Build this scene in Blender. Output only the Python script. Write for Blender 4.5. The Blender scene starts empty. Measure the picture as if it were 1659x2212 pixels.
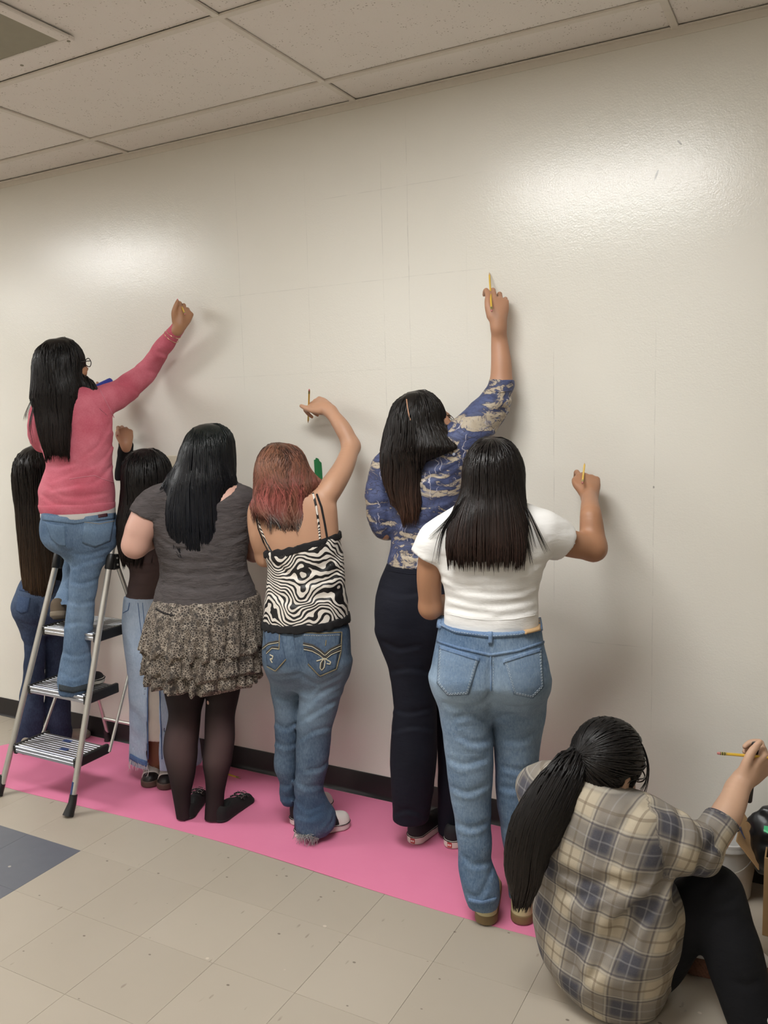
import bpy, math, random
import numpy as np
from mathutils import Vector, Matrix
from mathutils.bvhtree import BVHTree

S = bpy.context.scene
COL = S.collection
rng = np.random.default_rng(7)
random.seed(7)

# ---------------------------------------------------------------- camera
IW, IH = 1659.0, 2212.0
F, YAW, PITCH, ROLL, CD, CH = 1806.5, -0.494887, -0.119648, -0.0271559, 3.05035, 1.68203
HC = 2.9087          # ceiling height
GW = 0.2384          # narrow ceiling tile row beside the wall
GX = -1.72443        # a ceiling grid joint
FX, FY, T1 = -1.33835, 0.896363, 0.3048   # floor tile joints


def cam_axes():
    cy, sy, cp, sp = math.cos(YAW), math.sin(YAW), math.cos(PITCH), math.sin(PITCH)
    f = np.array([sy * cp, cy * cp, sp]); r = np.array([cy, -sy, 0.0]); u = np.cross(r, f)
    cr, sr = math.cos(ROLL), math.sin(ROLL)
    return cr * r + sr * u, -sr * r + cr * u, f


CR, CU, CF = cam_axes()
CO = np.array([0.0, -CD, CH])
cd = bpy.data.cameras.new('camera'); cam = bpy.data.objects.new('camera', cd); COL.objects.link(cam)
cd.sensor_fit = 'VERTICAL'; cd.sensor_height = 36.0; cd.lens = 36.0 * F / IH
cd.clip_start = 0.05
cam.matrix_world = Matrix(((CR[0], CU[0], -CF[0], CO[0]), (CR[1], CU[1], -CF[1], CO[1]),
                           (CR[2], CU[2], -CF[2], CO[2]), (0, 0, 0, 1)))
S.camera = cam

# ---------------------------------------------------------------- world, exposure
S.view_settings.view_transform = 'Standard'
S.view_settings.look = 'None'
S.view_settings.gamma = 1.0
S.view_settings.use_curve_mapping = False
S.view_settings.exposure = 0.0
w = bpy.data.worlds.new('world'); S.world = w; w.use_nodes = True
w.node_tree.nodes['Background'].inputs[0].default_value = (1, .95, .88, 1)
w.node_tree.nodes['Background'].inputs[1].default_value = 0.02
# emission of the ceiling troffers (the lamps themselves are built in troffer())
LAMP = 34.0
LAMP_COL = (.99, .995, .98)


def ray(px, py):
    d = (px - IW / 2) / F * CR - (py - IH / 2) / F * CU + CF
    return d


def at_y(px, py, y):
    d = ray(px, py); return CO + (y - CO[1]) / d[1] * d


def at_z(px, py, z=0.0):
    d = ray(px, py); return CO + (z - CO[2]) / d[2] * d


# ---------------------------------------------------------------- materials
def lin(c):
    return tuple(((x / 255) / 12.92 if x / 255 <= .04045 else ((x / 255 + .055) / 1.055) ** 2.4) for x in c)


class N:
    """small node-tree helper"""
    def __init__(s, name):
        s.m = bpy.data.materials.new(name); s.m.use_nodes = True
        s.t = s.m.node_tree; s.b = s.t.nodes['Principled BSDF']; s._tc = None

    def n(s, typ, **kw):
        x = s.t.nodes.new(typ)
        for k, v in kw.items():
            setattr(x, k, v)
        return x

    def put(s, sock, v):
        if isinstance(v, bpy.types.NodeSocket):
            s.t.links.new(v, sock)
        elif isinstance(v, (tuple, list)) and len(v) == 3 and sock.type == 'RGBA':
            sock.default_value = (*v, 1)
        else:
            sock.default_value = v

    def tc(s, k='Object'):
        if s._tc is None:
            s._tc = s.n('ShaderNodeTexCoord')
        return s._tc.outputs[k]

    def attr(s, name, vec=False):
        x = s.n('ShaderNodeAttribute'); x.attribute_name = name
        return x.outputs['Vector' if vec else 'Fac']

    def math(s, op, a, b=0.0, c=None, clamp=False):
        x = s.n('ShaderNodeMath', operation=op); x.use_clamp = clamp
        s.put(x.inputs[0], a); s.put(x.inputs[1], b)
        if c is not None: s.put(x.inputs[2], c)
        return x.outputs[0]

    def map(s, v, scale=(1, 1, 1), rot=(0, 0, 0), loc=(0, 0, 0)):
        x = s.n('ShaderNodeMapping'); s.put(x.inputs['Vector'], v)
        x.inputs['Scale'].default_value = scale; x.inputs['Rotation'].default_value = rot
        x.inputs['Location'].default_value = loc
        return x.outputs[0]

    def noise(s, v, scale=5, detail=3, rough=.5, dist=0.0, out='Fac'):
        x = s.n('ShaderNodeTexNoise'); s.put(x.inputs['Vector'], v)
        x.inputs['Scale'].default_value = scale; x.inputs['Detail'].default_value = detail
        x.inputs['Roughness'].default_value = rough; x.inputs['Distortion'].default_value = dist
        return x.outputs[out]

    def voro(s, v, scale=5, feature='F1', out='Distance', rnd=1.0):
        x = s.n('ShaderNodeTexVoronoi', feature=feature); s.put(x.inputs['Vector'], v)
        x.inputs['Scale'].default_value = scale; x.inputs['Randomness'].default_value = rnd
        return x.outputs[out]

    def ramp(s, f, stops, interp='LINEAR'):
        x = s.n('ShaderNodeValToRGB'); s.put(x.inputs[0], f)
        cr = x.color_ramp; cr.interpolation = interp
        while len(cr.elements) < len(stops): cr.elements.new(.5)
        for e, (p, c) in zip(cr.elements, stops):
            e.position = p; e.color = (*c, 1) if len(c) == 3 else c
        return x.outputs[0]

    def step(s, v, lo, hi):
        x = s.n('ShaderNodeMapRange'); x.interpolation_type = 'SMOOTHSTEP'
        s.put(x.inputs[0], v); x.inputs[1].default_value = lo; x.inputs[2].default_value = hi
        return x.outputs[0]

    def mix(s, f, a, b, blend='MIX'):
        x = s.n('ShaderNodeMix', data_type='RGBA', blend_type=blend)
        s.put(x.inputs[0], f); s.put(x.inputs[6], a); s.put(x.inputs[7], b)
        return x.outputs[2]

    def sep(s, v):
        x = s.n('ShaderNodeSeparateXYZ'); s.put(x.inputs[0], v); return x.outputs

    def comb(s, a, b, c=0.0):
        x = s.n('ShaderNodeCombineXYZ')
        for i, q in enumerate((a, b, c)): s.put(x.inputs[i], q)
        return x.outputs[0]

    def bump(s, h, strength=.3, dist=.002):
        x = s.n('ShaderNodeBump'); s.put(x.inputs['Height'], h)
        x.inputs['Strength'].default_value = strength; x.inputs['Distance'].default_value = dist
        s.t.links.new(x.outputs[0], s.b.inputs['Normal'])

    def set(s, **kw):
        for k, v in kw.items():
            s.put(s.b.inputs[k.replace('_', ' ')], v)
        return s


def plain(name, c, rough=.5, metal=0.0, bump=0.0, bscale=200, spec=.5, **kw):
    m = N(name); v = m.tc()
    f = m.noise(v, 30, 3)
    col = m.mix(f, tuple(x * .93 for x in c), tuple(min(1, x * 1.06) for x in c))
    m.set(Base_Color=col, Roughness=rough, Metallic=metal, **kw)
    m.b.inputs['Specular IOR Level'].default_value = spec
    if bump: m.bump(m.noise(v, bscale, 2), bump, .001)
    return m.m


# ---------------------------------------------------------------- object helpers
def org_of(o):
    while o is not None:
        if o.get('_org'): return [float(q) for q in o['_org']]
        o = o.parent
    return [0.0, 0.0, 0.0]


def link(o, parent=None):
    COL.objects.link(o)
    if parent is not None: o.parent = parent
    return o


def mesh_np(name, V, Fq, mat, parent=None, smooth=True, attrs=None):
    """object from numpy verts + list of index arrays (tris and/or quads); verts are world coords"""
    V = np.asarray(V, np.float32)
    if parent is not None:
        V = V - np.array(org_of(parent), np.float32)
    me = bpy.data.meshes.new(name)
    arrs = Fq if isinstance(Fq, list) else [Fq]
    arrs = [np.asarray(a, np.int32) for a in arrs if len(a)]
    nl = sum(a.size for a in arrs); nf = sum(len(a) for a in arrs)
    me.vertices.add(len(V)); me.vertices.foreach_set('co', V.ravel())
    me.loops.add(nl); me.loops.foreach_set('vertex_index', np.concatenate([a.ravel() for a in arrs]))
    me.polygons.add(nf)
    tot = np.concatenate([np.full(len(a), a.shape[1], np.int32) for a in arrs])
    st = np.concatenate([[0], np.cumsum(tot)[:-1]]).astype(np.int32)
    me.polygons.foreach_set('loop_start', st)
    if smooth: me.polygons.foreach_set('use_smooth', np.ones(nf, bool))
    me.update(calc_edges=True); me.validate()
    if attrs:
        for k, a in attrs.items():
            a = np.asarray(a, np.float32)
            at = me.attributes.new(k, 'FLOAT' if a.ndim == 1 else 'FLOAT_VECTOR', 'POINT')
            at.data.foreach_set('value' if a.ndim == 1 else 'vector', a.ravel())
    if mat: me.materials.append(mat)
    return link(bpy.data.objects.new(name, me), parent)


def thing(name, label, cat, loc, group=None):
    o = bpy.data.objects.new(name, None); COL.objects.link(o)
    o.location = loc; o.empty_display_size = .05
    o['label'] = label; o['category'] = cat; o['_org'] = [float(x) for x in loc]
    if group: o['group'] = group
    return o


def tag(o, label, cat, group=None):
    o['label'] = label; o['category'] = cat
    if group: o['group'] = group
    return o


class MB:
    """collects simple solids into one mesh (world coords)"""
    def __init__(s): s.v = []; s.f = []

    def add(s, V, Fs):
        o = len(s.v); s.v += [tuple(map(float, x)) for x in V]; s.f += [tuple(i + o for i in f) for f in Fs]

    def box(s, lo, hi, M=None, bev=0.0):
        (x0, y0, z0), (x1, y1, z1) = lo, hi
        b = min(bev, (x1 - x0) / 3, (y1 - y0) / 3, (z1 - z0) / 3) if bev else 0
        if not b:
            V = [(x, y, z) for x in (x0, x1) for y in (y0, y1) for z in (z0, z1)]
            Fs = [(0, 1, 3, 2), (4, 6, 7, 5), (0, 4, 5, 1), (2, 3, 7, 6), (0, 2, 6, 4), (1, 5, 7, 3)]
        else:
            V = []; Fs = []
            for ix, x in ((0, x0), (1, x1)):
                for iy, y in ((0, y0), (1, y1)):
                    for iz, z in ((0, z0), (1, z1)):
                        sx, sy, sz = (b if ix == 0 else -b), (b if iy == 0 else -b), (b if iz == 0 else -b)
                        V += [(x, y + sy, z + sz), (x + sx, y, z + sz), (x + sx, y + sy, z)]
            I = lambda ix, iy, iz, k: (ix * 4 + iy * 2 + iz) * 3 + k
            for q in (0, 1):
                c = [(0, 0), (0, 1), (1, 1), (1, 0)]
                for k, fn in ((0, lambda a, b_: I(q, a, b_, 0)), (1, lambda a, b_: I(a, q, b_, 1)), (2, lambda a, b_: I(a, b_, q, 2))):
                    f = [fn(*t) for t in c]
                    flip = (k == 0 and q == 1) or (k == 1 and q == 0) or (k == 2 and q == 1)
                    Fs.append(tuple(f[::-1] if flip else f))
            for a in (0, 1):
                for c in (0, 1):
                    Fs.append((I(a, c, 0, 0), I(a, c, 0, 1), I(a, c, 1, 1), I(a, c, 1, 0)))
                    Fs.append((I(a, 0, c, 0), I(a, 0, c, 2), I(a, 1, c, 2), I(a, 1, c, 0)))
                    Fs.append((I(0, a, c, 1), I(0, a, c, 2), I(1, a, c, 2), I(1, a, c, 1)))
            for ix in (0, 1):
                for iy in (0, 1):
                    for iz in (0, 1): Fs.append(tuple(I(ix, iy, iz, k) for k in range(3)))
        if M is not None: V = [M @ Vector(v) for v in V]
        s.add(V, Fs); return s

    def tube(s, pts, r, n=12, cap=True, closed=False):
        pts = [np.asarray(p, float) for p in pts]; m = len(pts)
        rr = r if hasattr(r, '__len__') else [r] * m
        V = []; Fs = []; ref = None
        for i, p in enumerate(pts):
            if closed: t = pts[(i + 1) % m] - pts[i - 1]
            else: t = pts[min(i + 1, m - 1)] - pts[max(i - 1, 0)]
            t = t / (np.linalg.norm(t) + 1e-12)
            if ref is None:
                ref = np.array([0, 0, 1.0]) if abs(t[2]) < .9 else np.array([1.0, 0, 0])
            a = ref - t * (ref @ t); a /= np.linalg.norm(a); b = np.cross(t, a); ref = a
            for k in range(n):
                q = 2 * math.pi * k / n
                V.append(p + rr[i] * (math.cos(q) * a + math.sin(q) * b))
        for i in range(m if closed else m - 1):
            j = (i + 1) % m
            for k in range(n):
                l = (k + 1) % n
                Fs.append((i * n + k, i * n + l, j * n + l, j * n + k))
        if cap and not closed:
            Fs.append(tuple(range(n - 1, -1, -1))); Fs.append(tuple((m - 1) * n + k for k in range(n)))
        s.add(V, Fs); return s

    def lathe(s, prof, c, ax=(0, 0, 1), n=24, cap=True):
        ax = np.array(ax, float); ax /= np.linalg.norm(ax)
        pts = [np.array(c, float) + ax * h for _, h in prof]
        ref = np.array([1.0, 0, 0]) if abs(ax[0]) < .8 else np.array([0, 1.0, 0])
        a = ref - ax * (ref @ ax); a /= np.linalg.norm(a); b = np.cross(ax, a)
        V = []; Fs = []
        for (r, h), p in zip(prof, pts):
            for k in range(n):
                q = 2 * math.pi * k / n; V.append(p + r * (math.cos(q) * a + math.sin(q) * b))
        for i in range(len(prof) - 1):
            for k in range(n):
                l = (k + 1) % n; Fs.append((i * n + k, i * n + l, (i + 1) * n + l, (i + 1) * n + k))
        if cap:
            Fs.append(tuple(range(n - 1, -1, -1))); Fs.append(tuple((len(prof) - 1) * n + k for k in range(n)))
        s.add(V, Fs); return s

    def build(s, name, mat, parent=None, smooth=None):
        me = bpy.data.meshes.new(name)
        org = Vector(org_of(parent))
        me.from_pydata([Vector(v) - org for v in s.v], [], s.f)
        me.materials.append(mat)
        if smooth is not None:
            me.polygons.foreach_set('use_smooth', [True] * len(me.polygons))
            try: me.set_sharp_from_angle(angle=math.radians(smooth))
            except Exception: pass
        me.update()
        return link(bpy.data.objects.new(name, me), parent)


# ---------------------------------------------------------------- signed distance modelling
def smin(a, b, k):
    if k <= 0: return np.minimum(a, b)
    h = np.maximum(k - np.abs(a - b), 0) / k
    return np.minimum(a, b) - h * h * k * .25


def pchip(x, y, xi):
    x = np.asarray(x, float); y = np.asarray(y, float)
    h = np.diff(x); dl = np.diff(y) / h; n = len(x); d = np.zeros(n)
    if n == 2: d[:] = dl[0]
    else:
        for i in range(1, n - 1):
            if dl[i - 1] * dl[i] > 0:
                w1 = 2 * h[i] + h[i - 1]; w2 = h[i] + 2 * h[i - 1]
                d[i] = (w1 + w2) / (w1 / dl[i - 1] + w2 / dl[i])
        d[0] = dl[0]; d[-1] = dl[-1]
    i = np.clip(np.searchsorted(x, xi) - 1, 0, n - 2)
    t = np.clip((xi - x[i]) / h[i], 0, 1); t2 = t * t; t3 = t2 * t
    return (2 * t3 - 3 * t2 + 1) * y[i] + (t3 - 2 * t2 + t) * h[i] * d[i] + (-2 * t3 + 3 * t2) * y[i + 1] + (t3 - t2) * h[i] * d[i + 1]


_tab = {}


def vnoise(x, y, z, seed=0):
    """value noise 0..1"""
    if seed not in _tab: _tab[seed] = np.random.default_rng(seed + 100).random(4096).astype(np.float32)
    T = _tab[seed]
    xi = np.floor(x).astype(np.int64); yi = np.floor(y).astype(np.int64); zi = np.floor(z).astype(np.int64)
    fx, fy, fz = x - xi, y - yi, z - zi
    fx = fx * fx * (3 - 2 * fx); fy = fy * fy * (3 - 2 * fy); fz = fz * fz * (3 - 2 * fz)
    H = lambda a, b, c: T[((a * 73856093) ^ (b * 19349663) ^ (c * 83492791)) & 4095]
    r = 0
    for dx in (0, 1):
        for dy in (0, 1):
            for dz in (0, 1):
                r = r + H(xi + dx, yi + dy, zi + dz) * (fx if dx else 1 - fx) * (fy if dy else 1 - fy) * (fz if dz else 1 - fz)
    return r


def smooth_path(P, R, n):
    P = np.asarray(P, float); R = np.asarray(R, float)
    s = np.concatenate([[0], np.cumsum(np.linalg.norm(np.diff(P, axis=0), axis=1))])
    si = np.linspace(0, s[-1], n)
    if len(P) == 2:
        return np.stack([np.interp(si, s, P[:, i]) for i in range(3)], 1), np.interp(si, s, R)
    # catmull-rom
    out = []
    for q in si:
        i = int(np.clip(np.searchsorted(s, q) - 1, 0, len(P) - 2)); t = (q - s[i]) / (s[i + 1] - s[i])
        m0 = (P[i + 1] - P[max(i - 1, 0)]) / (s[i + 1] - s[max(i - 1, 0)]) * (s[i + 1] - s[i])
        m1 = (P[min(i + 2, len(P) - 1)] - P[i]) / (s[min(i + 2, len(P) - 1)] - s[i]) * (s[i + 1] - s[i])
        t2, t3 = t * t, t * t * t
        out.append((2 * t3 - 3 * t2 + 1) * P[i] + (t3 - 2 * t2 + t) * m0 + (-2 * t3 + 3 * t2) * P[i + 1] + (t3 - t2) * m1)
    return np.array(out), pchip(s, R, si)


class G:
    """signed distance field on a (possibly non-uniform) rectilinear grid"""
    def __init__(s, lo, hi, h=.006, fine=()):
        s.ax = []
        for i in range(3):
            br = [(a[i], b[i], hh) for a, b, hh in fine]
            x = lo[i]; out = [x]
            while x < hi[i]:
                st = h
                for a, b, hh in br:
                    if a - h <= x < b: st = min(st, hh)
                x += st; out.append(x)
            s.ax.append(np.array(out, np.float32))
        s.F = np.full([len(a) for a in s.ax], .3, np.float32)

    def reg(s, lo, hi):
        sl = []
        for i in range(3):
            a = max(int(np.searchsorted(s.ax[i], lo[i])) - 1, 0); b = min(int(np.searchsorted(s.ax[i], hi[i])) + 1, len(s.ax[i]))
            if b <= a: return None, None
            sl.append(slice(a, b))
        X = s.ax[0][sl[0]][:, None, None]; Y = s.ax[1][sl[1]][None, :, None]; Z = s.ax[2][sl[2]][None, None, :]
        return tuple(sl), (X, Y, Z)

    def put(s, fn, lo, hi, k=.01, op='u', pad=.03):
        p = pad + k
        sl, c = s.reg(np.asarray(lo) - p, np.asarray(hi) + p)
        if sl is None: return s
        d = fn(*c)
        A = s.F[sl]
        if op == 'u': s.F[sl] = smin(A, d, k)
        elif op == 's': s.F[sl] = -smin(-A, d, k)
        elif op == 'i': s.F[sl] = -smin(-A, -d, k)
        return s

    def chain(s, P, R, n=0, k=.01, op='u', flat=None, cut=None, off=0.0, raw=False):
        """tapered tube through points; flat=(direction, factor) squashes it along a direction; cut=[(point, normal)..] trims ends"""
        P = np.asarray(P, float); R = np.asarray(R, float) if hasattr(R, '__len__') else np.full(len(P), R)
        R = R + off
        if n: P, R = smooth_path(P, R, n)
        if flat is not None:
            fd = np.asarray(flat[0], float); fd /= np.linalg.norm(fd); g = 1 / flat[1] - 1
            P2 = P + np.outer(P @ fd, fd) * g
        else: P2 = P
        m = R.max() * 1.05

        def fn(X, Y, Z):
            if flat is not None:
                q = (X * fd[0] + Y * fd[1] + Z * fd[2]) * g
                x, y, z = X + q * fd[0], Y + q * fd[1], Z + q * fd[2]
            else: x, y, z = X, Y, Z
            best = None
            for i in range(len(P2) - 1):
                a = P2[i]; ab = P2[i + 1] - a; L2 = ab @ ab + 1e-12
                t = np.clip(((x - a[0]) * ab[0] + (y - a[1]) * ab[1] + (z - a[2]) * ab[2]) / L2, 0, 1)
                d = np.sqrt((x - a[0] - t * ab[0]) ** 2 + (y - a[1] - t * ab[1]) ** 2 + (z - a[2] - t * ab[2]) ** 2) - (R[i] + (R[i + 1] - R[i]) * t)
                best = d if best is None else np.minimum(best, d)
            if flat is not None: best = best * min(1, (flat[1] + 1) / 2)
            if cut:
                for cp, cn in cut:
                    cn = np.asarray(cn, float); cn = cn / np.linalg.norm(cn)
                    best = np.maximum(best, (X - cp[0]) * cn[0] + (Y - cp[1]) * cn[1] + (Z - cp[2]) * cn[2])
            return best
        return s.put(fn, P.min(0) - m, P.max(0) + m, k, op)

    def ell(s, c, r, Rm=None, k=.01, op='u'):
        c = np.asarray(c, float); r = np.asarray(r, float)
        Rm = np.eye(3) if Rm is None else np.asarray(Rm)   # rows = local axes

        def fn(X, Y, Z):
            x, y, z = X - c[0], Y - c[1], Z - c[2]
            u = [Rm[i, 0] * x + Rm[i, 1] * y + Rm[i, 2] * z for i in range(3)]
            k0 = np.sqrt(sum((u[i] / r[i]) ** 2 for i in range(3))); k1 = np.sqrt(sum((u[i] / r[i] ** 2) ** 2 for i in range(3))) + 1e-9
            return k0 * (k0 - 1) / k1
        e = np.sqrt(((Rm.T * r) ** 2).sum(1))
        return s.put(fn, c - e, c + e, k, op)

    def loft(s, rows, yaw=0.0, k=.01, op='u', off=0.0, zlim=None, rnd=0.0, wave=None, tilt=None):
        """rows: arrays z,cx,cy,a,b -> elliptical sections stacked along z.  wave(theta, Z)-> radial offset"""
        z, cx, cy, a, b = [np.asarray(q, float) for q in rows]
        o = np.argsort(z); z, cx, cy, a, b = z[o], cx[o], cy[o], a[o] + off, b[o] + off
        z0, z1 = (z[0], z[-1]) if zlim is None else zlim
        if z1 > 8: z1 = z[-1]
        m = max(a.max(), b.max()) + .02
        lo = (cx.min() - m, cy.min() - m, z0); hi = (cx.max() + m, cy.max() + m, z1)
        c_, s_ = math.cos(yaw), math.sin(yaw)

        def fn(X, Y, Z):
            zz = np.clip(Z.ravel(), z[0], z[-1]).astype(float)
            I = lambda q: pchip(z, q, zz)[None, None, :].astype(np.float32)
            CX, CY, A, B = I(cx), I(cy), I(a), I(b)
            dx, dy = X - CX, Y - CY
            u = dx * c_ + dy * s_; v = -dx * s_ + dy * c_
            k0 = np.sqrt((u / A) ** 2 + (v / B) ** 2); k1 = np.sqrt((u / A ** 2) ** 2 + (v / B ** 2) ** 2) + 1e-6
            d = k0 * (k0 - 1) / k1
            d = np.where(k0 < .05, -np.minimum(A, B), d)
            if wave is not None: d = d - wave(np.arctan2(v / B, u / A), Z)
            if tilt is not None:
                e0 = tilt[0](X, Y, Z); e1 = tilt[1](X, Y, Z)
                e = np.maximum(e0, e1)
            else:
                e = np.maximum(Z - z1, z0 - Z)
            return -smin(-d, -e, rnd) if rnd else np.maximum(d, e)
        return s.put(fn, lo, hi, k, op)

    def disp(s, fn, band=.03):
        i = np.nonzero(np.abs(s.F) < band)
        s.F[i] -= fn(s.ax[0][i[0]], s.ax[1][i[1]], s.ax[2][i[2]]).astype(np.float32)
        return s

    def cutplane(s, p, n):
        n = np.asarray(n, float) / np.linalg.norm(n)
        X, Y, Z = s.ax[0][:, None, None], s.ax[1][None, :, None], s.ax[2][None, None, :]
        s.F = np.maximum(s.F, ((X - p[0]) * n[0] + (Y - p[1]) * n[1] + (Z - p[2]) * n[2]).astype(np.float32)); return s

    def sample(s, P, grad=False):
        P = np.asarray(P)
        idx = []; fr = []; hs = []
        for i in range(3):
            a = s.ax[i]; j = np.clip(np.searchsorted(a, P[:, i]) - 1, 0, len(a) - 2)
            idx.append(j); hs.append(a[j + 1] - a[j]); fr.append(np.clip((P[:, i] - a[j]) / (a[j + 1] - a[j]), 0, 1))
        C = {}
        for dx in (0, 1):
            for dy in (0, 1):
                for dz in (0, 1): C[dx, dy, dz] = s.F[idx[0] + dx, idx[1] + dy, idx[2] + dz]
        fx, fy, fz = fr
        L = lambda a, b, t: a + (b - a) * t
        v = L(L(L(C[0, 0, 0], C[1, 0, 0], fx), L(C[0, 1, 0], C[1, 1, 0], fx), fy), L(L(C[0, 0, 1], C[1, 0, 1], fx), L(C[0, 1, 1], C[1, 1, 1], fx), fy), fz)
        return v

    def grad(s, P, e=.006):
        g = np.stack([s.sample(P + d) - s.sample(P - d) for d in np.eye(3) * e], 1)
        return g / (np.linalg.norm(g, axis=1, keepdims=True) + 1e-9)

    def hit(s, px, py, t0=1.0, t1=7.0):
        """first surface point along the view ray through a photo pixel (used to lay seams, pockets and folds on cloth)"""
        d = ray(px, py); t = np.linspace(t0, t1, 3000)
        P = CO + t[:, None] * d
        ok = np.all([(P[:, i] > s.ax[i][0]) & (P[:, i] < s.ax[i][-1]) for i in range(3)], axis=0)
        P = P[ok]
        if len(P) == 0: return None
        v = s.sample(P)
        j = np.nonzero(v < 0)[0]
        if len(j) == 0:
            j = int(np.argmin(v)); return P[j]
        j = j[0]
        if j == 0: return P[0]
        a = v[j - 1] / (v[j - 1] - v[j] + 1e-9)
        return P[j - 1] + a * (P[j] - P[j - 1])

    def crease(s, pts, r=.006, depth=.5, k=.018, op='s'):
        """fold line through photo pixels; op 's' = groove, 'u' = ridge"""
        q = np.array([p[:2] for p in pts], float); c = np.concatenate([[0], np.cumsum(np.linalg.norm(np.diff(q, axis=0), axis=1))])
        m = max(5, int(c[-1] / 4.5)); tt = np.linspace(0, c[-1], m)
        qs = smooth_path(np.c_[q, np.zeros(len(q))], np.ones(len(q)), m)[0] if len(q) > 2 else np.stack([np.interp(tt, c, q[:, k]) for k in range(2)], 1)
        P = [s.hit(*p[:2]) for p in qs]; P = [p for p in P if p is not None]
        if len(P) < 3: return s
        P = np.array(P)
        ok = np.abs(s.sample(P)) < .006; P = P[ok]
        if len(P) < 3: return s
        u = np.linspace(0, 1, len(P)); R = r * np.clip(np.minimum(u, 1 - u) * 5 + .25, 0, 1)
        n = s.grad(P)
        P = P + n * ((R * (1.15 - depth))[:, None] if op == 's' else (-R * .82)[:, None])
        return s.chain(P, R, n=0, k=k * .6 if op == 's' else .009, op=op)

    def mesh(s):
        Fv = s.F
        ins = Fv < 0
        nx, ny, nz = Fv.shape
        c = np.zeros((nx - 1, ny - 1, nz - 1), np.int8)
        for dx in (0, 1):
            for dy in (0, 1):
                for dz in (0, 1): c += ins[dx:nx - 1 + dx, dy:ny - 1 + dy, dz:nz - 1 + dz]
        act = np.nonzero((c > 0) & (c < 8)); n = len(act[0])
        vid = np.full(c.shape, -1, np.int32); vid[act] = np.arange(n)
        val = {}; I, J, K = act
        for dx in (0, 1):
            for dy in (0, 1):
                for dz in (0, 1): val[dx, dy, dz] = Fv[I + dx, J + dy, K + dz]
        acc = np.zeros((n, 3), np.float32); cnt = np.zeros(n, np.float32)
        cs = list(val)
        for a in cs:
            for ax in range(3):
                if a[ax] == 0:
                    b = list(a); b[ax] = 1; b = tuple(b)
                    va, vb = val[a], val[b]; m = (va < 0) != (vb < 0)
                    t = np.where(m, va / np.where(m, va - vb, 1), 0)
                    p = np.zeros((n, 3), np.float32)
                    for q in range(3): p[:, q] = a[q]
                    p[:, ax] = t
                    acc[m] += p[m]; cnt[m] += 1
        acc /= cnt[:, None]
        V = np.empty((n, 3), np.float32)
        for q, ii in enumerate((I, J, K)):
            a = s.ax[q]; V[:, q] = a[ii] + acc[:, q] * (a[ii + 1] - a[ii])
        Q = []
        for ax in range(3):
            lo = [slice(None)] * 3; hi = [slice(None)] * 3
            lo[ax] = slice(0, -1); hi[ax] = slice(1, None)
            A = ins[tuple(lo)]; B = ins[tuple(hi)]
            x = np.nonzero(A != B); x = [q.copy() for q in x]
            o = [q for q in range(3) if q != ax]
            ok = (x[o[0]] > 0) & (x[o[1]] > 0) & (x[o[0]] < Fv.shape[o[0]] - 1) & (x[o[1]] < Fv.shape[o[1]] - 1)
            x = [q[ok] for q in x]
            fl = A[tuple(x)]

            def vi(d0, d1):
                y = list(x); y[o[0]] = y[o[0]] - d0; y[o[1]] = y[o[1]] - d1
                return vid[tuple(y)]
            q = np.stack([vi(1, 1), vi(0, 1), vi(0, 0), vi(1, 0)], 1)
            if ax == 1: fl = ~fl
            q[~fl] = q[~fl][:, ::-1]
            Q.append(q)
        return V, np.concatenate(Q)

    def build(s, name, mat, parent, attrs=None, label=None, relax=2):
        V, Q = s.mesh()
        if name == 'body': relax = 1
        for _ in range(relax):
            A = np.zeros_like(V); C = np.zeros(len(V), np.float32)
            for k in range(4):
                a, b = Q[:, k], Q[:, (k + 1) % 4]
                for q in range(3): A[:, q] += np.bincount(a, V[b, q], len(V)) + np.bincount(b, V[a, q], len(V))
                C += np.bincount(a, minlength=len(V)) + np.bincount(b, minlength=len(V))
            V = V + .45 * (A / np.maximum(C, 1)[:, None] - V)
        at = attrs(V) if attrs else None
        o = mesh_np(name, V, Q, mat, parent, attrs=at)
        if label: o['label'] = label
        return o
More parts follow.
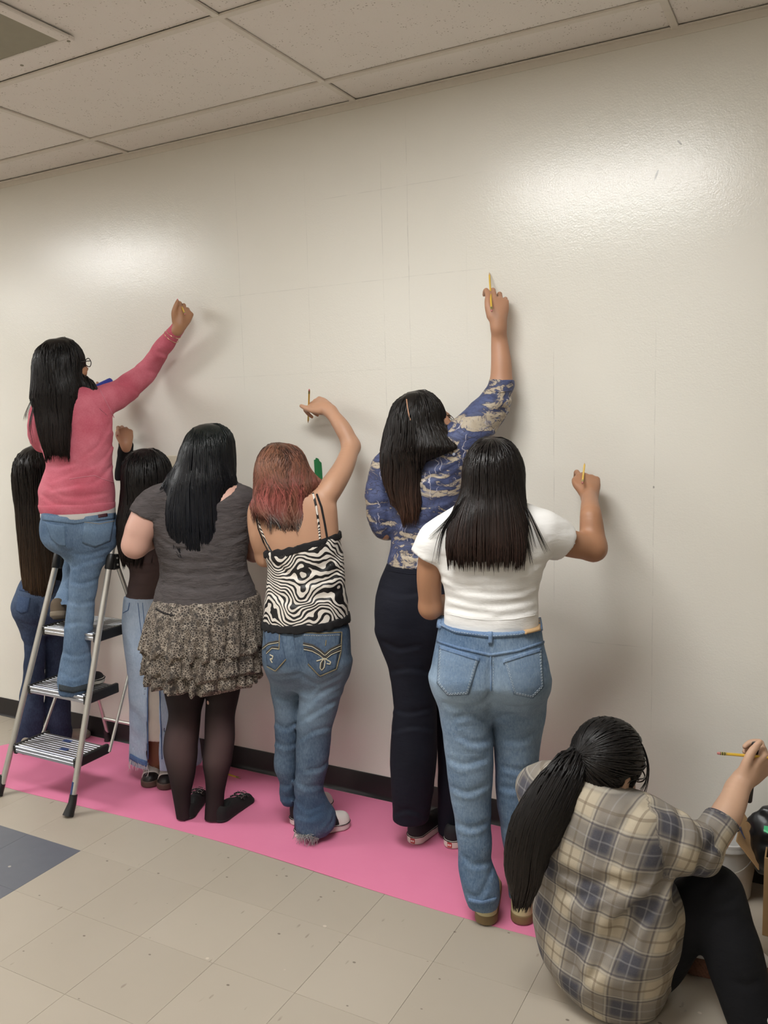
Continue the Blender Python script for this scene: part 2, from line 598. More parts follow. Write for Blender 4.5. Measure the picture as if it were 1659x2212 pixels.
# ================================================================ materials of the place
def wall_mat():
    m = N('semi_gloss_wall_paint'); v = m.tc()
    x, y, z = m.sep(v)
    base = m.mix(m.noise(v, 1.3, 3), lin((224, 220, 210)), lin((229, 226, 217)))
    wob = m.math('MULTIPLY', m.math('SUBTRACT', m.noise(v, 6, 2), .5), .006)
    gap = m.noise(v, 14, 2)
    tot = None
    # faint pencil grid drawn on the paint: (axis, position, from, to, strength)
    for axis, p, a, b, st in (('x', -2.34, 1.75, 2.8, .30), ('x', -1.98, 1.7, 2.75, .22), ('x', -1.62, 1.5, 2.72, .34), ('x', -1.505, 1.45, 2.85, .28),
                              ('x', -1.506, 2.05, 2.54, .5), ('x', -.92, .9, 1.93, .42), ('x', -.557, .45, 1.98, .30), ('x', -1.26, 1.6, 2.4, .12),
                              ('z', 2.558, -1.95, -1.15, .26), ('z', 2.209, -2.5, -1.12, .28), ('z', 1.853, -2.55, -1.35, .2), ('z', .803, -.86, -.55, .34), ('z', 2.156, -1.29, -1.2, .5), ('z', 1.8, -.915, -.84, .35)):
        u, w_ = (x, z) if axis == 'x' else (z, x)
        d = m.math('ABSOLUTE', m.math('SUBTRACT', m.math('ADD', u, wob), p))
        k = m.math('MULTIPLY', m.math('SUBTRACT', 1.0, m.step(d, .0005, .0022)), st * .5)
        k = m.math('MULTIPLY', k, m.math('MULTIPLY', m.step(w_, a, a + .12), m.math('SUBTRACT', 1.0, m.step(w_, b - .12, b))))
        tot = k if tot is None else m.math('MAXIMUM', tot, k)
    tot = m.math('MULTIPLY', tot, m.step(gap, .3, .62))
    # two scuffs and a dot
    for px, pz, rx, rz, an in ((-.561, 2.453, .0035, .02, -.35), (-.487, 2.546, .003, .012, .7), (-.558, 1.39, .003, .005, 0)):
        q = m.map(v, (1, 1, 1)); dx = m.math('SUBTRACT', x, px); dz = m.math('SUBTRACT', z, pz)
        ca, sa = math.cos(an), math.sin(an)
        e = m.math('ADD', m.math('POWER', m.math('MULTIPLY', m.math('ADD', m.math('MULTIPLY', dx, ca), m.math('MULTIPLY', dz, sa)), 1 / rx), 2), m.math('POWER', m.math('MULTIPLY', m.math('SUBTRACT', m.math('MULTIPLY', dz, ca), m.math('MULTIPLY', dx, sa)), 1 / rz), 2))
        tot = m.math('MAXIMUM', tot, m.math('MULTIPLY', m.math('SUBTRACT', 1.0, m.step(e, .5, 1.2)), .6))
    col = m.mix(tot, base, lin((92, 88, 84)))
    m.set(Base_Color=col, Roughness=.23)
    m.b.inputs['Specular IOR Level'].default_value = .62
    h = m.math('ADD', m.noise(v, 150, 2, .6), m.math('MULTIPLY', m.noise(v, 45, 2), .8))
    m.bump(h, .3, .0016)
    return m.m


def floor_mat(name, a, b, fleck, dark):
    m = N(name); v = m.tc(); oi = m.n('ShaderNodeObjectInfo')
    rnd = oi.outputs['Random']
    geo = m.n('ShaderNodeNewGeometry').outputs['Position']
    big = m.noise(geo, 2.2, 4)
    base = m.mix(m.math('ADD', m.math('MULTIPLY', rnd, .35), m.math('MULTIPLY', big, .65)), a, b)
    q = m.map(geo, (26, 9, 1), (0, 0, .6))
    d = m.voro(q, 1.0)
    s1 = m.math('SUBTRACT', 1.0, m.step(m.math('ADD', d, m.math('MULTIPLY', m.noise(geo, 40, 2), .16)), .15, .21))
    s1 = m.math('MULTIPLY', s1, m.step(m.noise(geo, 7, 2), .5, .62))
    col = m.mix(m.math('MULTIPLY', s1, .62), base, fleck)
    s2 = m.math('SUBTRACT', 1.0, m.step(m.voro(m.map(geo, (11, 16, 1), (0, 0, .3)), 1.0), .045, .075))
    col = m.mix(m.math('MULTIPLY', s2, .8), col, dark)
    s3 = m.math('SUBTRACT', 1.0, m.step(m.voro(m.map(geo, (6, 7, 1), (0, 0, -.4)), 1.0), .03, .05))
    col = m.mix(m.math('MULTIPLY', s3, .6), col, lin((215, 205, 190)))
    m.set(Base_Color=col, Roughness=m.math('ADD', .24, m.math('MULTIPLY', m.noise(geo, 18, 4), .22)))
    m.b.inputs['Specular IOR Level'].default_value = .45
    m.bump(m.noise(geo, 60, 2), .06, .001)
    return m.m


def ceil_mat():
    m = N('mineral_fibre_ceiling'); v = m.n('ShaderNodeNewGeometry').outputs['Position']
    pit = m.math('SUBTRACT', 1.0, m.step(m.voro(v, 90), .12, .3))
    col = m.mix(m.math('MULTIPLY', pit, m.step(m.noise(v, 25, 2), .45, .65)), m.mix(m.noise(v, 3, 3), lin((232, 226, 219)), lin((238, 232, 226))), lin((168, 158, 146)))
    m.set(Base_Color=col, Roughness=.9)
    m.bump(m.noise(v, 220, 3), .35, .002)
    return m.m


M = {}
M['wall'] = wall_mat()
M['tile'] = floor_mat('beige_vinyl_tile', lin((168, 158, 143)), lin((181, 171, 156)), lin((128, 116, 100)), lin((96, 86, 74)))
M['navy'] = floor_mat('slate_blue_vinyl_tile', lin((92, 95, 104)), lin((104, 107, 116)), lin((70, 74, 86)), lin((105, 110, 120)))
M['ceil'] = ceil_mat()
M['bar'] = plain('grid_bar_enamel', lin((222, 215, 204)), .45)
M['rubber'] = plain('black_rubber_base', lin((28, 24, 26)), .38, bump=.1)
M['slab'] = plain('floor_slab', lin((96, 88, 78)), .8)

# ================================================================ structure
def struct(o):
    o['kind'] = 'structure'; return o


XL, XR, YB = -10.5, 3.6, -8.5
struct(MB().box((XL, 0, -.2), (XR, .15, HC + .3)).build('wall_back', M['wall']))
struct(MB().box((XL - .15, YB, -.2), (XL, .15, HC + .3)).build('wall_left', M['wall']))
struct(MB().box((XR, YB, -.2), (XR + .15, .15, HC + .3)).build('wall_right', M['wall']))
struct(MB().box((XL - .15, YB - .15, -.2), (XR + .15, YB, HC + .3)).build('wall_front', M['wall']))

# floor: slab, then every vinyl tile in view its own object
floor = struct(MB().box((XL, YB, -.12), (XR, 0, -.0035)).build('floor', M['slab']))


def tile_mesh(name, mat, sx, sy, th, bev, up=True):
    b = MB().box((.00035, .00035, -th), (sx - .00035, sy - .00035, 0), bev=bev)
    o = b.build(name, mat); me = o.data; bpy.data.objects.remove(o); return me


tb, tn = tile_mesh('tile', M['tile'], T1, T1, .0034, .0005), tile_mesh('tile', M['navy'], T1, T1, .0034, .0005)
x0 = FX - 12 * T1
for i in range(19):
    for j in range(0, 8):
        x = x0 + i * T1; y1 = -FY + 3 * T1 - T1 * j      # top edge of this row
        if y1 > 0 and y1 - T1 > 0: continue
        navy = (x < FX - 4 * T1 - .01) and (y1 < -FY + .01) and y1 > -FY - 2 * T1 + .01
        if y1 > .001:
            b = MB().box((.0005, .0005, -.0034), (T1 - .0005, T1 - y1 - .0005, 0), bev=.0009); o = b.build('tile', M['tile'], floor)
        else: o = link(bpy.data.objects.new('tile', tn if navy else tb), floor)
        o.location = (x, y1 - T1, 0)
xe = x0 + 19 * T1; ye = -FY + 3 * T1 - T1 * 8
rest = MB()
rest.box((XL, YB, -.0035), (XR, ye, 0)); rest.box((XL, ye, -.0035), (x0, 0, 0)); rest.box((xe, ye, -.0035), (XR, 0, 0))
rest.build('far_flooring', M['tile'], floor)

# rubber base along the wall
bb = MB()
prof = [(0, .104), (-.0045, .1035), (-.006, .100), (-.006, .02), (-.010, .008), (-.016, .001), (-.016, 0), (0, 0)]
V = [(x, y, z) for x in (XL, XR) for y, z in prof]
bb.add(V, [(i, (i + 1) % 8, (i + 1) % 8 + 8, i + 8) for i in range(8)])
struct(bb.build('baseboard_back', M['rubber'], smooth=40))

# suspended ceiling
ceiling = struct(MB().box((XL, YB, HC + .02), (XR, 0, HC + .12)).build('ceiling', M['ceil']))
TL, TW = 1.2192, .6096
rows = [(-GW, GW), (-GW - TW, TW), (-GW - 2 * TW, TW)]
cm = {}
for y0, wd in rows:
    for k in range(-4, 3):
        if wd not in cm:
            b = MB().box((.012, .012, 0), (TL - .012, wd - .012, .014)); o = b.build('ceiling_tile', M['ceil']); cm[wd] = o.data; bpy.data.objects.remove(o)
        o = link(bpy.data.objects.new('ceiling_tile', cm[wd]), ceiling); o.location = (GX + k * TL, y0, HC + .004 + .0025 * random.random())
gb = {}
def bar(lo, hi):
    b = MB().box(lo, hi, bev=.0012); return b.build('grid_bar', M['bar'], ceiling)
for k in range(-4, 4):
    bar((GX + k * TL - .012, -GW - 2 * TW, HC - .004), (GX + k * TL + .012, -.012, HC + .004))
for y in (-GW, -GW - TW, -GW - 2 * TW):
    bar((GX - 4 * TL, y - .012, HC - .0046), (GX + 3 * TL, y + .012, HC + .004))
far = MB()
far.box((XL, YB, HC), (XR, -GW - 2 * TW - .012, HC + .02)); far.box((XL, -GW - 2 * TW - .012, HC), (GX - 4 * TL, 0, HC + .02)); far.box((GX + 3 * TL, -GW - 2 * TW - .012, HC), (XR, 0, HC + .02))
far.build('far_ceiling', M['ceil'], ceiling)
ang = MB()
ang.box((XL, -.003, HC - .026), (XR, -.0001, HC + .003)); ang.box((XL, -.022, HC - .003), (XR, -.003, HC))
struct(ang.build('trim_1', M['bar']))

# ceiling troffers (the room's lamps, above and behind the photographer)
mE = N('troffer_diffuser'); mE.set(Base_Color=(.9, .9, .9), Emission_Color=LAMP_COL, Emission_Strength=LAMP)


def troffer(x, y, label):
    t = thing('ceiling_light', label, 'ceiling light', (x + TL / 2, y - TW / 2, HC))
    f = MB()
    f.box((x + .01, y - .05, HC - .012), (x + TL - .01, y - .01, HC - .0005)); f.box((x + .01, y - TW + .01, HC - .012), (x + TL - .01, y - TW + .05, HC - .0005))
    f.box((x + .01, y - TW + .05, HC - .012), (x + .05, y - .05, HC - .0005)); f.box((x + TL - .05, y - TW + .05, HC - .012), (x + TL - .01, y - .05, HC - .0005))
    f.build('frame', M['bar'], t)
    MB().box((x + .05, y - TW + .05, HC - .009), (x + TL - .05, y - .05, HC - .003)).build('diffuser', mE.m, t)


r1 = -GW - 2 * TW
troffer(GX, r1, 'rectangular ceiling light panel above the wall, mirrored at upper right of it')
troffer(GX - 3 * TL, r1, 'rectangular ceiling light panel mirrored in the wall above the step ladder')
troffer(GX - 5 * TL, r1 - 2 * TW, 'rectangular ceiling light panel mirrored at the left edge of the wall')
for nm, xx, rr in (('behind the photographer', 0, 9), ('behind the photographer over the left aisle', -3, 9)):
    troffer(GX + xx * TL, -GW - rr * TW, 'rectangular ceiling light panel ' + nm)

# ceiling vent at the top left
vt = thing('ceiling_vent', 'grey square vent panel set in the ceiling tile at top left', 'vent', (-2.5, -1.24, HC))
M['vent'] = plain('vent_grey', lin((150, 145, 126)), .6)
fr = MB()
X0, X1, Y0, Y1 = -2.83, -2.205, -1.44, -.978
e = .045
fr.box((X0, Y1 - e + .02, HC - .011), (X1, Y1, HC + .002), bev=.003); fr.box((X0, Y0, HC - .011), (X1, Y0 + e - .02, HC + .002), bev=.003)
fr.box((X0, Y0 + e - .02, HC - .011), (X0 + e, Y1 - e + .02, HC + .002), bev=.003); fr.box((X1 - e, Y0 + e - .02, HC - .011), (X1, Y1 - e + .02, HC + .002), bev=.003)
fr.build('frame', M['ceil'], vt)
MB().box((X0 + e, Y0 + e - .02, HC - .007), (X1 - e, Y1 - e + .02, HC + .001), bev=.003).build('panel', M['vent'], vt)
for sx, sy in ((X1 - .018, Y1 - .012), (X0 + .25, Y1 - .012), (X1 - .3, Y1 + .035)):
    MB().lathe([(.006, 0), (.006, -.002), (.003, -.003)], (sx, sy, HC - .0105), n=10).build('screw', M['vent'], vt)

# pink paper runner on the floor
def paper_mat():
    m = N('pink_paper'); v = m.tc()
    m.set(Base_Color=m.mix(m.noise(v, 6, 4), lin((222, 124, 160)), lin((229, 133, 168))), Roughness=.6)
    m.bump(m.math('ADD', m.noise(m.map(v, (1.6, 5, 1)), 3, 3), m.math('MULTIPLY', m.noise(v, 130, 2), .05)), .25, .006)
    return m.m
M['pink'] = paper_mat()
# outline: front edge about 0.6 m from the wall; left end cut on a skew
P_ = []
nX, nY = 130, 14
Vp = []; Fp = []
for i in range(nX + 1):
    for j in range(nY + 1):
        t = j / nY; s_ = i / nX
        xl = -3.62 + (-.34) * t if True else 0
        xb = xl + (-.62 - xl) * s_
        yb = -.02 - (.60 + .02 * math.sin(s_ * 9)) * t - .012 * s_ * t
        z = .0012 + .0012 * max(0, math.sin(xb * 7 + yb * 5) * .5 + .5) ** 4 * (1 - abs(2 * t - 1)) + .002 * max(0, vnoise(np.array([xb * 9]), np.array([yb * 6]), np.array([0.]))[0] - .6)
        if j >= nY - 1: z += .0016 * max(0, math.sin(xb * 3.1 + .6)) ** 2
        if abs(xb + 2.42) < .02: z += .0016
        Vp.append((xb, yb, z))
nv = len(Vp); w_ = nY + 1
Vp += [(a, b, c - .0009) for a, b, c in Vp]
for i in range(nX):
    for j in range(nY):
        a = i * w_ + j; Fp.append((a, a + 1, a + w_ + 1, a + w_)); a += nv; Fp.append((a + w_, a + w_ + 1, a + 1, a))
for i in range(nX):
    for j in (0, nY):
        a = i * w_ + j; f = (a, a + w_, a + w_ + nv, a + nv); Fp.append(f if j == 0 else f[::-1])
for j in range(nY):
    for i in (0, nX):
        a = i * w_ + j; f = (a, a + nv, a + 1 + nv, a + 1); Fp.append(f if i == 0 else f[::-1])
po = MB(); po.add(Vp, Fp)
tag(po.build('paper_runner', M['pink'], smooth=60), 'long pink paper sheet laid on the floor along the wall', 'paper')

# wall plate and green tape
M['plate'] = plain('beige_plate', lin((214, 205, 184)), .35)
wp = thing('wall_plate', 'small beige wall plate between the two dark haired heads', 'wall plate', (-2.79, 0, 1.44))
MB().box((-2.83, -.007, 1.385), (-2.758, 0, 1.5), bev=.003).build('cover', M['plate'], wp)
MB().box((-2.805, -.012, 1.43), (-2.785, -.006, 1.455), bev=.002).build('toggle', M['plate'], wp)


def green_mat():
    m = N('green_masking_tape'); v = m.tc()
    m.set(Base_Color=m.mix(m.noise(m.map(v, (60, 1, 12)), 1, 3), lin((22, 92, 50)), lin((44, 128, 74))), Roughness=.45)
    return m.m
M['green'] = green_mat()
tp = [(534, 1600), (566, 1590), (570, 1560), (590, 1558), (630, 1580), (645, 1620), (685, 1655), (695, 1780), (706, 1905), (640, 1910), (556, 1910), (545, 1780)]
tpx = [(620 + a * .1085, 820 + b * .1085) for a, b in tp]
tw_ = [at_y(a, b, -.0012) for a, b in tpx]
tw_[-2] = tw_[-2] - np.array([0, 0, .04]); tw_[-3] = tw_[-3] - np.array([0, 0, .04]); tw_[-4] = tw_[-4] - np.array([0, 0, .04])
gm = MB(); n_ = len(tw_)
gm.add(list(tw_) + [q + np.array([0, .001, 0]) for q in tw_], [tuple(range(n_)), tuple(range(2 * n_ - 1, n_ - 1, -1))] + [(i, i + n_, (i + 1) % n_ + n_, (i + 1) % n_) for i in range(n_)])
tag(gm.build('tape_strip', M['green']), 'torn strip of green tape stuck on the wall', 'tape')

# ================================================================ step ladder
M['alu'] = plain('brushed_aluminium', lin((206, 203, 196)), .42, .8)
M['alu2'] = plain('ribbed_aluminium', lin((205, 208, 215)), .3, 1.0)
M['groove'] = plain('grey_grip_groove', lin((84, 80, 74)), .8)
M['blackp'] = plain('black_plastic', lin((26, 25, 25)), .45)
M['bluetape'] = plain('blue_tape', lin((44, 62, 108)), .6)
lad = thing('step_ladder', 'silver aluminium step ladder with ribbed treads and black brackets', 'ladder', (-3.06, -.4, 0))
rl = lambda z: -.708 + .3 * z
LR = lambda z: np.array([-2.83 + .0 * z, rl(z), z])
LL = lambda z: np.array([-3.285 + .115 * z, rl(z), z])
top = 1.13
MB().tube([LR(.05), LR(.6), LR(top)], .0135).build('front_rail', M['alu'], lad, smooth=40)
MB().tube([LL(.05), LL(.6), LL(top)], .0135).build('front_rail', M['alu'], lad, smooth=40)
a, b = LL(top), LR(top)
MB().tube(smooth_path([a, a + [.01, .02, .05], a + [.06, .03, .085], (a + b) / 2 + [0, .03, .095], b + [-.06, .03, .085], b + [-.01, .02, .05], b], [1] * 7, 30)[0], .0133).build('top_handle', M['alu'], lad, smooth=40)
BL, BR = LL(1.035), LR(1.05)
RL0, RR0 = np.array([-3.31, -.038, .05]), np.array([-2.80, -.038, .05])
for p, q in ((BL, RL0), (BR, RR0)):
    MB().tube([p + [0, .03, .01], q], .0095).build('rear_leg', M['alu'], lad, smooth=40)
z_ = .14
cl = lambda p, q, z: p + (q - p) * (p[2] - z) / (p[2] - q[2])
MB().tube([cl(BL, RL0, z_), cl(BR, RR0, z_)], .0085).build('cross_bar', M['alu'], lad, smooth=40)
for p, d in ((LL(0), -1), (LR(0), -1), (np.array([RL0[0] - .004, -.034, 0]), 1), (np.array([RR0[0], -.034, 0]), 1)):
    mb = MB()
    q = p + np.array([0, -.3 * .001, 0])
    tdir = np.array([0, .3, 1.0]) if d == -1 else np.array([0, -.3, 1.0])
    if d == -1:
        mb.tube([q + [0, -.012, .0045], q + [0, -.008, .012], q + tdir * .05, q + tdir * .085], [.024, .0225, .0175, .0165], n=14)
    else: mb.tube([q + [0, 0, .003], q + [0, 0, .012], q + [0, -.006, .05], q + [0, -.008, .07]], [.02, .018, .0135, .0125], n=14)
    mb.build('foot', M['blackp'], lad, smooth=40)
for z, dep, xo in ((.222, .178, 0), (.482, .18, 0), (.742, .262, .0)):
    yf = rl(z) - .004
    xa = LL(z)[0] + .015; xb = LR(z)[0] - .013
    tr = MB().box((xa + .012, yf, z - .034), (xb - .016, yf + dep, z - .004), bev=.004).build('tread', M['alu2'], lad)
    nr = 9 if dep < .2 else 13
    for k in range(nr):
        yy = yf + .012 + (dep - .02) * k / nr
        MB().box((xa + .012, yy, z - .0045), (xb - .016, yy + (dep - .02) / nr * .42, z), bev=.001).build('rib', M['alu2'], tr)
        MB().box((xa + .013, yy + (dep - .02) / nr * .44, z - .0044), (xb - .017, yy + (dep - .02) / nr * .98, z - .0030)).build('groove', M['groove'], tr)
    MB().box((xa + .012, yf - .0025, z - .034), (xb - .016, yf + .006, z - .018), bev=.002).build('nosing_lip', M['alu2'], tr)
    MB().box((xa + .012, yf - .0045, z - .015), (xb - .016, yf + .008, z - .001), bev=.003).build('nosing', M['alu2'], tr)
    for xc in (xa, xb - .016):
        MB().box((xc - .004, yf - .003, z - .042), (xc + .016, yf + dep + .012, z + .002), bev=.004).build('end_cap', M['blackp'], lad)
    if z < .3:
        for bx, by in ((xa + .17, yf + .125), (xa + .235, yf + .05)):
            MB().box((bx, by, z + .0003), (bx + .045, by + .022, z + .0016)).build('tape_scrap', M['bluetape'], lad)
for X in (LL, LR):
    sgn = 1 if X is LR else -1
    a = X(.742) + [sgn * .004, .245, -.03]; b = X(.222) + [sgn * .006, .165, -.025]
    MB().tube([a, b], .0068, n=8).build('tie_strut', M['alu'], lad, smooth=40)
for B_ in (BL, BR):
    mb = MB()
    tdir = np.array([0, .3, 1.0]) / 1.044
    mb.tube([B_ - tdir * .035, B_ - tdir * .03, B_ + tdir * .03, B_ + tdir * .035], [.0165, .019, .019, .0165], n=14)
    mb.box(tuple(B_ + [-.014, .008, -.04]), tuple(B_ + [.014, .05, .028]), bev=.006)
    br = mb.build('bracket', M['blackp'], lad, smooth=35)
    for dz in (-.018, .012):
        MB().lathe([(.005, 0), (.005, .003), (.002, .0045)], B_ + [0.0145 if B_ is BR else -.0145, .03, dz], (1 if B_ is BR else -1, 0, 0), n=10).build('rivet', M['alu'], br)
MB().tube([LR(.085) - [.002, .001, 0], LR(.135) - [.002, .001, 0]], .0132, n=10).build('tape_scrap', M['bluetape'], lad)


# ================================================================ pencils
M['yellow'] = plain('yellow_pencil_paint', lin((222, 182, 66)), .35)
M['wood'] = plain('sharpened_wood', lin((214, 178, 128)), .7)
M['lead'] = plain('graphite', lin((60, 58, 58)), .4)
M['ferrule'] = plain('green_ferrule', lin((56, 66, 40)), .35, .6)
M['band'] = plain('gold_band', lin((214, 196, 120)), .35, .5)
M['eraser'] = plain('pink_eraser', lin((196, 128, 124)), .8)


def pencil(tip, end, label, r=.0037, group=None):
    tip, end = np.array(tip, float), np.array(end, float)
    d = tip - end; L = np.linalg.norm(d); d /= L
    t = thing('pencil', label, 'pencil', tuple(end), group)
    MB().lathe([(r, .024), (r, L - .021)], end, d, n=6).build('shaft', M['yellow'], t)
    MB().lathe([(r * .98, L - .021), (r * .3, L - .004)], end, d, n=12).build('wood_cone', M['wood'], t, smooth=50)
    MB().lathe([(r * .32, L - .0045), (.0003, L)], end, d, n=8).build('lead', M['lead'], t, smooth=50)
    fe = MB().lathe([(r * 1.08, .009), (r * 1.08, .026)], end, d, n=14).build('ferrule', M['ferrule'], t, smooth=50)
    for h in (.0105, .0165, .0225):
        MB().lathe([(r * 1.12, h), (r * 1.16, h + .0008), (r * 1.16, h + .0018), (r * 1.12, h + .0026)], end, d, n=14).build('band', M['band'], fe, smooth=50)
    MB().lathe([(r * .5, 0), (r * .92, .0015), (r * .95, .010)], end, d, n=14).build('eraser', M['eraser'], t, smooth=50)
    return t


fa, fb = at_z(494, 1673, .006), at_z(519, 1681, .006)
dd = (fb - fa) / np.linalg.norm(fb - fa)
pencil(fb - dd * .13, fb, 'yellow pencil lying on the pink paper behind the tights')

# ================================================================ bucket, carton and bin bag at the right edge
M['bucketw'] = plain('white_bucket_plastic', lin((212, 210, 206)), .35)
bk = thing('bucket', 'white plastic bucket beside the cardboard box by the wall', 'bucket', (-.285, -.118, 0))
bc = (-.285, -.118, 0)
MB().lathe([(.0, .002), (.078, .002), (.084, .008), (.090, .085), (.0925, .088), (.0935, .1), (.0975, .19), (.104, .192), (.105, .2), (.1035, .206), (.105, .211), (.1045, .219), (.1015, .222), (.099, .219), (.094, .1), (.082, .012), (0, .01)], bc, n=40, cap=False).build('shell', M['bucketw'], bk, smooth=40)
hp = [np.array(bc) + [.106 * math.cos(t) , .106 * math.sin(t), .2 - .075 * math.sin((t + 2.6) / 2.4 * math.pi) ] for t in np.linspace(-2.6, -.2, 18)]
MB().tube(hp, .002, n=6).build('handle', M['alu'], bk, smooth=40)

M['card'] = plain('corrugated_cardboard', lin((166, 132, 92)), .85, bump=.15, bscale=60)
M['card2'] = plain('cardboard_edge', lin((128, 98, 66)), .9)
bx = thing('cardboard_box', 'open brown cardboard box with black liner at right edge', 'box', (.03, -.16, 0))
x0b, x1b, y0b, y1b, hb = -.150, .26, -.325, -.03, .262
th = .005
MB().box((x0b, y0b, .001), (x1b, y0b + th, hb), bev=.001).build('panel', M['card'], bx)
MB().box((x0b, y1b - th, .001), (x1b, y1b, hb), bev=.001).build('panel', M['card'], bx)
MB().box((x0b, y0b + th, .001), (x0b + th, y1b - th, hb), bev=.001).build('panel', M['card'], bx)
MB().box((x1b - th, y0b + th, .001), (x1b, y1b - th, hb), bev=.001).build('panel', M['card'], bx)
MB().box((x0b + th, y0b + th, .001), (x1b - th, y1b - th, .006)).build('base', M['card'], bx)


def slab(pts, n, th, name, mat, parent):
    pts = [np.array(p, float) for p in pts]; n = np.array(n, float); n /= np.linalg.norm(n); k = len(pts)
    mb = MB(); mb.add(pts + [p + n * th for p in pts], [tuple(range(k - 1, -1, -1)), tuple(range(k, 2 * k))] + [(i, (i + 1) % k, (i + 1) % k + k, i + k) for i in range(k)])
    return mb.build(name, mat, parent)


# raised left flap leaning outwards with a blue tape scrap on it
fl = [at_y(1592, 1818, -.26), at_y(1640, 1880, -.27), at_y(1634, 1800, -.12), at_y(1605, 1752, -.10)]
slab(fl, (-.8, -.2, .4), .004, 'flap', M['card'], bx)
slab([at_y(1597, 1792, -.25), at_y(1609, 1812, -.252), at_y(1605, 1804, -.2), at_y(1599, 1785, -.19)], (-.8, -.3, .4), -.003, 'tape_scrap', M['bluetape'], bx)
M['bag'] = plain('black_bin_bag', lin((24, 24, 25)), .36)
g = G((-.24, -.36, .1), (.30, -.005, .46), .006)
g.chain([at_y(1606, 1777, -.19), at_y(1630, 1766, -.20), at_y(1660, 1752, -.20), (.0, -.2, .36), (.2, -.18, .36)], [.004, .012, .018, .03, .05], n=16, k=.02)
g.chain([at_y(1634, 1790, -.2), at_y(1662, 1790, -.2), (.0, -.2, .31), (.2, -.18, .31)], [.012, .045, .075, .09], n=12, k=.03)
g.chain([at_y(1628, 1800, -.2), at_y(1640, 1835, -.2), at_y(1650, 1868, -.2)], [.012, .024, .028], n=8, k=.02)
g.chain([at_y(1655, 1800, -.22), at_y(1662, 1850, -.22), (.05, -.2, .22)], [.03, .04, .07], n=8, k=.03)
g.disp(lambda x, y, z: .012 * (vnoise(x * 28, y * 28, z * 40, 3) - .5) + .006 * (vnoise(x * 70, y * 60, z * 60, 4) - .5))
bg = g.build('bin_bag', M['bag'], None)
tag(bg, 'black plastic bag lining the cardboard box at right edge', 'bag')
M['greenp'] = plain('bright_green_plastic', lin((70, 190, 130)), .35)
gg = G((-.16, -.34, .25), (-.02, -.2, .34), .004)
q = at_y(1659, 1792, -.27)
gg.chain([q + [-.028, 0, .002], q + [.03, -.01, .0]], [.013, .016], k=.003, flat=((0, -.5, 1), .35))
gg.disp(lambda x, y, z: .003 * (vnoise(x * 90, y * 90, z * 90, 5) - .5))
tag(gg.build('wrapper', M['greenp'], None), 'bright green scrap lying on the black bin bag', 'wrapper')
# ================================================================ people: shared builders
def auto_grid(items, h=.006, fine=(), pad=.06, zmin=.004, ymax=-.004):
    P = []
    for it in items:
        if isinstance(it, tuple) and it[0] == 'c': P += [np.array(q) for q in it[1]]
        else:
            z, cx, cy, a, b = it
            m = np.maximum(a, b)
            P += [np.stack([cx - m, cy - m, z], 1), np.stack([cx + m, cy + m, z], 1)]
    P = np.concatenate([np.atleast_2d(q) for q in P])
    lo, hi = P.min(0) - pad, P.max(0) + pad
    lo[2] = max(lo[2], zmin); hi[1] = min(hi[1], ymax)
    return G(lo, hi, h, fine)

def skin_mat(name, c):
    m = N(name); v = m.tc()
    f = m.noise(v, 9, 4)
    col = m.mix(f, tuple(x * .9 for x in c), tuple(min(1, x * 1.08) for x in c))
    m.set(Base_Color=col, Roughness=.5)
    m.b.inputs['Subsurface Weight'].default_value = .04
    m.b.inputs['Subsurface Radius'].default_value = (.012, .004, .002)
    m.bump(m.noise(v, 260, 2), .08, .001)
    return m.m


def hair_mat(name, stops, var=.35, rough=.34, tint=None):
    """stops: colour along each strand, root to tip"""
    m = N(name)
    t = m.attr('st'); r = m.attr('sr')
    v = m.n('ShaderNodeNewGeometry').outputs['Position']
    tt = m.math('ADD', t, m.math('MULTIPLY', m.math('SUBTRACT', r, .5), .22))
    c = m.ramp(tt, stops)
    if tint: c = m.mix(m.math('MULTIPLY', m.step(m.noise(m.map(v, (1, 1, .35)), 16, 2), .42, .62), tint[1]), c, tint[0])
    k = m.math('ADD', 1 - var / 2, m.math('MULTIPLY', r, var))
    c = m.mix(1.0, c, m.comb(k, k, k), 'MULTIPLY')
    m.set(Base_Color=c, Roughness=rough)
    m.b.inputs['Specular IOR Level'].default_value = .24
    m.bump(m.noise(m.map(v, (1, 1, .06)), 420, 2), .35, .002)
    return m.m


def denim_mat(name, dark, light, fade=.5, scale=1.0):
    m = N(name); v = m.n('ShaderNodeNewGeometry').outputs['Position']
    big = m.noise(v, 5.5 * scale, 4, .6)
    fine = m.noise(m.map(v, (1, 1, .35)), 190, 2, .7)
    f = m.math('ADD', m.math('MULTIPLY', big, .75), m.math('MULTIPLY', fine, .45))
    f = m.math('ADD', f, m.math('MULTIPLY', m.attr('wash'), fade))
    col = m.mix(m.step(f, .3, 1.05), dark, light)
    m.set(Base_Color=col, Roughness=.85)
    m.b.inputs['Specular IOR Level'].default_value = .2
    m.bump(m.math('ADD', m.noise(m.map(v, (1, 1, .5), (.3, .3, 0)), 300, 2), m.math('MULTIPLY', m.noise(m.map(v, (1, 1, 2.2)), 22, 3), 2.2)), .3, .004)
    return m.m


def cloth_mat(name, c0, c1, rough=.85, fold=.3, weave=.15, fscale=18, stretch=(1, 1, 2.5)):
    m = N(name); v = m.n('ShaderNodeNewGeometry').outputs['Position']
    m.set(Base_Color=m.mix(m.noise(v, 11, 4), c0, c1), Roughness=rough)
    m.b.inputs['Specular IOR Level'].default_value = .25
    m.bump(m.math('ADD', m.math('MULTIPLY', m.noise(m.map(v, stretch), fscale, 3), 2), m.math('MULTIPLY', m.noise(v, 400, 1), weave)), fold, .004)
    return m.m


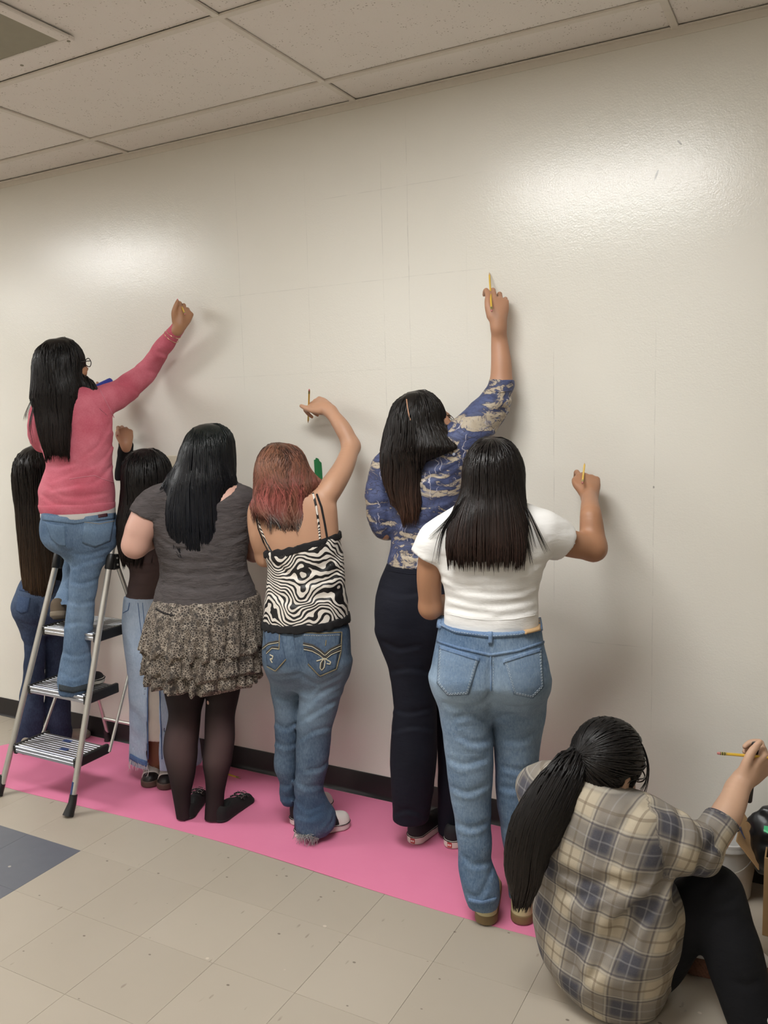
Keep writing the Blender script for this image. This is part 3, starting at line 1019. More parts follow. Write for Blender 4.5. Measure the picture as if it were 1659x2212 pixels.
class Person:
    def __init__(s, label, base, yaw=0.0):
        """base: floor point the figure stands on; yaw: turn of the shoulders (0 = parallel to the wall)"""
        s.B = np.array([base[0], base[1], 0.0])
        v = s.B[:2] - CO[:2]; s.vd = np.array([*(v / np.linalg.norm(v)), 0.0])
        s.e1 = np.array([s.vd[1], -s.vd[0], 0.0])
        s.yaw = yaw
        s.root = thing('person', label, 'person', tuple(s.B), 'people drawing on the wall')

    def P(s, px, py, dd=0.0):
        d = ray(px, py); n = s.vd
        t = ((s.B - CO) @ n + dd) / (d @ n)
        return CO + t * d

    def rows(s, L, ratio=.65, dd=0.0, yaw=None):
        """L: (py, xl, xr[, ratio[, dd]]) in photo pixels -> section arrays; widths are corrected for the turn of the body"""
        yaw = s.yaw if yaw is None else yaw
        lat = np.array([math.cos(yaw), math.sin(yaw)])
        c = abs(lat @ s.e1[:2]); sn = math.sqrt(max(0, 1 - c * c))
        out = []
        for q in L:
            py, xl, xr = q[:3]
            ra = q[3] if len(q) > 3 and q[3] else ratio
            o = q[4] if len(q) > 4 else dd
            a, b = s.P(xl, py, o), s.P(xr, py, o); m = s.P((xl + xr) / 2, py, o)
            h = np.linalg.norm(b - a) / 2
            w = h / math.sqrt(c * c + (ra * sn) ** 2)
            out.append((m[2], m[0], m[1], w, w * ra))
        out = np.array(out)
        return [out[:, i] for i in range(5)]

    def head(s, g, c, fwd=(0, 1, 0), up=(0, 0, 1), sc=1.0):
        f = np.array(fwd, float); f /= np.linalg.norm(f); u = np.array(up, float); u -= f * (u @ f); u /= np.linalg.norm(u); r = np.cross(f, u)
        c = np.array(c, float); R = np.stack([r, f, u]); at = lambda x, y, z: c + sc * (x * r + y * f + z * u)
        g.ell(at(0, -.012, .022), np.array([.073, .092, .09]) * sc, R, .02)
        g.ell(at(0, .03, -.035), np.array([.058, .06, .072]) * sc, R, .035)
        g.ell(at(0, .058, -.085), np.array([.026, .024, .022]) * sc, R, .03)            # chin
        g.chain([at(0, .084, .02), at(0, .104, -.018)], np.array([.008, .012]) * sc, k=.012 * sc)  # nose
        g.ell(at(0, .1, -.024), np.array([.016, .01, .008]) * sc, R, .008)
        for q in (-1, 1):
            g.ell(at(q * .030, .086, .012), np.array([.016, .012, .010]) * sc, R, .012, 's')   # eye sockets
            g.chain([at(q * .014, .084, .028), at(q * .045, .072, .028)], np.array([.007, .006]) * sc, k=.012)  # brows
            g.ell(at(q * .044, .062, -.028), np.array([.016, .02, .018]) * sc, R, .025)          # cheeks
            ear = at(q * .074, -.008, -.008)
            g.ell(ear, np.array([.010, .018, .031]) * sc, R, .006)
            g.ell(at(q * .083, -.002, -.004), np.array([.005, .009, .017]) * sc, R, .005, 's')
        g.ell(at(0, .083, -.055), np.array([.023, .011, .006]) * sc, R, .007)
        g.ell(at(0, .081, -.066), np.array([.019, .011, .007]) * sc, R, .006)
        s.hd = (c, R, sc)
        return at

    def eyes(s, iris=(40, 26, 18)):
        c, R, sc = s.hd; r, f, u = R
        for q in (-1, 1):
            p = c + sc * (q * .030 * r + .076 * f + .012 * u)
            e = MB().lathe([(.0105 * math.sin(t) * sc, -.0105 * math.cos(t) * sc) for t in np.linspace(.02, math.pi - .02, 12)], p, f, n=16).build('eye', M['eyew'], s.root, smooth=80)
            MB().lathe([(.0052 * sc, .0092 * sc), (.0045 * sc, .0104 * sc), (.001, .0107 * sc)], p, f, n=14).build('iris', M['iris'], e, smooth=80)

    def hand(s, g, wrist, d, back, thumb, curl=(.9, .9, .5), sc=1.0, curls=None, tpts=None, spread=.06, rw=.026, palm=1.0):
        """five-fingered hand. d: wrist->knuckles, back: normal of the back of the hand, thumb: which side (+1/-1 along d x back)"""
        d = np.array(d, float); d /= np.linalg.norm(d); n = np.array(back, float); n -= d * (n @ d); n /= np.linalg.norm(n)
        t = np.cross(d, n) * thumb
        w = np.array(wrist, float); at = lambda x, y, z: w + sc * (x * d + y * t + z * n)
        K = [(.086, .030), (.090, .009), (.085, -.012), (.077, -.031)]
        PL = [(.043, .026, .020), (.047, .030, .021), (.043, .027, .020), (.034, .020, .018)]
        RD = [.0092, .0094, .0088, .0076]
        for i, (kx, ky) in enumerate(K):
            g.chain([at(.008, ky * .34, -.001), at(kx * .5, ky * .84, .003), at(kx * palm, ky, .002)], np.array([.0150, .0136, .0112]) * sc, n=6, k=.013 * sc)
        g.chain([at(.01, .0, -.004), at(.062, .012, -.008), at(.06, -.02, -.008)], np.array([.018, .014, .014]) * sc, k=.012 * sc, n=6)
        g.chain([at(-.028, 0, 0), at(.0, 0, 0), at(.02, 0, 0)], np.array([rw * .82, rw * .9, rw * .92]), k=.03, flat=(n, .8))
        tips = []
        for i in range(4):
            cu = (curls[i] if curls else curl)
            p = np.array([K[i][0] * palm, K[i][1], .002]); ang = 0; pts = [at(*p)]
            sp = spread * (1.5 - i)
            for L_, c_ in zip(PL[i], cu):
                ang += c_
                p = p + L_ * np.array([math.cos(ang), math.sin(sp) * math.cos(ang), -math.sin(ang)])
                pts.append(at(*p))
            r = RD[i] * sc
            g.chain(pts, [r * 1.06, r * 1.0, r * .93, r * .80], n=10, k=.0035)
            g.ell(pts[1], [r * 1.08] * 3, k=.004)
            tips.append(pts[-1])
        tp = tpts or [(.018, .022, -.004), (.046, .046, -.012), (.074, .050, -.020), (.097, .042, -.024)]
        tp = [at(*q) for q in tp]
        g.chain(tp, np.array([.0165, .0128, .0108, .0088]) * sc, n=10, k=.009 * sc)
        s.at_hand = at
        return at, tips, tp

    def nails(s, name, tip, dirn, back, mat, L=.012, w=.0055):
        d = np.array(dirn, float); d /= np.linalg.norm(d); n = np.array(back, float); n -= d * (n @ d); n /= np.linalg.norm(n); t = np.cross(d, n)
        V = []; Fs = []
        for i in range(6):
            u = i / 5
            for j in range(5):
                q = (j - 2) / 2; ww = w * (1 - .75 * max(0, u - .55) / .45)
                V.append(np.array(tip) + d * (u * L - .004) + t * q * ww + n * (.0012 - .0022 * q * q))
        for i in range(5):
            for j in range(4): a = i * 5 + j; Fs.append((a, a + 1, a + 6, a + 5))
        o = len(V); V += [v - n * .0008 for v in V]; Fs += [tuple(x + o for x in f[::-1]) for f in Fs]
        mb = MB(); mb.add(V, Fs); mb.build(name, mat, s.root, smooth=60)

    def inset(s, R, top, bot, py0, py1):
        """shrink sections: by top above pixel row py0, by bot below py1"""
        px = (IW / 2); z0, z1 = s.P(px, py0)[2], s.P(px, py1)[2]
        o = bot + (top - bot) * np.clip((R[0] - z1) / (z0 - z1), 0, 1)
        return [R[0], R[1], R[2], np.maximum(R[3] - o, .02), np.maximum(R[4] - o, .02)]

    def body(s, mat, lofts, arms, hc, fwd, up, hands=(), h=.0098, sc=1.0, neck=None, eyes=True, extra=None):
        """lofts: (rows, inset); arms: (points, radii); hands: dicts for hand()"""
        hc = np.array(hc)
        items = [r for r, o in lofts] + [('c', a) for a, r in arms] + [('c', [hc, hc + [0, 0, .1], hc - [0, 0, .1]])]
        fine = []
        for hd in hands:
            w = np.array(hd['wrist']); d = np.array(hd['d'], float); d /= np.linalg.norm(d); k = w + d * .09
            items.append(('c', [w, w + d * .15]))
            fine.append((np.minimum(w, k) - .05, np.maximum(w, k) + .05, .0036))
        g = auto_grid(items, h, fine)
        for r, o in lofts: g.loft(r, s.yaw, .02, off=-o, rnd=.01)
        s.head(g, hc, fwd, up, sc)
        f = s.hd[1][1]; u = s.hd[1][2]
        nk = neck if neck is not None else hc + np.array([0, 0, -.17]) - f * .01
        g.chain([hc - u * .05 - f * .015, (hc - u * .05 + nk) / 2, nk], [.052, .052, .065], n=6, k=.03)
        for a, r in arms: g.chain(a, r, n=5 * len(a), k=.022)
        s.grips = []
        for hd in hands: s.grips.append(s.hand(g, **hd))
        if extra: extra(g)
        b = g.build('body', mat, s.root)
        if eyes: s.eyes()
        return g

    def cap(s, g, th=.012, face=(.058, .055, .10), fo=.118, fu=-.03, drop=None):
        """scalp layer of hair round the skull, with the face left free"""
        c, R, sc = s.hd; r, f, u = R
        g.ell(c + sc * (-.012 * f + .022 * u), np.array([.073 + th, .092 + th, .09 + th]) * sc, R, .02)
        g.ell(c + sc * (fo * f + fu * u), np.array(face) * sc, R, .015, 's')
        return g

    # ---- hair: a base volume plus individual locks that run down its surface
    def hair(s, g, mat, crown, n=650, zmin=.0, zmax=None, tipz=None, flow=None, r=.0022, over=.04, step=.013, lift=.002, zseed=.35, seeds=None, name='hair', jit=.4, maxlen=1.2, base=True, tfun=None, curl=0.0, skip=None, spill=.045):
        V, Q = g.mesh()
        zt, zb = V[:, 2].max(), V[:, 2].min()
        zmax = zt if zmax is None else zmax
        tt = np.clip((zt - V[:, 2]) / (zt - zb), 0, 1)
        rn = vnoise(np.arctan2(V[:, 1] - crown[1], V[:, 0] - crown[0]) * 26, V[:, 2] * 3, V[:, 2] * 0, 11)
        h = mesh_np(name, V, Q, mat, s.root, attrs={'st': tt, 'sr': .15 + .5 * rn})
        cand = np.nonzero(V[:, 2] > zt - zseed * (zt - zb))[0]
        if skip is not None: cand = cand[~skip(V[cand])]
        lr = np.random.default_rng(abs(hash(name)) % 1000 if False else n)
        c = lr.choice(cand, n); P = V[c].astype(float)
        tz = (zb - over * lr.random(n)) if tipz is None else tipz(P, lr)
        Ns = int(maxlen / step)
        path = [P.copy()]; nrm = []; alive = np.ones(n, bool)
        off = lift + .003 * lr.random(n); lim = .012 + spill * lr.random(n) ** 2
        side = (lr.random((n, 3)) - .5) * jit
        for k in range(Ns):
            gr = g.grad(P); nrm.append(gr)
            if flow is None:
                hv = (P - np.array(crown)) * [1, 1, 0]; hl = np.linalg.norm(hv, axis=1, keepdims=True) + 1e-6
                d = np.array([0, 0, -1.0]) + hv / hl * np.clip(1 - (zt - P[:, 2:3]) / .12, 0, 1) * .9
            else: d = flow(P)
            d = d + side * .12
            if curl: d = d + curl * np.stack([np.sin(P[:, 2] * 46 + side[:, 0] * 2 + P[:, 0] * 22), np.cos(P[:, 2] * 40 + side[:, 1] * 2 + P[:, 0] * 17), P[:, 2] * 0], 1)
            dn = (d * gr).sum(1, keepdims=True)
            under = (gr[:, 2] < -.55)[:, None]
            d = np.where(under, d, d - dn * gr)
            d /= np.linalg.norm(d, axis=1, keepdims=True) + 1e-9
            Pn = P + d * step
            f = g.sample(Pn); gr2 = g.grad(Pn)
            corr = np.where((under[:, 0]) | (f > .028), 0, f - off)
            Pn = Pn - gr2 * corr[:, None]
            alive &= (Pn[:, 2] > tz) & (f < lim)
            P = np.where(alive[:, None], Pn, P)
            path.append(P.copy())
            if not alive.any(): break
        nrm.append(nrm[-1])
        path = np.stack(path, 1); nrm = np.stack(nrm, 1)
        # resample each lock to 11 points along its own length
        K = 11
        seg = np.linalg.norm(np.diff(path, axis=1), axis=2); cum = np.concatenate([np.zeros((n, 1)), np.cumsum(seg, 1)], 1)
        L = cum[:, -1]; keep = np.nonzero(L > .03)[0]
        path, nrm, cum, L = path[keep], nrm[keep], cum[keep], L[keep]; n = len(keep)
        idxs = np.arange(path.shape[1], dtype=float)
        RP = np.empty((n, K, 3)); RN = np.empty((n, K, 3))
        for i in range(n):
            m = int(np.searchsorted(cum[i], L[i] - 1e-9)) + 1
            q = np.linspace(0, L[i], K)
            for a in range(3):
                RP[i, :, a] = np.interp(q, cum[i, :m], path[i, :m, a]); RN[i, :, a] = np.interp(q, cum[i, :m], nrm[i, :m, a])
        T = np.gradient(RP, axis=1); T /= np.linalg.norm(T, axis=2, keepdims=True) + 1e-9
        B = np.cross(T, RN); B /= np.linalg.norm(B, axis=2, keepdims=True) + 1e-9; Nn = np.cross(B, T)
        u = np.linspace(0, 1, K)
        prof = np.minimum(1, u * 8 + .25) * (1 - np.clip((u - .7) / .3, 0, 1) ** 1.6 * .93)
        rad = (r * (.6 + .9 * lr.random(n)))[:, None] * prof[None]
        Vs = np.stack([RP + B * rad[..., None] * 1.6 - Nn * rad[..., None] * .3, RP + Nn * rad[..., None] * .95, RP - B * rad[..., None] * 1.6 - Nn * rad[..., None] * .3], 2)   # n,K,3,3
        ids = np.arange(n * K * 3).reshape(n, K, 3)
        Fq = []
        for j in range(3):
            l = (j + 1) % 3
            Fq.append(np.stack([ids[:, :-1, j], ids[:, :-1, l], ids[:, 1:, l], ids[:, 1:, j]], -1).reshape(-1, 4))
        st = np.clip((zt - Vs[..., 2]) / (zt - zb), 0, 1)
        sr = np.broadcast_to(lr.random(n)[:, None, None], st.shape)
        o = mesh_np('locks', Vs.reshape(-1, 3), np.concatenate(Fq), mat, None, attrs={'st': st.ravel(), 'sr': sr.ravel()})
        org = np.array(s.root['_org']); o.data.transform(Matrix.Translation(-Vector(org))); o.parent = h
        o['kind'] = 'stuff'
        return h

    def wisps(s, lines, mat, hairob, n=9, spread=.006, r=.0009):
        """loose strands following pixel polylines (px, py, depth)"""
        mb = MB(); lr = random.Random(3)
        for L in lines:
            P = [s.P(*q) for q in L]
            for k in range(n):
                o = np.array([lr.gauss(0, spread) for _ in range(3)])
                pts = [p + o * (.25 + .75 * i / (len(P) - 1)) for i, p in enumerate(P)]
                q, rr = smooth_path(pts, [r] * (len(P) - 1) + [r * .3], 16); mb.tube(q, rr, n=4)
        ob = mb.build('loose_strands', mat, None); ob['kind'] = 'stuff'; s._adopt(ob, hairob); return ob

    # ---- flat sewn pieces laid on a garment: pocket, waistband, patch
    def sewn(s, name, g, top, bot, mat, parent, nu=14, nv=12, th=.0022, lift=.0012, stitch=None):
        """top / bottom: photo-pixel polylines of the piece's upper and lower edge"""
        def res(pl, n):
            pl = np.array(pl, float); d = np.concatenate([[0], np.cumsum(np.linalg.norm(np.diff(pl, axis=0), axis=1))]); q = np.linspace(0, d[-1], n)
            return np.stack([np.interp(q, d, pl[:, 0]), np.interp(q, d, pl[:, 1])], 1)
        A, B = res(top, nu + 1), res(bot, nu + 1)
        V = []; Nn = []
        px = np.array([[A[i] + (B[i] - A[i]) * j / nv for j in range(nv + 1)] for i in range(nu + 1)])
        P = np.array([[g.hit(*px[i, j]) for j in range(nv + 1)] for i in range(nu + 1)])
        gr = g.grad(P.reshape(-1, 3), .008).reshape(P.shape)
        O = P + gr * (th + lift); I = P - gr * .002
        V = np.concatenate([O.reshape(-1, 3), I.reshape(-1, 3)]); w = nv + 1; o = (nu + 1) * w
        Fs = []
        for i in range(nu):
            for j in range(nv): a = i * w + j; Fs.append((a, a + 1, a + w + 1, a + w))
        rim = [i * w for i in range(nu + 1)] + [nu * w + j for j in range(1, nv + 1)] + [i * w + nv for i in range(nu - 1, -1, -1)] + [j for j in range(nv - 1, 0, -1)]
        m = len(rim)
        Fs += [(rim[i], rim[(i + 1) % m], rim[(i + 1) % m] + o, rim[i] + o) for i in range(m)]
        ob = mesh_np(name, V, [np.array(Fs)], mat, None)
        s._adopt(ob, parent)
        return ob, O

    def _adopt(s, ob, parent):
        org = Vector(s.root['_org']); ob.data.transform(Matrix.Translation(-org)); ob.parent = parent

    def seam(s, name, g, px, r, mat, parent, n=30, lift=.0006, flat=False):
        q = np.array(px, float)
        d = np.concatenate([[0], np.cumsum(np.linalg.norm(np.diff(q, axis=0), axis=1))]); t = np.linspace(0, d[-1], n)
        qq = np.stack([np.interp(t, d, q[:, 0]), np.interp(t, d, q[:, 1])], 1)
        P = np.array([g.hit(*a) for a in qq]); P = P + g.grad(P, .008) * lift
        mb = MB(); mb.tube(P, r, n=6)
        ob = mb.build(name, mat, None, smooth=80); s._adopt(ob, parent); return ob

    def dashes(s, name, g, px, mat, parent, gap=.009, L=.0055, r=.0007, lift=.0012):
        q = np.array(px, float); d = np.concatenate([[0], np.cumsum(np.linalg.norm(np.diff(q, axis=0), axis=1))])
        t = np.linspace(0, d[-1], 60)
        P = np.array([g.hit(np.interp(a, d, q[:, 0]), np.interp(a, d, q[:, 1])) for a in t]); P = P + g.grad(P, .008) * lift
        c = np.concatenate([[0], np.cumsum(np.linalg.norm(np.diff(P, axis=0), axis=1))])
        mb = MB(); x = 0
        at = lambda u: np.array([np.interp(u, c, P[:, i]) for i in range(3)])
        while x + L < c[-1]:
            mb.tube([at(x), at(x + L)], r, n=4); x += gap
        ob = mb.build(name, mat, None); s._adopt(ob, parent); return ob

    # ---- shoes, built in their own frame (x = toe) and set on the ground
    def shoe(s, heel, toe, mat, sole_mat, L=.245, hw=.033, bw=.043, sole=.026, height=.075, z=.0032, pitch=0.0, name='shoe', toe_cap=None, foxing=None, opening=True, slim=1.0):
        heel = np.array([heel[0], heel[1], z]); d = np.array([toe[0] - heel[0], toe[1] - heel[1], 0.0]); d /= np.linalg.norm(d)
        X = np.array([d[0] * math.cos(pitch), d[1] * math.cos(pitch), -math.sin(pitch)]); Zv = np.array([d[0] * math.sin(pitch), d[1] * math.sin(pitch), math.cos(pitch)]); Yv = np.cross(Zv, X)
        R = np.stack([X, Yv, Zv], 1)
        def place(g, nm, m, par):
            V, Q = g.mesh(); W = V @ R.T + heel
            ob = mesh_np(nm, W, Q, m, None); s._adopt(ob, par); return ob
        h = .004
        def outline(X_, Y_, grow=0.0):
            d1 = np.sqrt((X_ - hw) ** 2 + Y_ ** 2) - hw
            a = np.array([hw, L - bw * 1.0]); t = np.clip((X_ - a[0]) / (a[1] - a[0]), 0, 1)
            w = hw + (bw - hw) * t ** 1.3
            cx = hw + t * (L - bw - hw)
            return np.sqrt((X_ - cx) ** 2 + (Y_ - .006 * t * (1 if True else -1) * 0) ** 2) - w - grow
        lo, hi = (-.03, -bw - .03, -.01), (L + .03, bw + .03, height + .06)
        gs = G(lo, hi, h)
        gs.put(lambda X_, Y_, Z_: -smin(-(outline(X_, Y_) + 0 * Z_), -(np.maximum(Z_ - sole, -Z_) + 0 * X_), .006), lo, hi, 0)
        gu = G(lo, hi, h)
        xs_ = np.array([0, .10, .30, .45, .62, .80, 1.0]); hs_ = np.array([.95, 1.0, 1.0, .86, .58, .44, .34])
        def upper(X_, Y_, Z_):
            tz = sole + height * np.interp(np.clip(X_ / L, 0, 1), xs_, hs_) - 9.0 * Y_ * Y_ * (height / .075)
            return -smin(-(outline(X_, Y_, -.002) + 0 * Z_), -((Z_ - tz) * .85), .030)
        gu.put(upper, lo, hi, 0)
        gu.put(lambda X_, Y_, Z_: (sole - .008 - Z_) + 0 * X_ + 0 * Y_, lo, hi, 0, 'i')
        if opening:
            gu.chain([(hw + .012, 0, sole + height * .85), (hw + .035, 0, sole + height * 1.1)], [hw * .62, hw * .62], k=.006, op='s')
        up = place(gu, name, mat, s.root)
        place(gs, 'sole', sole_mat, up)
        s._shoe = (R, heel, gu, place, up, outline)
        if toe_cap:
            gc = G(lo, hi, h); gc.F = gu.F - .0022
            gc.put(lambda X_, Y_, Z_: (L - bw * 1.55 - X_) + .25 * Y_ * Y_ / bw + 0 * Z_, lo, hi, 0, 'i')
            place(gc, 'toe_cap', toe_cap, up)
        if foxing:
            gf = G(lo, hi, h)
            gf.put(lambda X_, Y_, Z_: np.maximum(np.abs(outline(X_, Y_, .0)) - .0032, np.abs(Z_ - sole * .84) - .0022), lo, hi, 0)
            place(gf, 'foxing_line', foxing, up)
        return up


M['eyew'] = plain('eye_white', (.8, .78, .75), .2)
M['iris'] = plain('dark_iris', lin((46, 30, 22)), .15)
M['blackcloth'] = cloth_mat('black_fabric', lin((17, 17, 20)), lin((24, 24, 27)), .9, .4)
M['blackhair'] = hair_mat('black_hair', [(0, (.0065, .0055, .0055)), (.6, (.009, .0065, .006)), (1, (.014, .009, .008))])
M['gloss'] = plain('black_frame', (.01, .01, .01), .2)
lens = N('spectacle_lens'); lens.set(Base_Color=(1, 1, 1), Roughness=.02); lens.b.inputs['Transmission Weight'].default_value = 1.0; lens.b.inputs['IOR'].default_value = 1.1
M['lens'] = lens.m


def glasses(p, label=None):
    c, R, sc = p.hd; r, f, u = R
    at = lambda x, y, z: c + sc * (x * r + y * f + z * u)
    e = None
    mb = MB()
    for q in (-1, 1):
        ring = [at(q * .034 + .023 * math.cos(t) * (1 + .1 * math.cos(2 * t)), .104 - .004 * abs(math.cos(t)), .008 + .0185 * math.sin(t)) for t in np.linspace(0, 2 * math.pi, 28)[:-1]]
        mb.tube(ring, .002, n=6, closed=True)
        mb.tube([at(q * .057, .100, .014), at(q * .074, .07, .014), at(q * .081, .01, .012), at(q * .078, -.02, -.006)], .0021, n=6)
    mb.tube([at(-.011, .104, .013), at(0, .106, .016), at(.011, .104, .013)], .0018, n=6)
    o = mb.build('glasses', M['gloss'], p.root, smooth=60)
    for q in (-1, 1):
        ml = MB()
        ml.lathe([(.0, -.0004), (.0205 * sc, -.0004), (.0205 * sc, .0004), (0, .0004)], at(q * .034, .1025, .008), f, n=24, cap=False)
        ob = ml.build('lens', M['lens'], None, smooth=30); p._adopt(ob, o)
    return o
# ================================================================ person in white tee
def person_white_tee():
    p = Person('person in white cropped tee and light blue jeans, right arm raised bent', at_z(1075, 1985)[:2], yaw=.28)
    sk = skin_mat('warm_tan_skin', lin((168, 122, 92)))
    top = cloth_mat('white_jersey', lin((224, 222, 219)), lin((231, 229, 226)), .8, .34, .1, 16, (1, 1, 3))
    den = denim_mat('light_blue_denim', lin((70, 94, 124)), lin((146, 166, 186)), .55)
    stitch = plain('pale_stitch', lin((178, 190, 200)), .8)
    # body
    tor = [(1092, 1046, 1100, .9), (1115, 985, 1150, .6), (1140, 948, 1180, .58), (1190, 948, 1186, .6), (1237, 948, 1172, .62), (1285, 960, 1162, .66), (1333, 958, 1163, .7)]
    hip = [(1292, 956, 1163, .70), (1310, 953, 1164, .70), (1326, 951, 1165, .70), (1350, 947, 1168, .72), (1408, 937, 1176, .74), (1455, 933, 1181, .74), (1485, 940, 1180, .62), (1515, 962, 1160, .46), (1540, 985, 1140, .3)]
    lL = [(1470, 936, 1060, .95), (1534, 948, 1059, .95), (1590, 957, 1063), (1645, 963, 1066), (1737, 976, 1061), (1800, 985, 1062), (1849, 989, 1062), (1904, 995, 1078), (1935, 1002, 1080), (1958, 1010, 1075)]
    lR = [(1470, 1056, 1181, .95), (1534, 1058, 1179, .95), (1590, 1063, 1170), (1645, 1067, 1162), (1737, 1072, 1156), (1800, 1083, 1152), (1849, 1090, 1152), (1926, 1097, 1148), (1938, 1098, 1146)]
    RT, RH, RL_, RR_ = p.rows(tor), p.rows(hip), p.rows(lL, .92, -.02), p.rows(lR, .92, .03)
    # right arm: shoulder, elbow, wrist
    sh = p.P(1168, 1148, .02); el = p.P(1282, 1184, .12); wr = at_y(1273, 1068, -.16); kn = at_y(1268, 1012, -.075)
    shl = p.P(944, 1168, .02); ell = p.P(930, 1312, .06); wrl = p.P(985, 1300, .28)
    hc = p.P(1068, 1034, .03)
    p.body(sk, [(RT, .028), (RH, .03), (RL_, .02), (RR_, .02)],
           [([sh, p.P(1225, 1172, .07), el], [.052, .045, .041]), ([el, p.P(1279, 1150, .14), p.P(1276, 1110, .16), wr], [.040, .0395, .034, .0245]),
            ([shl, p.P(928, 1240, .03), ell], [.05, .042, .036]), ([ell, (ell + wrl) / 2, wrl], [.036, .034, .024])],
           hc, (-.05, 1, 0), (0, .05, 1),
           hands=[dict(wrist=wr, d=kn - wr, back=-p.vd + np.array([.1, 0, .15]), thumb=-1, curls=[(.5, 1.25, .7), (.75, 1.3, .8), (1.0, 1.35, .9), (1.1, 1.4, .9)], rw=.0245,
                       tpts=[(.016, .024, .0), (.042, .043, .0), (.066, .046, -.004), (.083, .038, -.014)], palm=.93),
                  dict(wrist=wrl, d=p.vd * .6 + p.e1 * .5, back=(0, 0, 1), thumb=1, curl=(.7, .7, .4))])
    pencil(at_y(1263, 1000, -.03), at_y(1258, 1044, -.205), 'yellow pencil in the fist of the person in the white tee')
    # tee
    t = G((p.B[0] - .36, p.B[1] - .26, .8), (p.B[0] + .36, p.B[1] + .3, 1.52), .0062)
    t.loft(RT, p.yaw, .015, zlim=(p.P(1056, 1362)[2], 2), rnd=.006)
    t.chain([p.P(1070, 1108, .02), p.P(1120, 1118, .02), sh], [.05, .054, .058], n=6, k=.03)
    sl = p.P(1213, 1172, .06)
    t.chain([sh + [-.03, 0, .0], sh, sl + (sl - sh) * .6], [.066, .066, .058], n=6, k=.025, cut=[(sl, sl - sh)], off=.004)
    sll = p.P(922, 1206, .02)
    t.chain([p.P(1060, 1108, .02), p.P(1005, 1120, .02), shl], [.05, .054, .056], n=6, k=.03)
    t.chain([shl + [.02, 0, .01], shl, sll + (sll - shl) * .6], [.060, .060, .055], n=6, k=.025, cut=[(sll, sll - shl)])
    # neck opening
    t.chain([hc + [0, -.02, -.10], hc + [0, .0, 0]], [.062, .07], k=.01, op='s')
    for pts in ([(1158, 1225), (1120, 1240), (1070, 1246), (1010, 1240)], [(1165, 1262), (1120, 1280), (1060, 1283), (985, 1272)], [(965, 1290), (1020, 1305), (1085, 1308), (1150, 1296)],
                [(962, 1312), (1010, 1322), (1060, 1326)], [(1160, 1315), (1120, 1328), (1085, 1330)], [(1178, 1215), (1140, 1222), (1100, 1234)], [(950, 1245), (990, 1262), (1040, 1266)], [(1188, 1200), (1183, 1165), (1172, 1140)], [(936, 1150), (948, 1180), (948, 1215)]):
        t.crease(pts, .0055, .45, .02); t.crease([(a, b + 9) for a, b in pts], .006, .4, .02, 'u')
    t.disp(lambda x, y, z: .004 * (vnoise(x * 14 + 3 * z, y * 14, z * 46, 1) - .5))
    tee = t.build('tee', top, p.root)
    p.seam('hem_seam', t, [(962, 1325), (1010, 1336), (1056, 1340), (1110, 1338), (1160, 1328)], .0009, top, tee, lift=.0)
    mb = MB()
    for c_, ax, r_ in ((sl, sl - sh, .0645), (sll, sll - shl, .0605)):
        pass
    # jeans
    j = G((p.B[0] - .3, p.B[1] - .25, .02), (p.B[0] + .3, p.B[1] + .25, 1.0), .0062)
    j.loft(RL_, p.yaw, .012); j.loft(RR_, p.yaw, .012); j.loft(RH, p.yaw, .055)
    for x_ in (1004, 1118):
        q = p.P(x_, 1462, -.045); j.ell(q, (.085, .075, .095), None, .06)
    j.crease([(1059, 1545), (1061, 1500), (1061, 1440)], .008, .5, .03)
    j.crease([(1060, 1500), (1040, 1522), (1000, 1530), (960, 1520)], .006, .45, .03); j.crease([(1062, 1500), (1085, 1522), (1120, 1530), (1165, 1522)], .006, .45, .03)
    for pts in ([(1055, 1560), (1020, 1545), (985, 1552)], [(1066, 1555), (1105, 1545), (1150, 1562)], [(1160, 1580), (1130, 1600), (1090, 1600)], [(968, 1640), (1000, 1652), (1050, 1640)], [(1160, 1650), (1125, 1665), (1082, 1655)],
                [(975, 1700), (1010, 1712), (1055, 1695)], [(1155, 1690), (1120, 1705), (1080, 1700)], [(985, 1780), (1020, 1790), (1056, 1775)], [(1000, 1850), (1020, 1870), (1060, 1862)], [(1045, 1925), (1058, 1900), (1066, 1875)], [(1010, 1930), (1030, 1940), (1060, 1915)], [(1100, 1880), (1120, 1890), (1145, 1880)], [(990, 1590), (1020, 1605), (1058, 1600)]):
        j.crease(pts, .007, .5, .022); j.crease([(a, b + 11) for a, b in pts], .008, .42, .025, 'u')
    j.disp(lambda x, y, z: .006 * (vnoise(x * 12 + z * 9, y * 12, z * 17 + 6 * x, 2) - .5) * np.clip((1.0 - z) * 2, .2, 1))

    def wash(V): return {'wash': np.exp(-((V[:, 2] - .62) / .12) ** 2) * .35 + np.exp(-((V[:, 2] - .42) / .08) ** 2) * .15 + .55 * np.exp(-((V[:, 2] - .80) / .07) ** 2)}
    je = j.build('jeans', den, p.root, attrs=wash)
    den2 = denim_mat('denim_pocket', lin((98, 120, 146)), lin((148, 166, 184)), .1)
    seamd = denim_mat('denim_seam', lin((80, 106, 142)), lin((150, 170, 192)), .1)
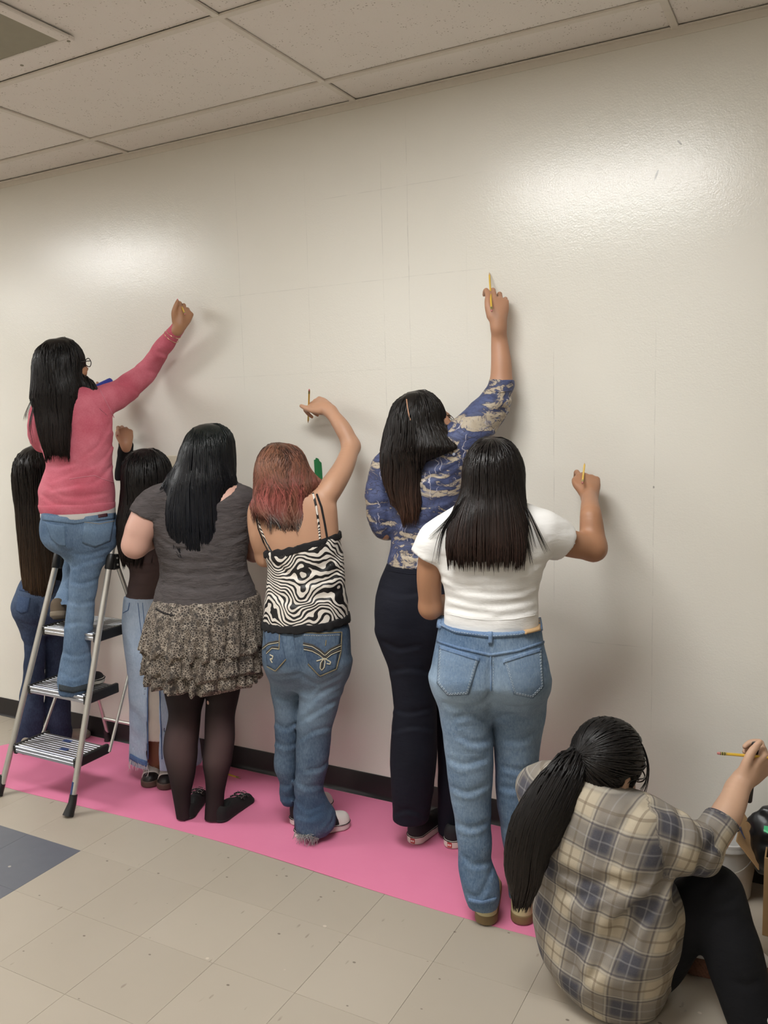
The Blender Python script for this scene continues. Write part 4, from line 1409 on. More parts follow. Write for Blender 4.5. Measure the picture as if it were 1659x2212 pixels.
    for tops, bots, pm in (([(950, 1393), (992, 1406), (1036, 1420)], [(945, 1476), (968, 1503), (1012, 1500)], 1), ([(1087, 1424), (1128, 1411), (1168, 1399)], [(1109, 1499), (1150, 1508), (1173, 1484)], 1)):
        po_, O = p.sewn('pocket', j, tops, bots, den2, je)
        ed = [tops[0]] + [tops[0], bots[0]][1:] + bots[1:] + [tops[-1]]
        for dx in (.92, .86):
            cx, cy = np.mean([q[0] for q in ed]), np.mean([q[1] for q in ed])
            p.dashes('stitching', j, [(cx + (a - cx) * dx, cy + (b - cy) * dx) for a, b in ed], stitch, je, lift=.0042)
        p.sewn('pocket_hem', j, tops, [(a, b + 9) for a, b in tops], seamd, je, 14, 3, .0035)
    wb = [(953, 1334), (985, 1350), (1056, 1356), (1120, 1352), (1164, 1340)]
    p.sewn('waistband', j, [(a, b - 6) for a, b in wb], [(952, 1352), (985, 1368), (1058, 1378), (1120, 1374), (1168, 1362)], seamd, je, 24, 4, .003)
    p.dashes('stitching', j, [(953, 1349), (985, 1364), (1058, 1374), (1120, 1370), (1167, 1358)], stitch, je, lift=.005)
    p.sewn('back_patch', j, [(1132, 1344), (1161, 1337)], [(1132, 1370), (1162, 1362)], plain('tan_leather_patch', lin((186, 152, 110)), .6), je, 8, 6, .0085)[0]
    for tops, bots in (([(1056, 1350), (1064, 1350)], [(1055, 1390), (1064, 1390)]), ([(1160, 1335), (1165, 1334)], [(1163, 1364), (1168, 1362)]), ([(951, 1327), (957, 1330)], [(947, 1356), (953, 1358)])):
        p.sewn('belt_loop', j, tops, bots, seamd, je, 2, 8, .006)
    p.sewn('yoke_seam', j, [(944, 1382), (990, 1396), (1060, 1412), (1120, 1402), (1174, 1384)], [(944, 1387), (990, 1402), (1060, 1418), (1120, 1408), (1174, 1390)], seamd, je, 24, 2, .002)
    p.seam('centre_seam', j, [(1060, 1416), (1061, 1450), (1061, 1492)], .0028, seamd, je)
    p.dashes('stitching', j, [(1065, 1418), (1066, 1450), (1065, 1485)], stitch, je)
    for lg, xs in ((RL_, (lL[-1])), (RR_, (lR[-1]))):
        y_, a_, b_ = xs[:3]; mid = (a_ + b_) / 2
        hm = [(a_ + 3, y_ - 9), (mid, y_ - 3), (b_ - 3, y_ - 11)]
        p.sewn('cuff_hem', j, [(q, r_ - 9) for q, r_ in hm], hm, seamd, je, 12, 2, .0025)
    # hair
    hg = G((hc[0] - .2, hc[1] - .26, 1.12), (hc[0] + .2, hc[1] + .16, 1.66), .006)
    hr = p.rows([(944, 1050, 1070, .9, .03), (950, 1036, 1090, .95, .03), (962, 1024, 1104, 1.05, .03), (985, 1013, 1118, 1.1, .03), (1020, 1005, 1129, 1.0, .02), (1060, 999, 1130, .85, -.005), (1100, 982, 1135, .62, -.04), (1140, 968, 1138, .40, -.075), (1185, 966, 1134, .28, -.1), (1212, 968, 1132, .2, -.105)])
    hg.loft(hr, p.yaw, .01, rnd=.008)
    # keep the face clear
    p.cap(hg)
    hg.disp(lambda x, y, z: .004 * (vnoise(x * 60, y * 60, z * 4, 6) - .5))
    hm_ = hair_mat('black_hair_white_tee', [(0, (.008, .0065, .006)), (.55, (.010, .007, .006)), (1, (.026, .014, .011))], .5, .30)
    lr_ = lambda P_, r_: p.P(1056, 1228)[2] + .012 * r_.random(len(P_)) + .03 * r_.random(len(P_)) ** 4
    ho = p.hair(hg, hm_, hc + [0, -.02, 0], n=1500, tipz=lr_, r=.0018)
    p.wisps([[(1130, 1085, -.05), (1148, 1120, -.07), (1166, 1160, -.08), (1180, 1190, -.085)], [(1128, 1090, -.06), (1142, 1130, -.085), (1156, 1185, -.09)], [(1000, 1070, -.06), (972, 1120, -.075), (930, 1165, -.04)], [(990, 1090, -.08), (958, 1150, -.085), (946, 1215, -.07)], [(1128, 1120, -.09), (1140, 1170, -.1), (1150, 1215, -.1)]], hm_, ho)
    # shoes
    tan = plain('cream_leather', lin((196, 184, 142)), .55); gum = plain('brown_gum_sole', lin((122, 100, 66)), .6)
    hl = at_z(1049, 2003)[:2]; p.shoe(hl, hl + p.vd[:2] + p.e1[:2] * .06, tan, gum, L=.25, sole=.034, height=.08, hw=.038)
    hl = at_z(1124, 2002)[:2]; p.shoe(hl, hl + p.vd[:2] + p.e1[:2] * .2, tan, gum, L=.25, sole=.034, height=.08, hw=.038)
    return p


person_white_tee()
# ================================================================ person in zebra camisole
def cut_plane(p, L, R):
    """height of a sloping hem from two pixels: returns fn(X,Y)->z"""
    A, B = p.P(*L), p.P(*R); e = p.e1
    ua, ub = A @ e, B @ e
    return lambda X, Y: A[2] + (B[2] - A[2]) * np.clip(((X * e[0] + Y * e[1]) - ua) / (ub - ua), -.25, 1.25)


def zebra_mat():
    m = N('zebra_print'); v = m.n('ShaderNodeNewGeometry').outputs['Position']
    x, y, z = m.sep(v)
    n1 = m.noise(m.map(v, (1, 1, 1)), 7.5, 1.5, .4); n2 = m.noise(v, 26, 1)
    ph = m.math('ADD', m.math('ADD', m.math('MULTIPLY', z, 44), m.math('MULTIPLY', n1, 13)), m.math('MULTIPLY', n2, .9))
    ph = m.math('ADD', ph, m.math('MULTIPLY', x, 14))
    s = m.math('SINE', m.math('MULTIPLY', ph, 6.2832))
    k = m.step(m.math('ADD', s, m.math('MULTIPLY', m.math('SUBTRACT', m.noise(v, 14, 1), .5), 1.3)), -.18, -.02)
    m.set(Base_Color=m.mix(k, lin((20, 18, 20)), lin((226, 218, 208))), Roughness=.5)
    m.bump(m.noise(m.map(v, (1, 1, 1.6)), 20, 3), .35, .006)
    return m.m


def person_zebra():
    p = Person('person with red and grey dip dyed hair in a zebra print camisole', at_z(655, 1800)[:2], yaw=.34)
    sk = skin_mat('peach_tan_skin', lin((190, 146, 118)))
    den = denim_mat('mid_blue_denim', lin((56, 74, 98)), lin((120, 138, 156)), .5)
    trim = plain('black_lace', lin((17, 15, 18)), .85, bump=.6, bscale=260)
    zeb = zebra_mat()
    tor = [(1062, 600, 690, .9), (1078, 572, 712, .6), (1100, 558, 728, .52), (1144, 560, 731, .56), (1180, 572, 735, .6), (1200, 578, 733, .6), (1225, 598, 724, .6), (1282, 598, 724, .62), (1329, 594, 730, .64), (1360, 592, 730, .66)]
    cam_ = [(1140, 572, 731, .58), (1180, 573, 735, .62), (1200, 574, 738, .64), (1225, 582, 741, .66), (1270, 578, 744, .7), (1329, 572, 750, .74), (1370, 569, 753, .76)]
    hip = [(1345, 570, 751, .74), (1366, 568, 756, .75), (1400, 568, 757, .78), (1430, 573, 753, .78), (1455, 582, 748, .66), (1482, 602, 728, .46)]
    lL = [(1430, 574, 655), (1484, 585, 652), (1552, 593, 648), (1603, 593, 644), (1657, 593, 642), (1690, 604, 640), (1710, 603, 640), (1728, 607, 640), (1738, 612, 640)]
    lR = [(1430, 646, 756), (1468, 648, 747), (1528, 645, 731), (1576, 641, 717), (1619, 640, 713), (1670, 638, 704), (1704, 636, 699), (1735, 634, 710, .9, -.02), (1758, 634, 724, .9, -.03), (1782, 638, 724, .9, -.04), (1798, 642, 712, .9, -.04)]
    RT, RC, RH, RL_, RR_ = p.rows(tor), p.rows(cam_), p.rows(hip), p.rows(lL, .95, .05), p.rows(lR, .95, -.02)
    sh = p.P(712, 1058, -.01); el = p.P(759, 964, .14); wr = at_y(705, 882, -.12); kn = at_y(668, 868, -.09)
    shl = p.P(562, 1100, .02); ell = p.P(572, 1204, .07); wrl = p.P(640, 1190, .24)
    hc = p.P(612, 1030, .04)
    p.body(sk, [(RT, .0), (RH, .022), (RL_, .02), (RR_, .022)],
           [([p.P(690, 1085, -.01), sh, p.P(742, 1010, .06), el], [.05, .048, .041, .034]), ([el, p.P(743, 930, .16), p.P(722, 900, .2), wr], [.034, .0335, .027, .0205]),
            ([p.P(580, 1090, .0), shl, p.P(560, 1155, .03), ell], [.046, .046, .04, .034]), ([ell, (ell + wrl) / 2, wrl], [.034, .032, .022])],
           hc, (-.45, .9, -.12), (0, .1, 1),
           hands=[dict(wrist=wr, d=kn - wr, back=-p.vd + np.array([0, 0, .45]), thumb=-1, curls=[(.55, 1.1, .6), (.75, 1.15, .7), (.9, 1.2, .8), (1.0, 1.3, .8)], rw=.021, sc=.95,
                       tpts=[(.018, .024, .002), (.056, .040, .010), (.090, .042, .012), (.122, .040, .012)]),
                  dict(wrist=wrl, d=p.vd, back=(0, 0, 1), thumb=1)], neck=p.P(628, 1085, .01))
    at, tips, tp = p.grips[0]
    p.nails('thumb_nail', tp[-1], tp[-1] - tp[-2], -p.vd + np.array([0, 0, .5]), plain('dark_nail', lin((70, 30, 34)), .25), .014, .005)
    pencil(at_y(665.5, 914, -.02), at_y(668, 841, -.175), 'yellow pencil held upright in the raised bent hand')
    # camisole
    c = auto_grid([RC], .0064); top = cut_plane(p, (573, 1193), (730, 1149)); bot = cut_plane(p, (572, 1352), (751, 1330))
    c.loft(RC, p.yaw, .0, off=.006, tilt=(lambda X, Y, Z: Z - top(X, Y), lambda X, Y, Z: bot(X, Y) - Z), zlim=(RC[0].min() - .02, RC[0].max() + .03))
    for pts in ([(735, 1200), (700, 1225), (660, 1238)], [(738, 1230), (705, 1255), (650, 1262)], [(590, 1215), (620, 1240), (660, 1250)], [(742, 1270), (700, 1290), (660, 1292)], [(585, 1280), (620, 1300), (650, 1306)], [(610, 1225), (625, 1280), (618, 1330)], [(690, 1240), (700, 1290), (720, 1325)]):
        c.crease(pts, .007, .45, .025); c.crease([(a, b + 10) for a, b in pts], .008, .4, .025, 'u')
    c.disp(lambda x, y, z: .010 * (vnoise(x * 20, y * 20, z * 22, 8) - .5))
    cm_ = c.build('camisole', zeb, p.root)
    for nm, f0, f1, off in (('lace_trim', lambda X, Y: top(X, Y) - .022, lambda X, Y: top(X, Y) + .004, .009), ('lace_trim', lambda X, Y: bot(X, Y) - .014, lambda X, Y: bot(X, Y) + .016, .011)):
        l = auto_grid([RC], .0042)
        l.loft(RC, p.yaw, .0, off=off, tilt=(lambda X, Y, Z: Z - f1(X, Y) - .003 * np.sin((X - Y) * 150), lambda X, Y, Z: f0(X, Y) - Z - .003 * np.sin((X - Y) * 190)), zlim=(RC[0].min() - .05, RC[0].max() + .05))
        l.disp(lambda x, y, z: .005 * (vnoise(x * 60, y * 60, z * 25, 9) - .5))
        V, Q = l.mesh(); ob = mesh_np(nm, V, Q, trim, None); p._adopt(ob, cm_)
    bg = auto_grid([RT], .006); bg.loft(RT, p.yaw, .02, rnd=.01); bg.chain([p.P(690, 1085, -.01), sh, p.P(742, 1010, .06)], [.05, .048, .041], n=8, k=.022); bg.chain([p.P(580, 1090, .0), shl, p.P(560, 1155, .03)], [.046, .046, .04], n=8, k=.022)
    p.seam('strap', bg, [(676, 1066), (683, 1095), (688, 1130), (691, 1165)], .0045, zeb, cm_, lift=.001)
    p.seam('strap', bg, [(684, 1068), (694, 1095), (701, 1130), (706, 1160)], .0042, trim, cm_, lift=.001)
    p.seam('strap', bg, [(556, 1112), (562, 1140), (574, 1168), (587, 1192)], .0042, zeb, cm_, lift=.001)
    p.seam('strap', bg, [(553, 1115), (558, 1142), (569, 1170), (582, 1195)], .003, trim, cm_, lift=.0005)
    # jeans
    j = auto_grid([RH, RL_, RR_], .0064)
    j.loft(RL_, p.yaw, .012); j.loft(RR_, p.yaw, .012); j.loft(RH, p.yaw, .05)
    j.ell(p.P(612, 1418, -.04), (.07, .07, .085), None, .05); j.ell(p.P(700, 1420, -.05), (.075, .075, .09), None, .05)
    j.crease([(652, 1470), (648, 1430), (646, 1395)], .007, .5, .03)
    j.crease([(650, 1455), (620, 1462), (588, 1462)], .006, .45, .025); j.crease([(656, 1462), (690, 1478), (735, 1458)], .006, .45, .025)
    for pts in ([(655, 1535), (690, 1500), (745, 1470)], [(650, 1560), (690, 1535), (730, 1512)], [(592, 1560), (615, 1575), (642, 1562)], [(590, 1600), (615, 1612), (640, 1605)], [(645, 1600), (680, 1580), (715, 1570)], [(712, 1640), (690, 1660), (660, 1665)], [(600, 1690), (620, 1700), (638, 1680)], [(606, 1720), (622, 1726), (638, 1722)],
                [(640, 1730), (665, 1750), (700, 1735)], [(690, 1785), (708, 1770), (714, 1748)], [(640, 1760), (668, 1768), (690, 1755)], [(705, 1790), (718, 1775), (722, 1758)], [(592, 1500), (615, 1512), (645, 1500)], [(642, 1690), (665, 1702), (698, 1695)], [(660, 1520), (672, 1500), (682, 1485)]):
        j.crease(pts, .007, .5, .022); j.crease([(a, b + 9) for a, b in pts], .008, .4, .025, 'u')
    j.disp(lambda x, y, z: .007 * (vnoise(x * 12 + z * 9, y * 12, z * 17 + 5 * x, 12) - .5) * np.clip((1.0 - z) * 2, .25, 1))
    je = j.build('jeans', den, p.root, attrs=lambda V: {'wash': .5 * np.exp(-((V[:, 2] - .62) / .14) ** 2) - .35 * np.exp(-((V[:, 2] - .1) / .12) ** 2)})
    den2 = denim_mat('dark_denim_pocket', lin((58, 74, 98)), lin((112, 130, 148)), .1)
    gold = plain('bronze_stitching', lin((132, 120, 92)), .7); pale = plain('cream_cord', lin((196, 188, 164)), .7); dk = plain('dark_stitching', lin((62, 58, 54)), .8)
    px = lambda a, b: (550 + a * .13864, 1320 + b * .13864)
    L_ = lambda *q: [px(*t) for t in q]
    p.sewn('pocket', j, L_((735, 335), (1050, 345), (1350, 330)), L_((835, 810), (1010, 1030), (1265, 900)), den2, je)
    p.sewn('pocket', j, L_((150, 280), (280, 300), (395, 320)), L_((205, 860), (330, 945), (490, 760)), den2, je)
    for q in (L_((735, 335), (1050, 345), (1350, 330)), L_((1350, 330), (1340, 620), (1270, 900), (1015, 1010), (835, 820)), L_((150, 280), (280, 300), (395, 320)), L_((395, 320), (385, 600)), L_((205, 860), (330, 930), (490, 750))):
        p.seam('pocket_cord', j, q, .0023, gold, je, lift=.003)
    for q in (L_((760, 500), (900, 530), (1010, 600), (1090, 670), (1180, 590), (1330, 520)), L_((770, 570), (900, 600), (1010, 660), (1090, 730), (1190, 650), (1330, 590)), L_((140, 570), (230, 500), (380, 470)), L_((200, 640), (280, 560), (380, 570))):
        p.seam('embroidered_band', j, q, .0040, dk, je, lift=.003)
        p.seam('embroidered_cord', j, [(a, b + 3.2) for a, b in q], .0016, pale, je, lift=.0055)
    for q in (L_((1085, 730), (1030, 800), (1020, 880), (1045, 915), (1085, 870), (1095, 790), (1085, 730)), L_((1085, 730), (1140, 770), (1180, 790), (1170, 825), (1120, 815)), L_((1085, 730), (1020, 760), (965, 775)), L_((250, 680), (295, 700), (285, 745), (255, 740)), L_((255, 745), (285, 800))):
        p.seam('fleur_embroidery', j, q, .0024, pale, je, lift=.0045)
    p.seam('fleur_embroidery', j, L_((1060, 770), (1050, 840), (1045, 890)), .0045, dk, je, lift=.003)
    p.seam('pocket_buttonhole', j, L_((1110, 450), (1100, 540)), .0022, gold, je, lift=.004)
    p.dashes('stitching', j, L_((770, 375), (1050, 385), (1320, 372)), pale, je, lift=.0045)
    p.seam('centre_seam', j, L_((600, 310), (610, 450), (640, 600)), .0022, den2, je)
    for pm in ((610, 1752, 14, den), (668, 1812, 26, None)):
        pass
    fr = MB(); lr = random.Random(5)
    gray = plain('frayed_threads', lin((150, 150, 148)), .9)
    for k in range(70):
        u = lr.random(); a = j.hit(644 + 46 * u, 1802 + 9 * u + 6 * math.sin(u * 9) * .3)
        b = a + np.array([lr.uniform(-.012, .012), lr.uniform(-.02, 0), lr.uniform(-.002, .012)]); cc = b + np.array([lr.uniform(-.014, .014), lr.uniform(-.016, .004), 0]); cc[2] = max(.0045, b[2] - lr.uniform(0, .03)); b[2] = max(b[2], .006)
        fr.tube([a, b, cc], [.0012, .0013, .0006], n=4)
    ob = fr.build('frayed_hem', gray, None); ob['kind'] = 'stuff'; p._adopt(ob, je)
    # hair
    hg = G(hc + [-.22, -.24, -.30], hc + [.22, .2, .2], .006)
    hr = p.rows([(956, 590, 606, .9), (962, 575, 632, .95), (975, 564, 648, 1), (990, 557, 657, 1.05), (1022, 551, 669, 1.0), (1045, 551, 678, .9, .0), (1063, 551, 672, .75, -.02), (1085, 553, 655, .6, -.04), (1105, 556, 655, .5, -.05), (1125, 575, 662, .42, -.055), (1140, 610, 662, .35, -.055)], dd=.02)
    hg.loft(hr, p.yaw, .01, rnd=.01)
    hg.chain([p.P(660, 1040, 0), p.P(684, 1050, 0), p.P(697, 1040, -.01)], [.035, .024, .006], n=8, k=.03)
    hg.chain([p.P(575, 1090, -.03), p.P(553, 1098, -.03), p.P(545, 1090, -.03)], [.03, .018, .005], n=6, k=.02)
    p.cap(hg)
    hg.disp(lambda x, y, z: .013 * (vnoise(x * 26, y * 26, z * 13, 14) - .5) * np.clip((1.52 - z) * 8, .1, 1))
    hm_ = hair_mat('dip_dyed_red_hair', [(0, lin((62, 42, 34))), (.13, lin((92, 58, 46))), (.3, lin((112, 74, 58))), (.52, lin((108, 60, 52))), (.70, lin((140, 78, 72))), (.84, lin((128, 84, 78))), (1, lin((112, 112, 110)))], .85, .4, (lin((124, 86, 66)), .55))
    p.hair(hg, hm_, hc + [0, .0, 0], n=1300, r=.0018, curl=.6, over=.03, jit=1.2)
    # canvas shoes
    can = plain('black_canvas', lin((24, 23, 25)), .8, bump=.3); rub = plain('scuffed_white_rubber', lin((214, 206, 200)), .5); blk = plain('black_line', lin((20, 18, 20)), .5)
    h = at_z(627, 1787)[:2]; tt = at_z(713, 1737)[:2]; d_ = (tt - h) / np.linalg.norm(tt - h); p.shoe(tt - d_ * .235, tt, can, rub, L=.235, sole=.03, toe_cap=rub, foxing=blk)
    h = at_z(652, 1806)[:2]; tt = at_z(755, 1782)[:2]; d_ = (tt - h) / np.linalg.norm(tt - h); p.shoe(tt - d_ * .235, tt, can, rub, L=.235, sole=.03, toe_cap=rub, foxing=blk)


person_zebra()


# ================================================================ person in ruffled leopard skirt
def crinkle_mat():
    m = N('crinkled_charcoal_jersey'); v = m.n('ShaderNodeNewGeometry').outputs['Position']
    w = m.noise(m.map(v, (1, 1, 3.6)), 22, 4, .6, .6)
    m.set(Base_Color=m.mix(w, lin((58, 54, 55)), lin((98, 92, 92))), Roughness=.9)
    m.b.inputs['Specular IOR Level'].default_value = .2
    m.bump(m.math('ADD', w, m.math('MULTIPLY', m.noise(v, 300, 1), .1)), .9, .008)
    return m.m


def leopard_mat():
    m = N('leopard_chiffon'); v = m.n('ShaderNodeNewGeometry').outputs['Position']
    q = m.map(v, (1, 1, 1.25), (0, .5, 0))
    wq = m.n('ShaderNodeMix', data_type='RGBA'); 
    d = m.voro(m.mix(.012, q, m.noise(v, 40, 2, out='Color'), 'ADD'), 92, 'DISTANCE_TO_EDGE', 'Distance')
    line = m.math('MULTIPLY', m.math('SUBTRACT', 1.0, m.step(d, .02, .115)), m.step(m.noise(v, 30, 2), .3, .55))
    cell = m.noise(v, 55, 2)
    base = m.mix(m.step(cell, .4, .6), lin((46, 40, 37)), lin((84, 74, 65)))
    m.set(Base_Color=m.mix(m.math('MULTIPLY', line, .85), base, lin((182, 170, 156))), Roughness=.7)
    m.bump(m.noise(m.map(v, (1, 1, .5)), 60, 2), .4, .006)
    return m.m


def tights_mat():
    m = N('sheer_black_tights'); v = m.n('ShaderNodeNewGeometry').outputs['Position']
    lw = m.n('ShaderNodeLayerWeight'); lw.inputs[0].default_value = .42
    z = m.sep(v)[2]
    st = m.math('ADD', m.math('MULTIPLY', m.step(m.math('ABSOLUTE', m.math('SUBTRACT', z, .32)), .19, .02), .55), .28)
    k = m.math('MULTIPLY', m.math('SUBTRACT', 1.0, lw.outputs['Facing']), st)
    m.set(Base_Color=m.mix(m.math('POWER', k, 1.25), lin((16, 14, 17)), lin((98, 78, 78))), Roughness=.75)
    m.b.inputs['Specular IOR Level'].default_value = .2
    m.bump(m.noise(v, 500, 1), .15, .0006)
    return m.m


def person_leopard():
    p = Person('person with long black hair in grey tee and ruffled leopard skirt', at_z(440, 1768)[:2], yaw=.42)
    sk = skin_mat('pale_pink_skin', lin((206, 162, 146)))
    tee_m = crinkle_mat(); leo = leopard_mat(); ti = tights_mat()
    tor = [(1040, 400, 500, .9), (1056, 360, 528, .6), (1075, 338, 545, .55), (1100, 329, 542, .58), (1140, 327, 539, .62), (1181, 335, 537, .66), (1214, 344, 533, .7), (1237, 345, 537, .72), (1275, 335, 552, .76), (1306, 331, 560, .78)]
    lL = [(1440, 346, 446), (1501, 357, 444), (1545, 364, 434), (1589, 355, 430), (1619, 353, 427), (1670, 364, 422), (1721, 374, 412), (1750, 379, 412), (1772, 383, 414)]
    lR = [(1440, 444, 530), (1511, 445, 515), (1552, 443, 507), (1596, 442, 507), (1636, 438, 502), (1687, 444, 490), (1721, 445, 484), (1750, 443, 484), (1776, 442, 486)]
    RT, RL_, RR_ = p.rows(tor), p.rows(lL, 1.0, .02), p.rows(lR, 1.0, -.02)
    hipr = p.rows([(1290, 340, 552, .75), (1400, 335, 545, .8), (1470, 346, 532, .7)])
    shl = p.P(330, 1092, .03); ell = p.P(292, 1178, .02); wrl = p.P(360, 1150, .22)
    shr = p.P(536, 1092, -.01); elr = p.P(550, 1190, .08); wrr = p.P(520, 1130, .26)
    hc = p.P(452, 990, .03)
    p.body(sk, [(p.inset(RT, .007, .032, 1085, 1125), 0), (hipr, .02), (RL_, .003), (RR_, .003)],
           [([p.P(360, 1080, .02), shl, p.P(305, 1140, .02), ell], [.055, .058, .060, .050]), ([ell, (ell + wrl) / 2, wrl], [.050, .042, .026]),
            ([p.P(505, 1080, .0), shr, p.P(545, 1140, .02), elr], [.055, .056, .05, .045]), ([elr, (elr + wrr) / 2, wrr], [.045, .038, .026])],
           hc, (-.45, .9, -.05), (0, .03, 1), hands=[dict(wrist=wrl, d=p.vd, back=(-.6, 0, .8), thumb=1), dict(wrist=wrr, d=p.vd, back=(.6, 0, .8), thumb=-1)], neck=p.P(446, 1060, .01))
    # tights
    g = auto_grid([RL_, RR_, hipr], .006)
    g.loft(hipr, p.yaw, .02); g.loft(RL_, p.yaw, .008, off=.001); g.loft(RR_, p.yaw, .008, off=.001)
    g.build('tights', ti, p.root)
    sp = plain('bare_skin_hole', lin((206, 168, 152)), .5)
    mb = MB(); q = g.hit(449, 1518); mb.lathe([(0, 0), (.006, .001), (.0085, .0)], q - g.grad(q[None])[0] * .0002, g.grad(q[None])[0], n=14, cap=False); ob = mb.build('tights_hole', sp, None); p._adopt(ob, p.root)
    # tee
    t = auto_grid([RT, ('c', [p.P(292, 1095), p.P(560, 1100)])], .0064)
    bot = cut_plane(p, (331, 1309), (556, 1292))
    t.loft(RT, p.yaw, .02, tilt=(lambda X, Y, Z: Z - RT[0].max(), lambda X, Y, Z: bot(X, Y) - Z), zlim=(RT[0].min() - .03, RT[0].max()), rnd=.008)
    cl = p.P(309, 1117, .025)
    t.chain([p.P(395, 1072, .02), p.P(355, 1078, .02), shl, p.P(300, 1140, .02)], [.062, .066, .068, .072], n=9, k=.03, cut=[(cl, np.array(p.P(300, 1150, .02)) - shl)])
    cr_ = p.P(546, 1120, .0)
    t.chain([p.P(480, 1072, .0), p.P(515, 1078, .0), shr, p.P(552, 1140, .02)], [.062, .064, .064, .062], n=9, k=.03, cut=[(cr_, np.array(p.P(552, 1150, .02)) - shr)])
    nk = p.P(436, 1030, -.02)
    t.ell(p.P(436, 1050, -.04), (.135, .135, .082), None, .012, 's')
    for pts in ([(350, 1236), (400, 1240), (460, 1242), (530, 1232)], [(350, 1262), (420, 1272), (520, 1262)], [(348, 1205), (400, 1216), (470, 1214)], [(340, 1160), (380, 1185), (430, 1190)], [(535, 1150), (505, 1165), (470, 1172)], [(330, 1135), (345, 1115), (352, 1085)]):
        t.crease(pts, .006, .45, .025); t.crease([(a, b + 9) for a, b in pts], .009, .3, .03, 'u')
    t.disp(lambda x, y, z: .005 * (vnoise(x * 24, y * 24, z * 75, 21) - .5) + .004 * (vnoise(x * 60, y * 60, z * 170, 22) - .5))
    t.build('tee', tee_m, p.root)
    # skirt: three ruffled tiers
    sk0 = None
    tiers = [([(1285, 335, 560, .78), (1320, 320, 566, .8), (1350, 314, 570, .82), (1395, 305, 573, .84)], 0), ([(1360, 322, 560, .82), (1395, 315, 566, .84), (1437, 309, 572, .85)], 1), ([(1405, 325, 556, .82), (1437, 320, 560, .84), (1466, 316, 562, .85)], 2)]
    for rr, i in tiers:
        R_ = p.rows(rr); zt, zb = R_[0].max(), R_[0].min()
        gt = auto_grid([R_], .0052)

        def wave(th, Z, i=i, zt=zt, zb=zb):
            u = np.clip((zt - Z) / (zt - zb), 0, 1)
            return u * (.010 * np.sin(23 * th + 1.7 * np.sin(5 * th + i) + i * 2) + .005 * np.sin(41 * th + 2 * np.sin(7 * th)))
        edge = lambda X, Y, Z, zb=zb, i=i: zb + .010 * np.sin((X - .6 * Y) * 62 + i) + .007 * np.sin((X - .6 * Y) * 151 + 2 * i) - Z
        gt.loft(R_, p.yaw, 0, wave=wave, tilt=(lambda X, Y, Z, zt=zt: Z - zt, edge), zlim=(zb - .03, zt))
        gt.disp(lambda x, y, z: .006 * (vnoise(x * 45, y * 45, z * 30, 30 + i) - .5))
        V, Q = gt.mesh(); ob = mesh_np('ruffle_tier' if sk0 else 'skirt', V, Q, leo, None); p._adopt(ob, sk0 or p.root)
        if sk0 is None:
            sk0 = ob
            p.seam('waist_gap', gt, [(337, 1316), (355, 1325), (375, 1330)], .004, plain('dark_waistband', lin((22, 18, 20)), .8), sk0, lift=-.001)
    # hair
    hg = G(hc + [-.24, -.28, -.50], hc + [.24, .2, .2], .006)
    hr = p.rows([(914, 440, 462, .9), (919, 425, 480, .95), (930, 410, 494, 1), (950, 400, 503, 1.05), (980, 388, 506, 1.0), (1015, 379, 507, .95, .01), (1042, 368, 506, .75, -.02), (1070, 362, 486, .55, -.05), (1110, 359, 474, .42, -.075), (1147, 363, 468, .36, -.09), (1174, 384, 460, .3, -.1), (1196, 404, 452, .25, -.105)], dd=.02)
    hg.loft(hr, p.yaw, .01, rnd=.01)
    hg.chain([p.P(378, 1035, 0), p.P(362, 1052, -.01), p.P(346, 1063, -.02)], [.03, .02, .006], n=8, k=.02)
    hg.chain([p.P(485, 1045, -.02), p.P(505, 1066, -.03), p.P(520, 1062, -.03)], [.04, .022, .006], n=8, k=.02)
    p.cap(hg)
    hg.disp(lambda x, y, z: .005 * (vnoise(x * 50, y * 50, z * 4, 16) - .5))
    hm_ = hair_mat('blue_black_hair', [(0, (.010, .013, .012)), (.25, (.006, .006, .007)), (1, (.006, .007, .011))], .4, .30)
    ho = p.hair(hg, hm_, hc + [0, 0, 0], n=1500, over=.05, r=.0018)
    p.wisps([[(500, 1010, -.01), (510, 1040, -.02), (522, 1060, -.03)], [(490, 1040, -.04), (504, 1070, -.06), (522, 1064, -.06)], [(480, 1050, -.05), (500, 1074, -.06), (516, 1070, -.06)], [(382, 1040, -.02), (360, 1056, -.03), (344, 1064, -.03)]], hm_, ho, n=14)
    bl = plain('black_suede', lin((20, 19, 19)), .85); bs = plain('black_sole', lin((17, 16, 16)), .6); sil = plain('silver_buckle', lin((190, 188, 184)), .25, 1.0)
    for hp_, tp_ in (((400, 1776), (448, 1700)), ((466, 1782), (533, 1731))):
        h, tt = at_z(*hp_)[:2], at_z(*tp_)[:2]
        d_ = (tt - h) / np.linalg.norm(tt - h)
        up = p.shoe(h + d_ * .01 , tt, bl, bs, L=.245, sole=.012, height=.058, hw=.034)
        R, heel, gu, place, up, outl = p._shoe
        mb = MB()
        for xx in (.150, .178):
            zz = .012 + .058 * .56
            mb.tube([R @ np.array([xx, y, zz + .010 - 9 * y * y]) + heel for y in np.linspace(-.036, .036, 9)], .0038, n=6)
        st_ = mb.build('strap', bs, None, smooth=60); p._adopt(st_, up)
        mb = MB()
        for xx, yy in ((.150, -.018), (.178, -.012)):
            c4 = [R @ np.array([xx + a, yy + b, .012 + .058 * .56 + .0145 - 9 * (yy + b) ** 2]) + heel for a, b in ((-.010, -.009), (.010, -.009), (.010, .009), (-.010, .009))]
            mb.tube(c4, .0016, n=6, closed=True)
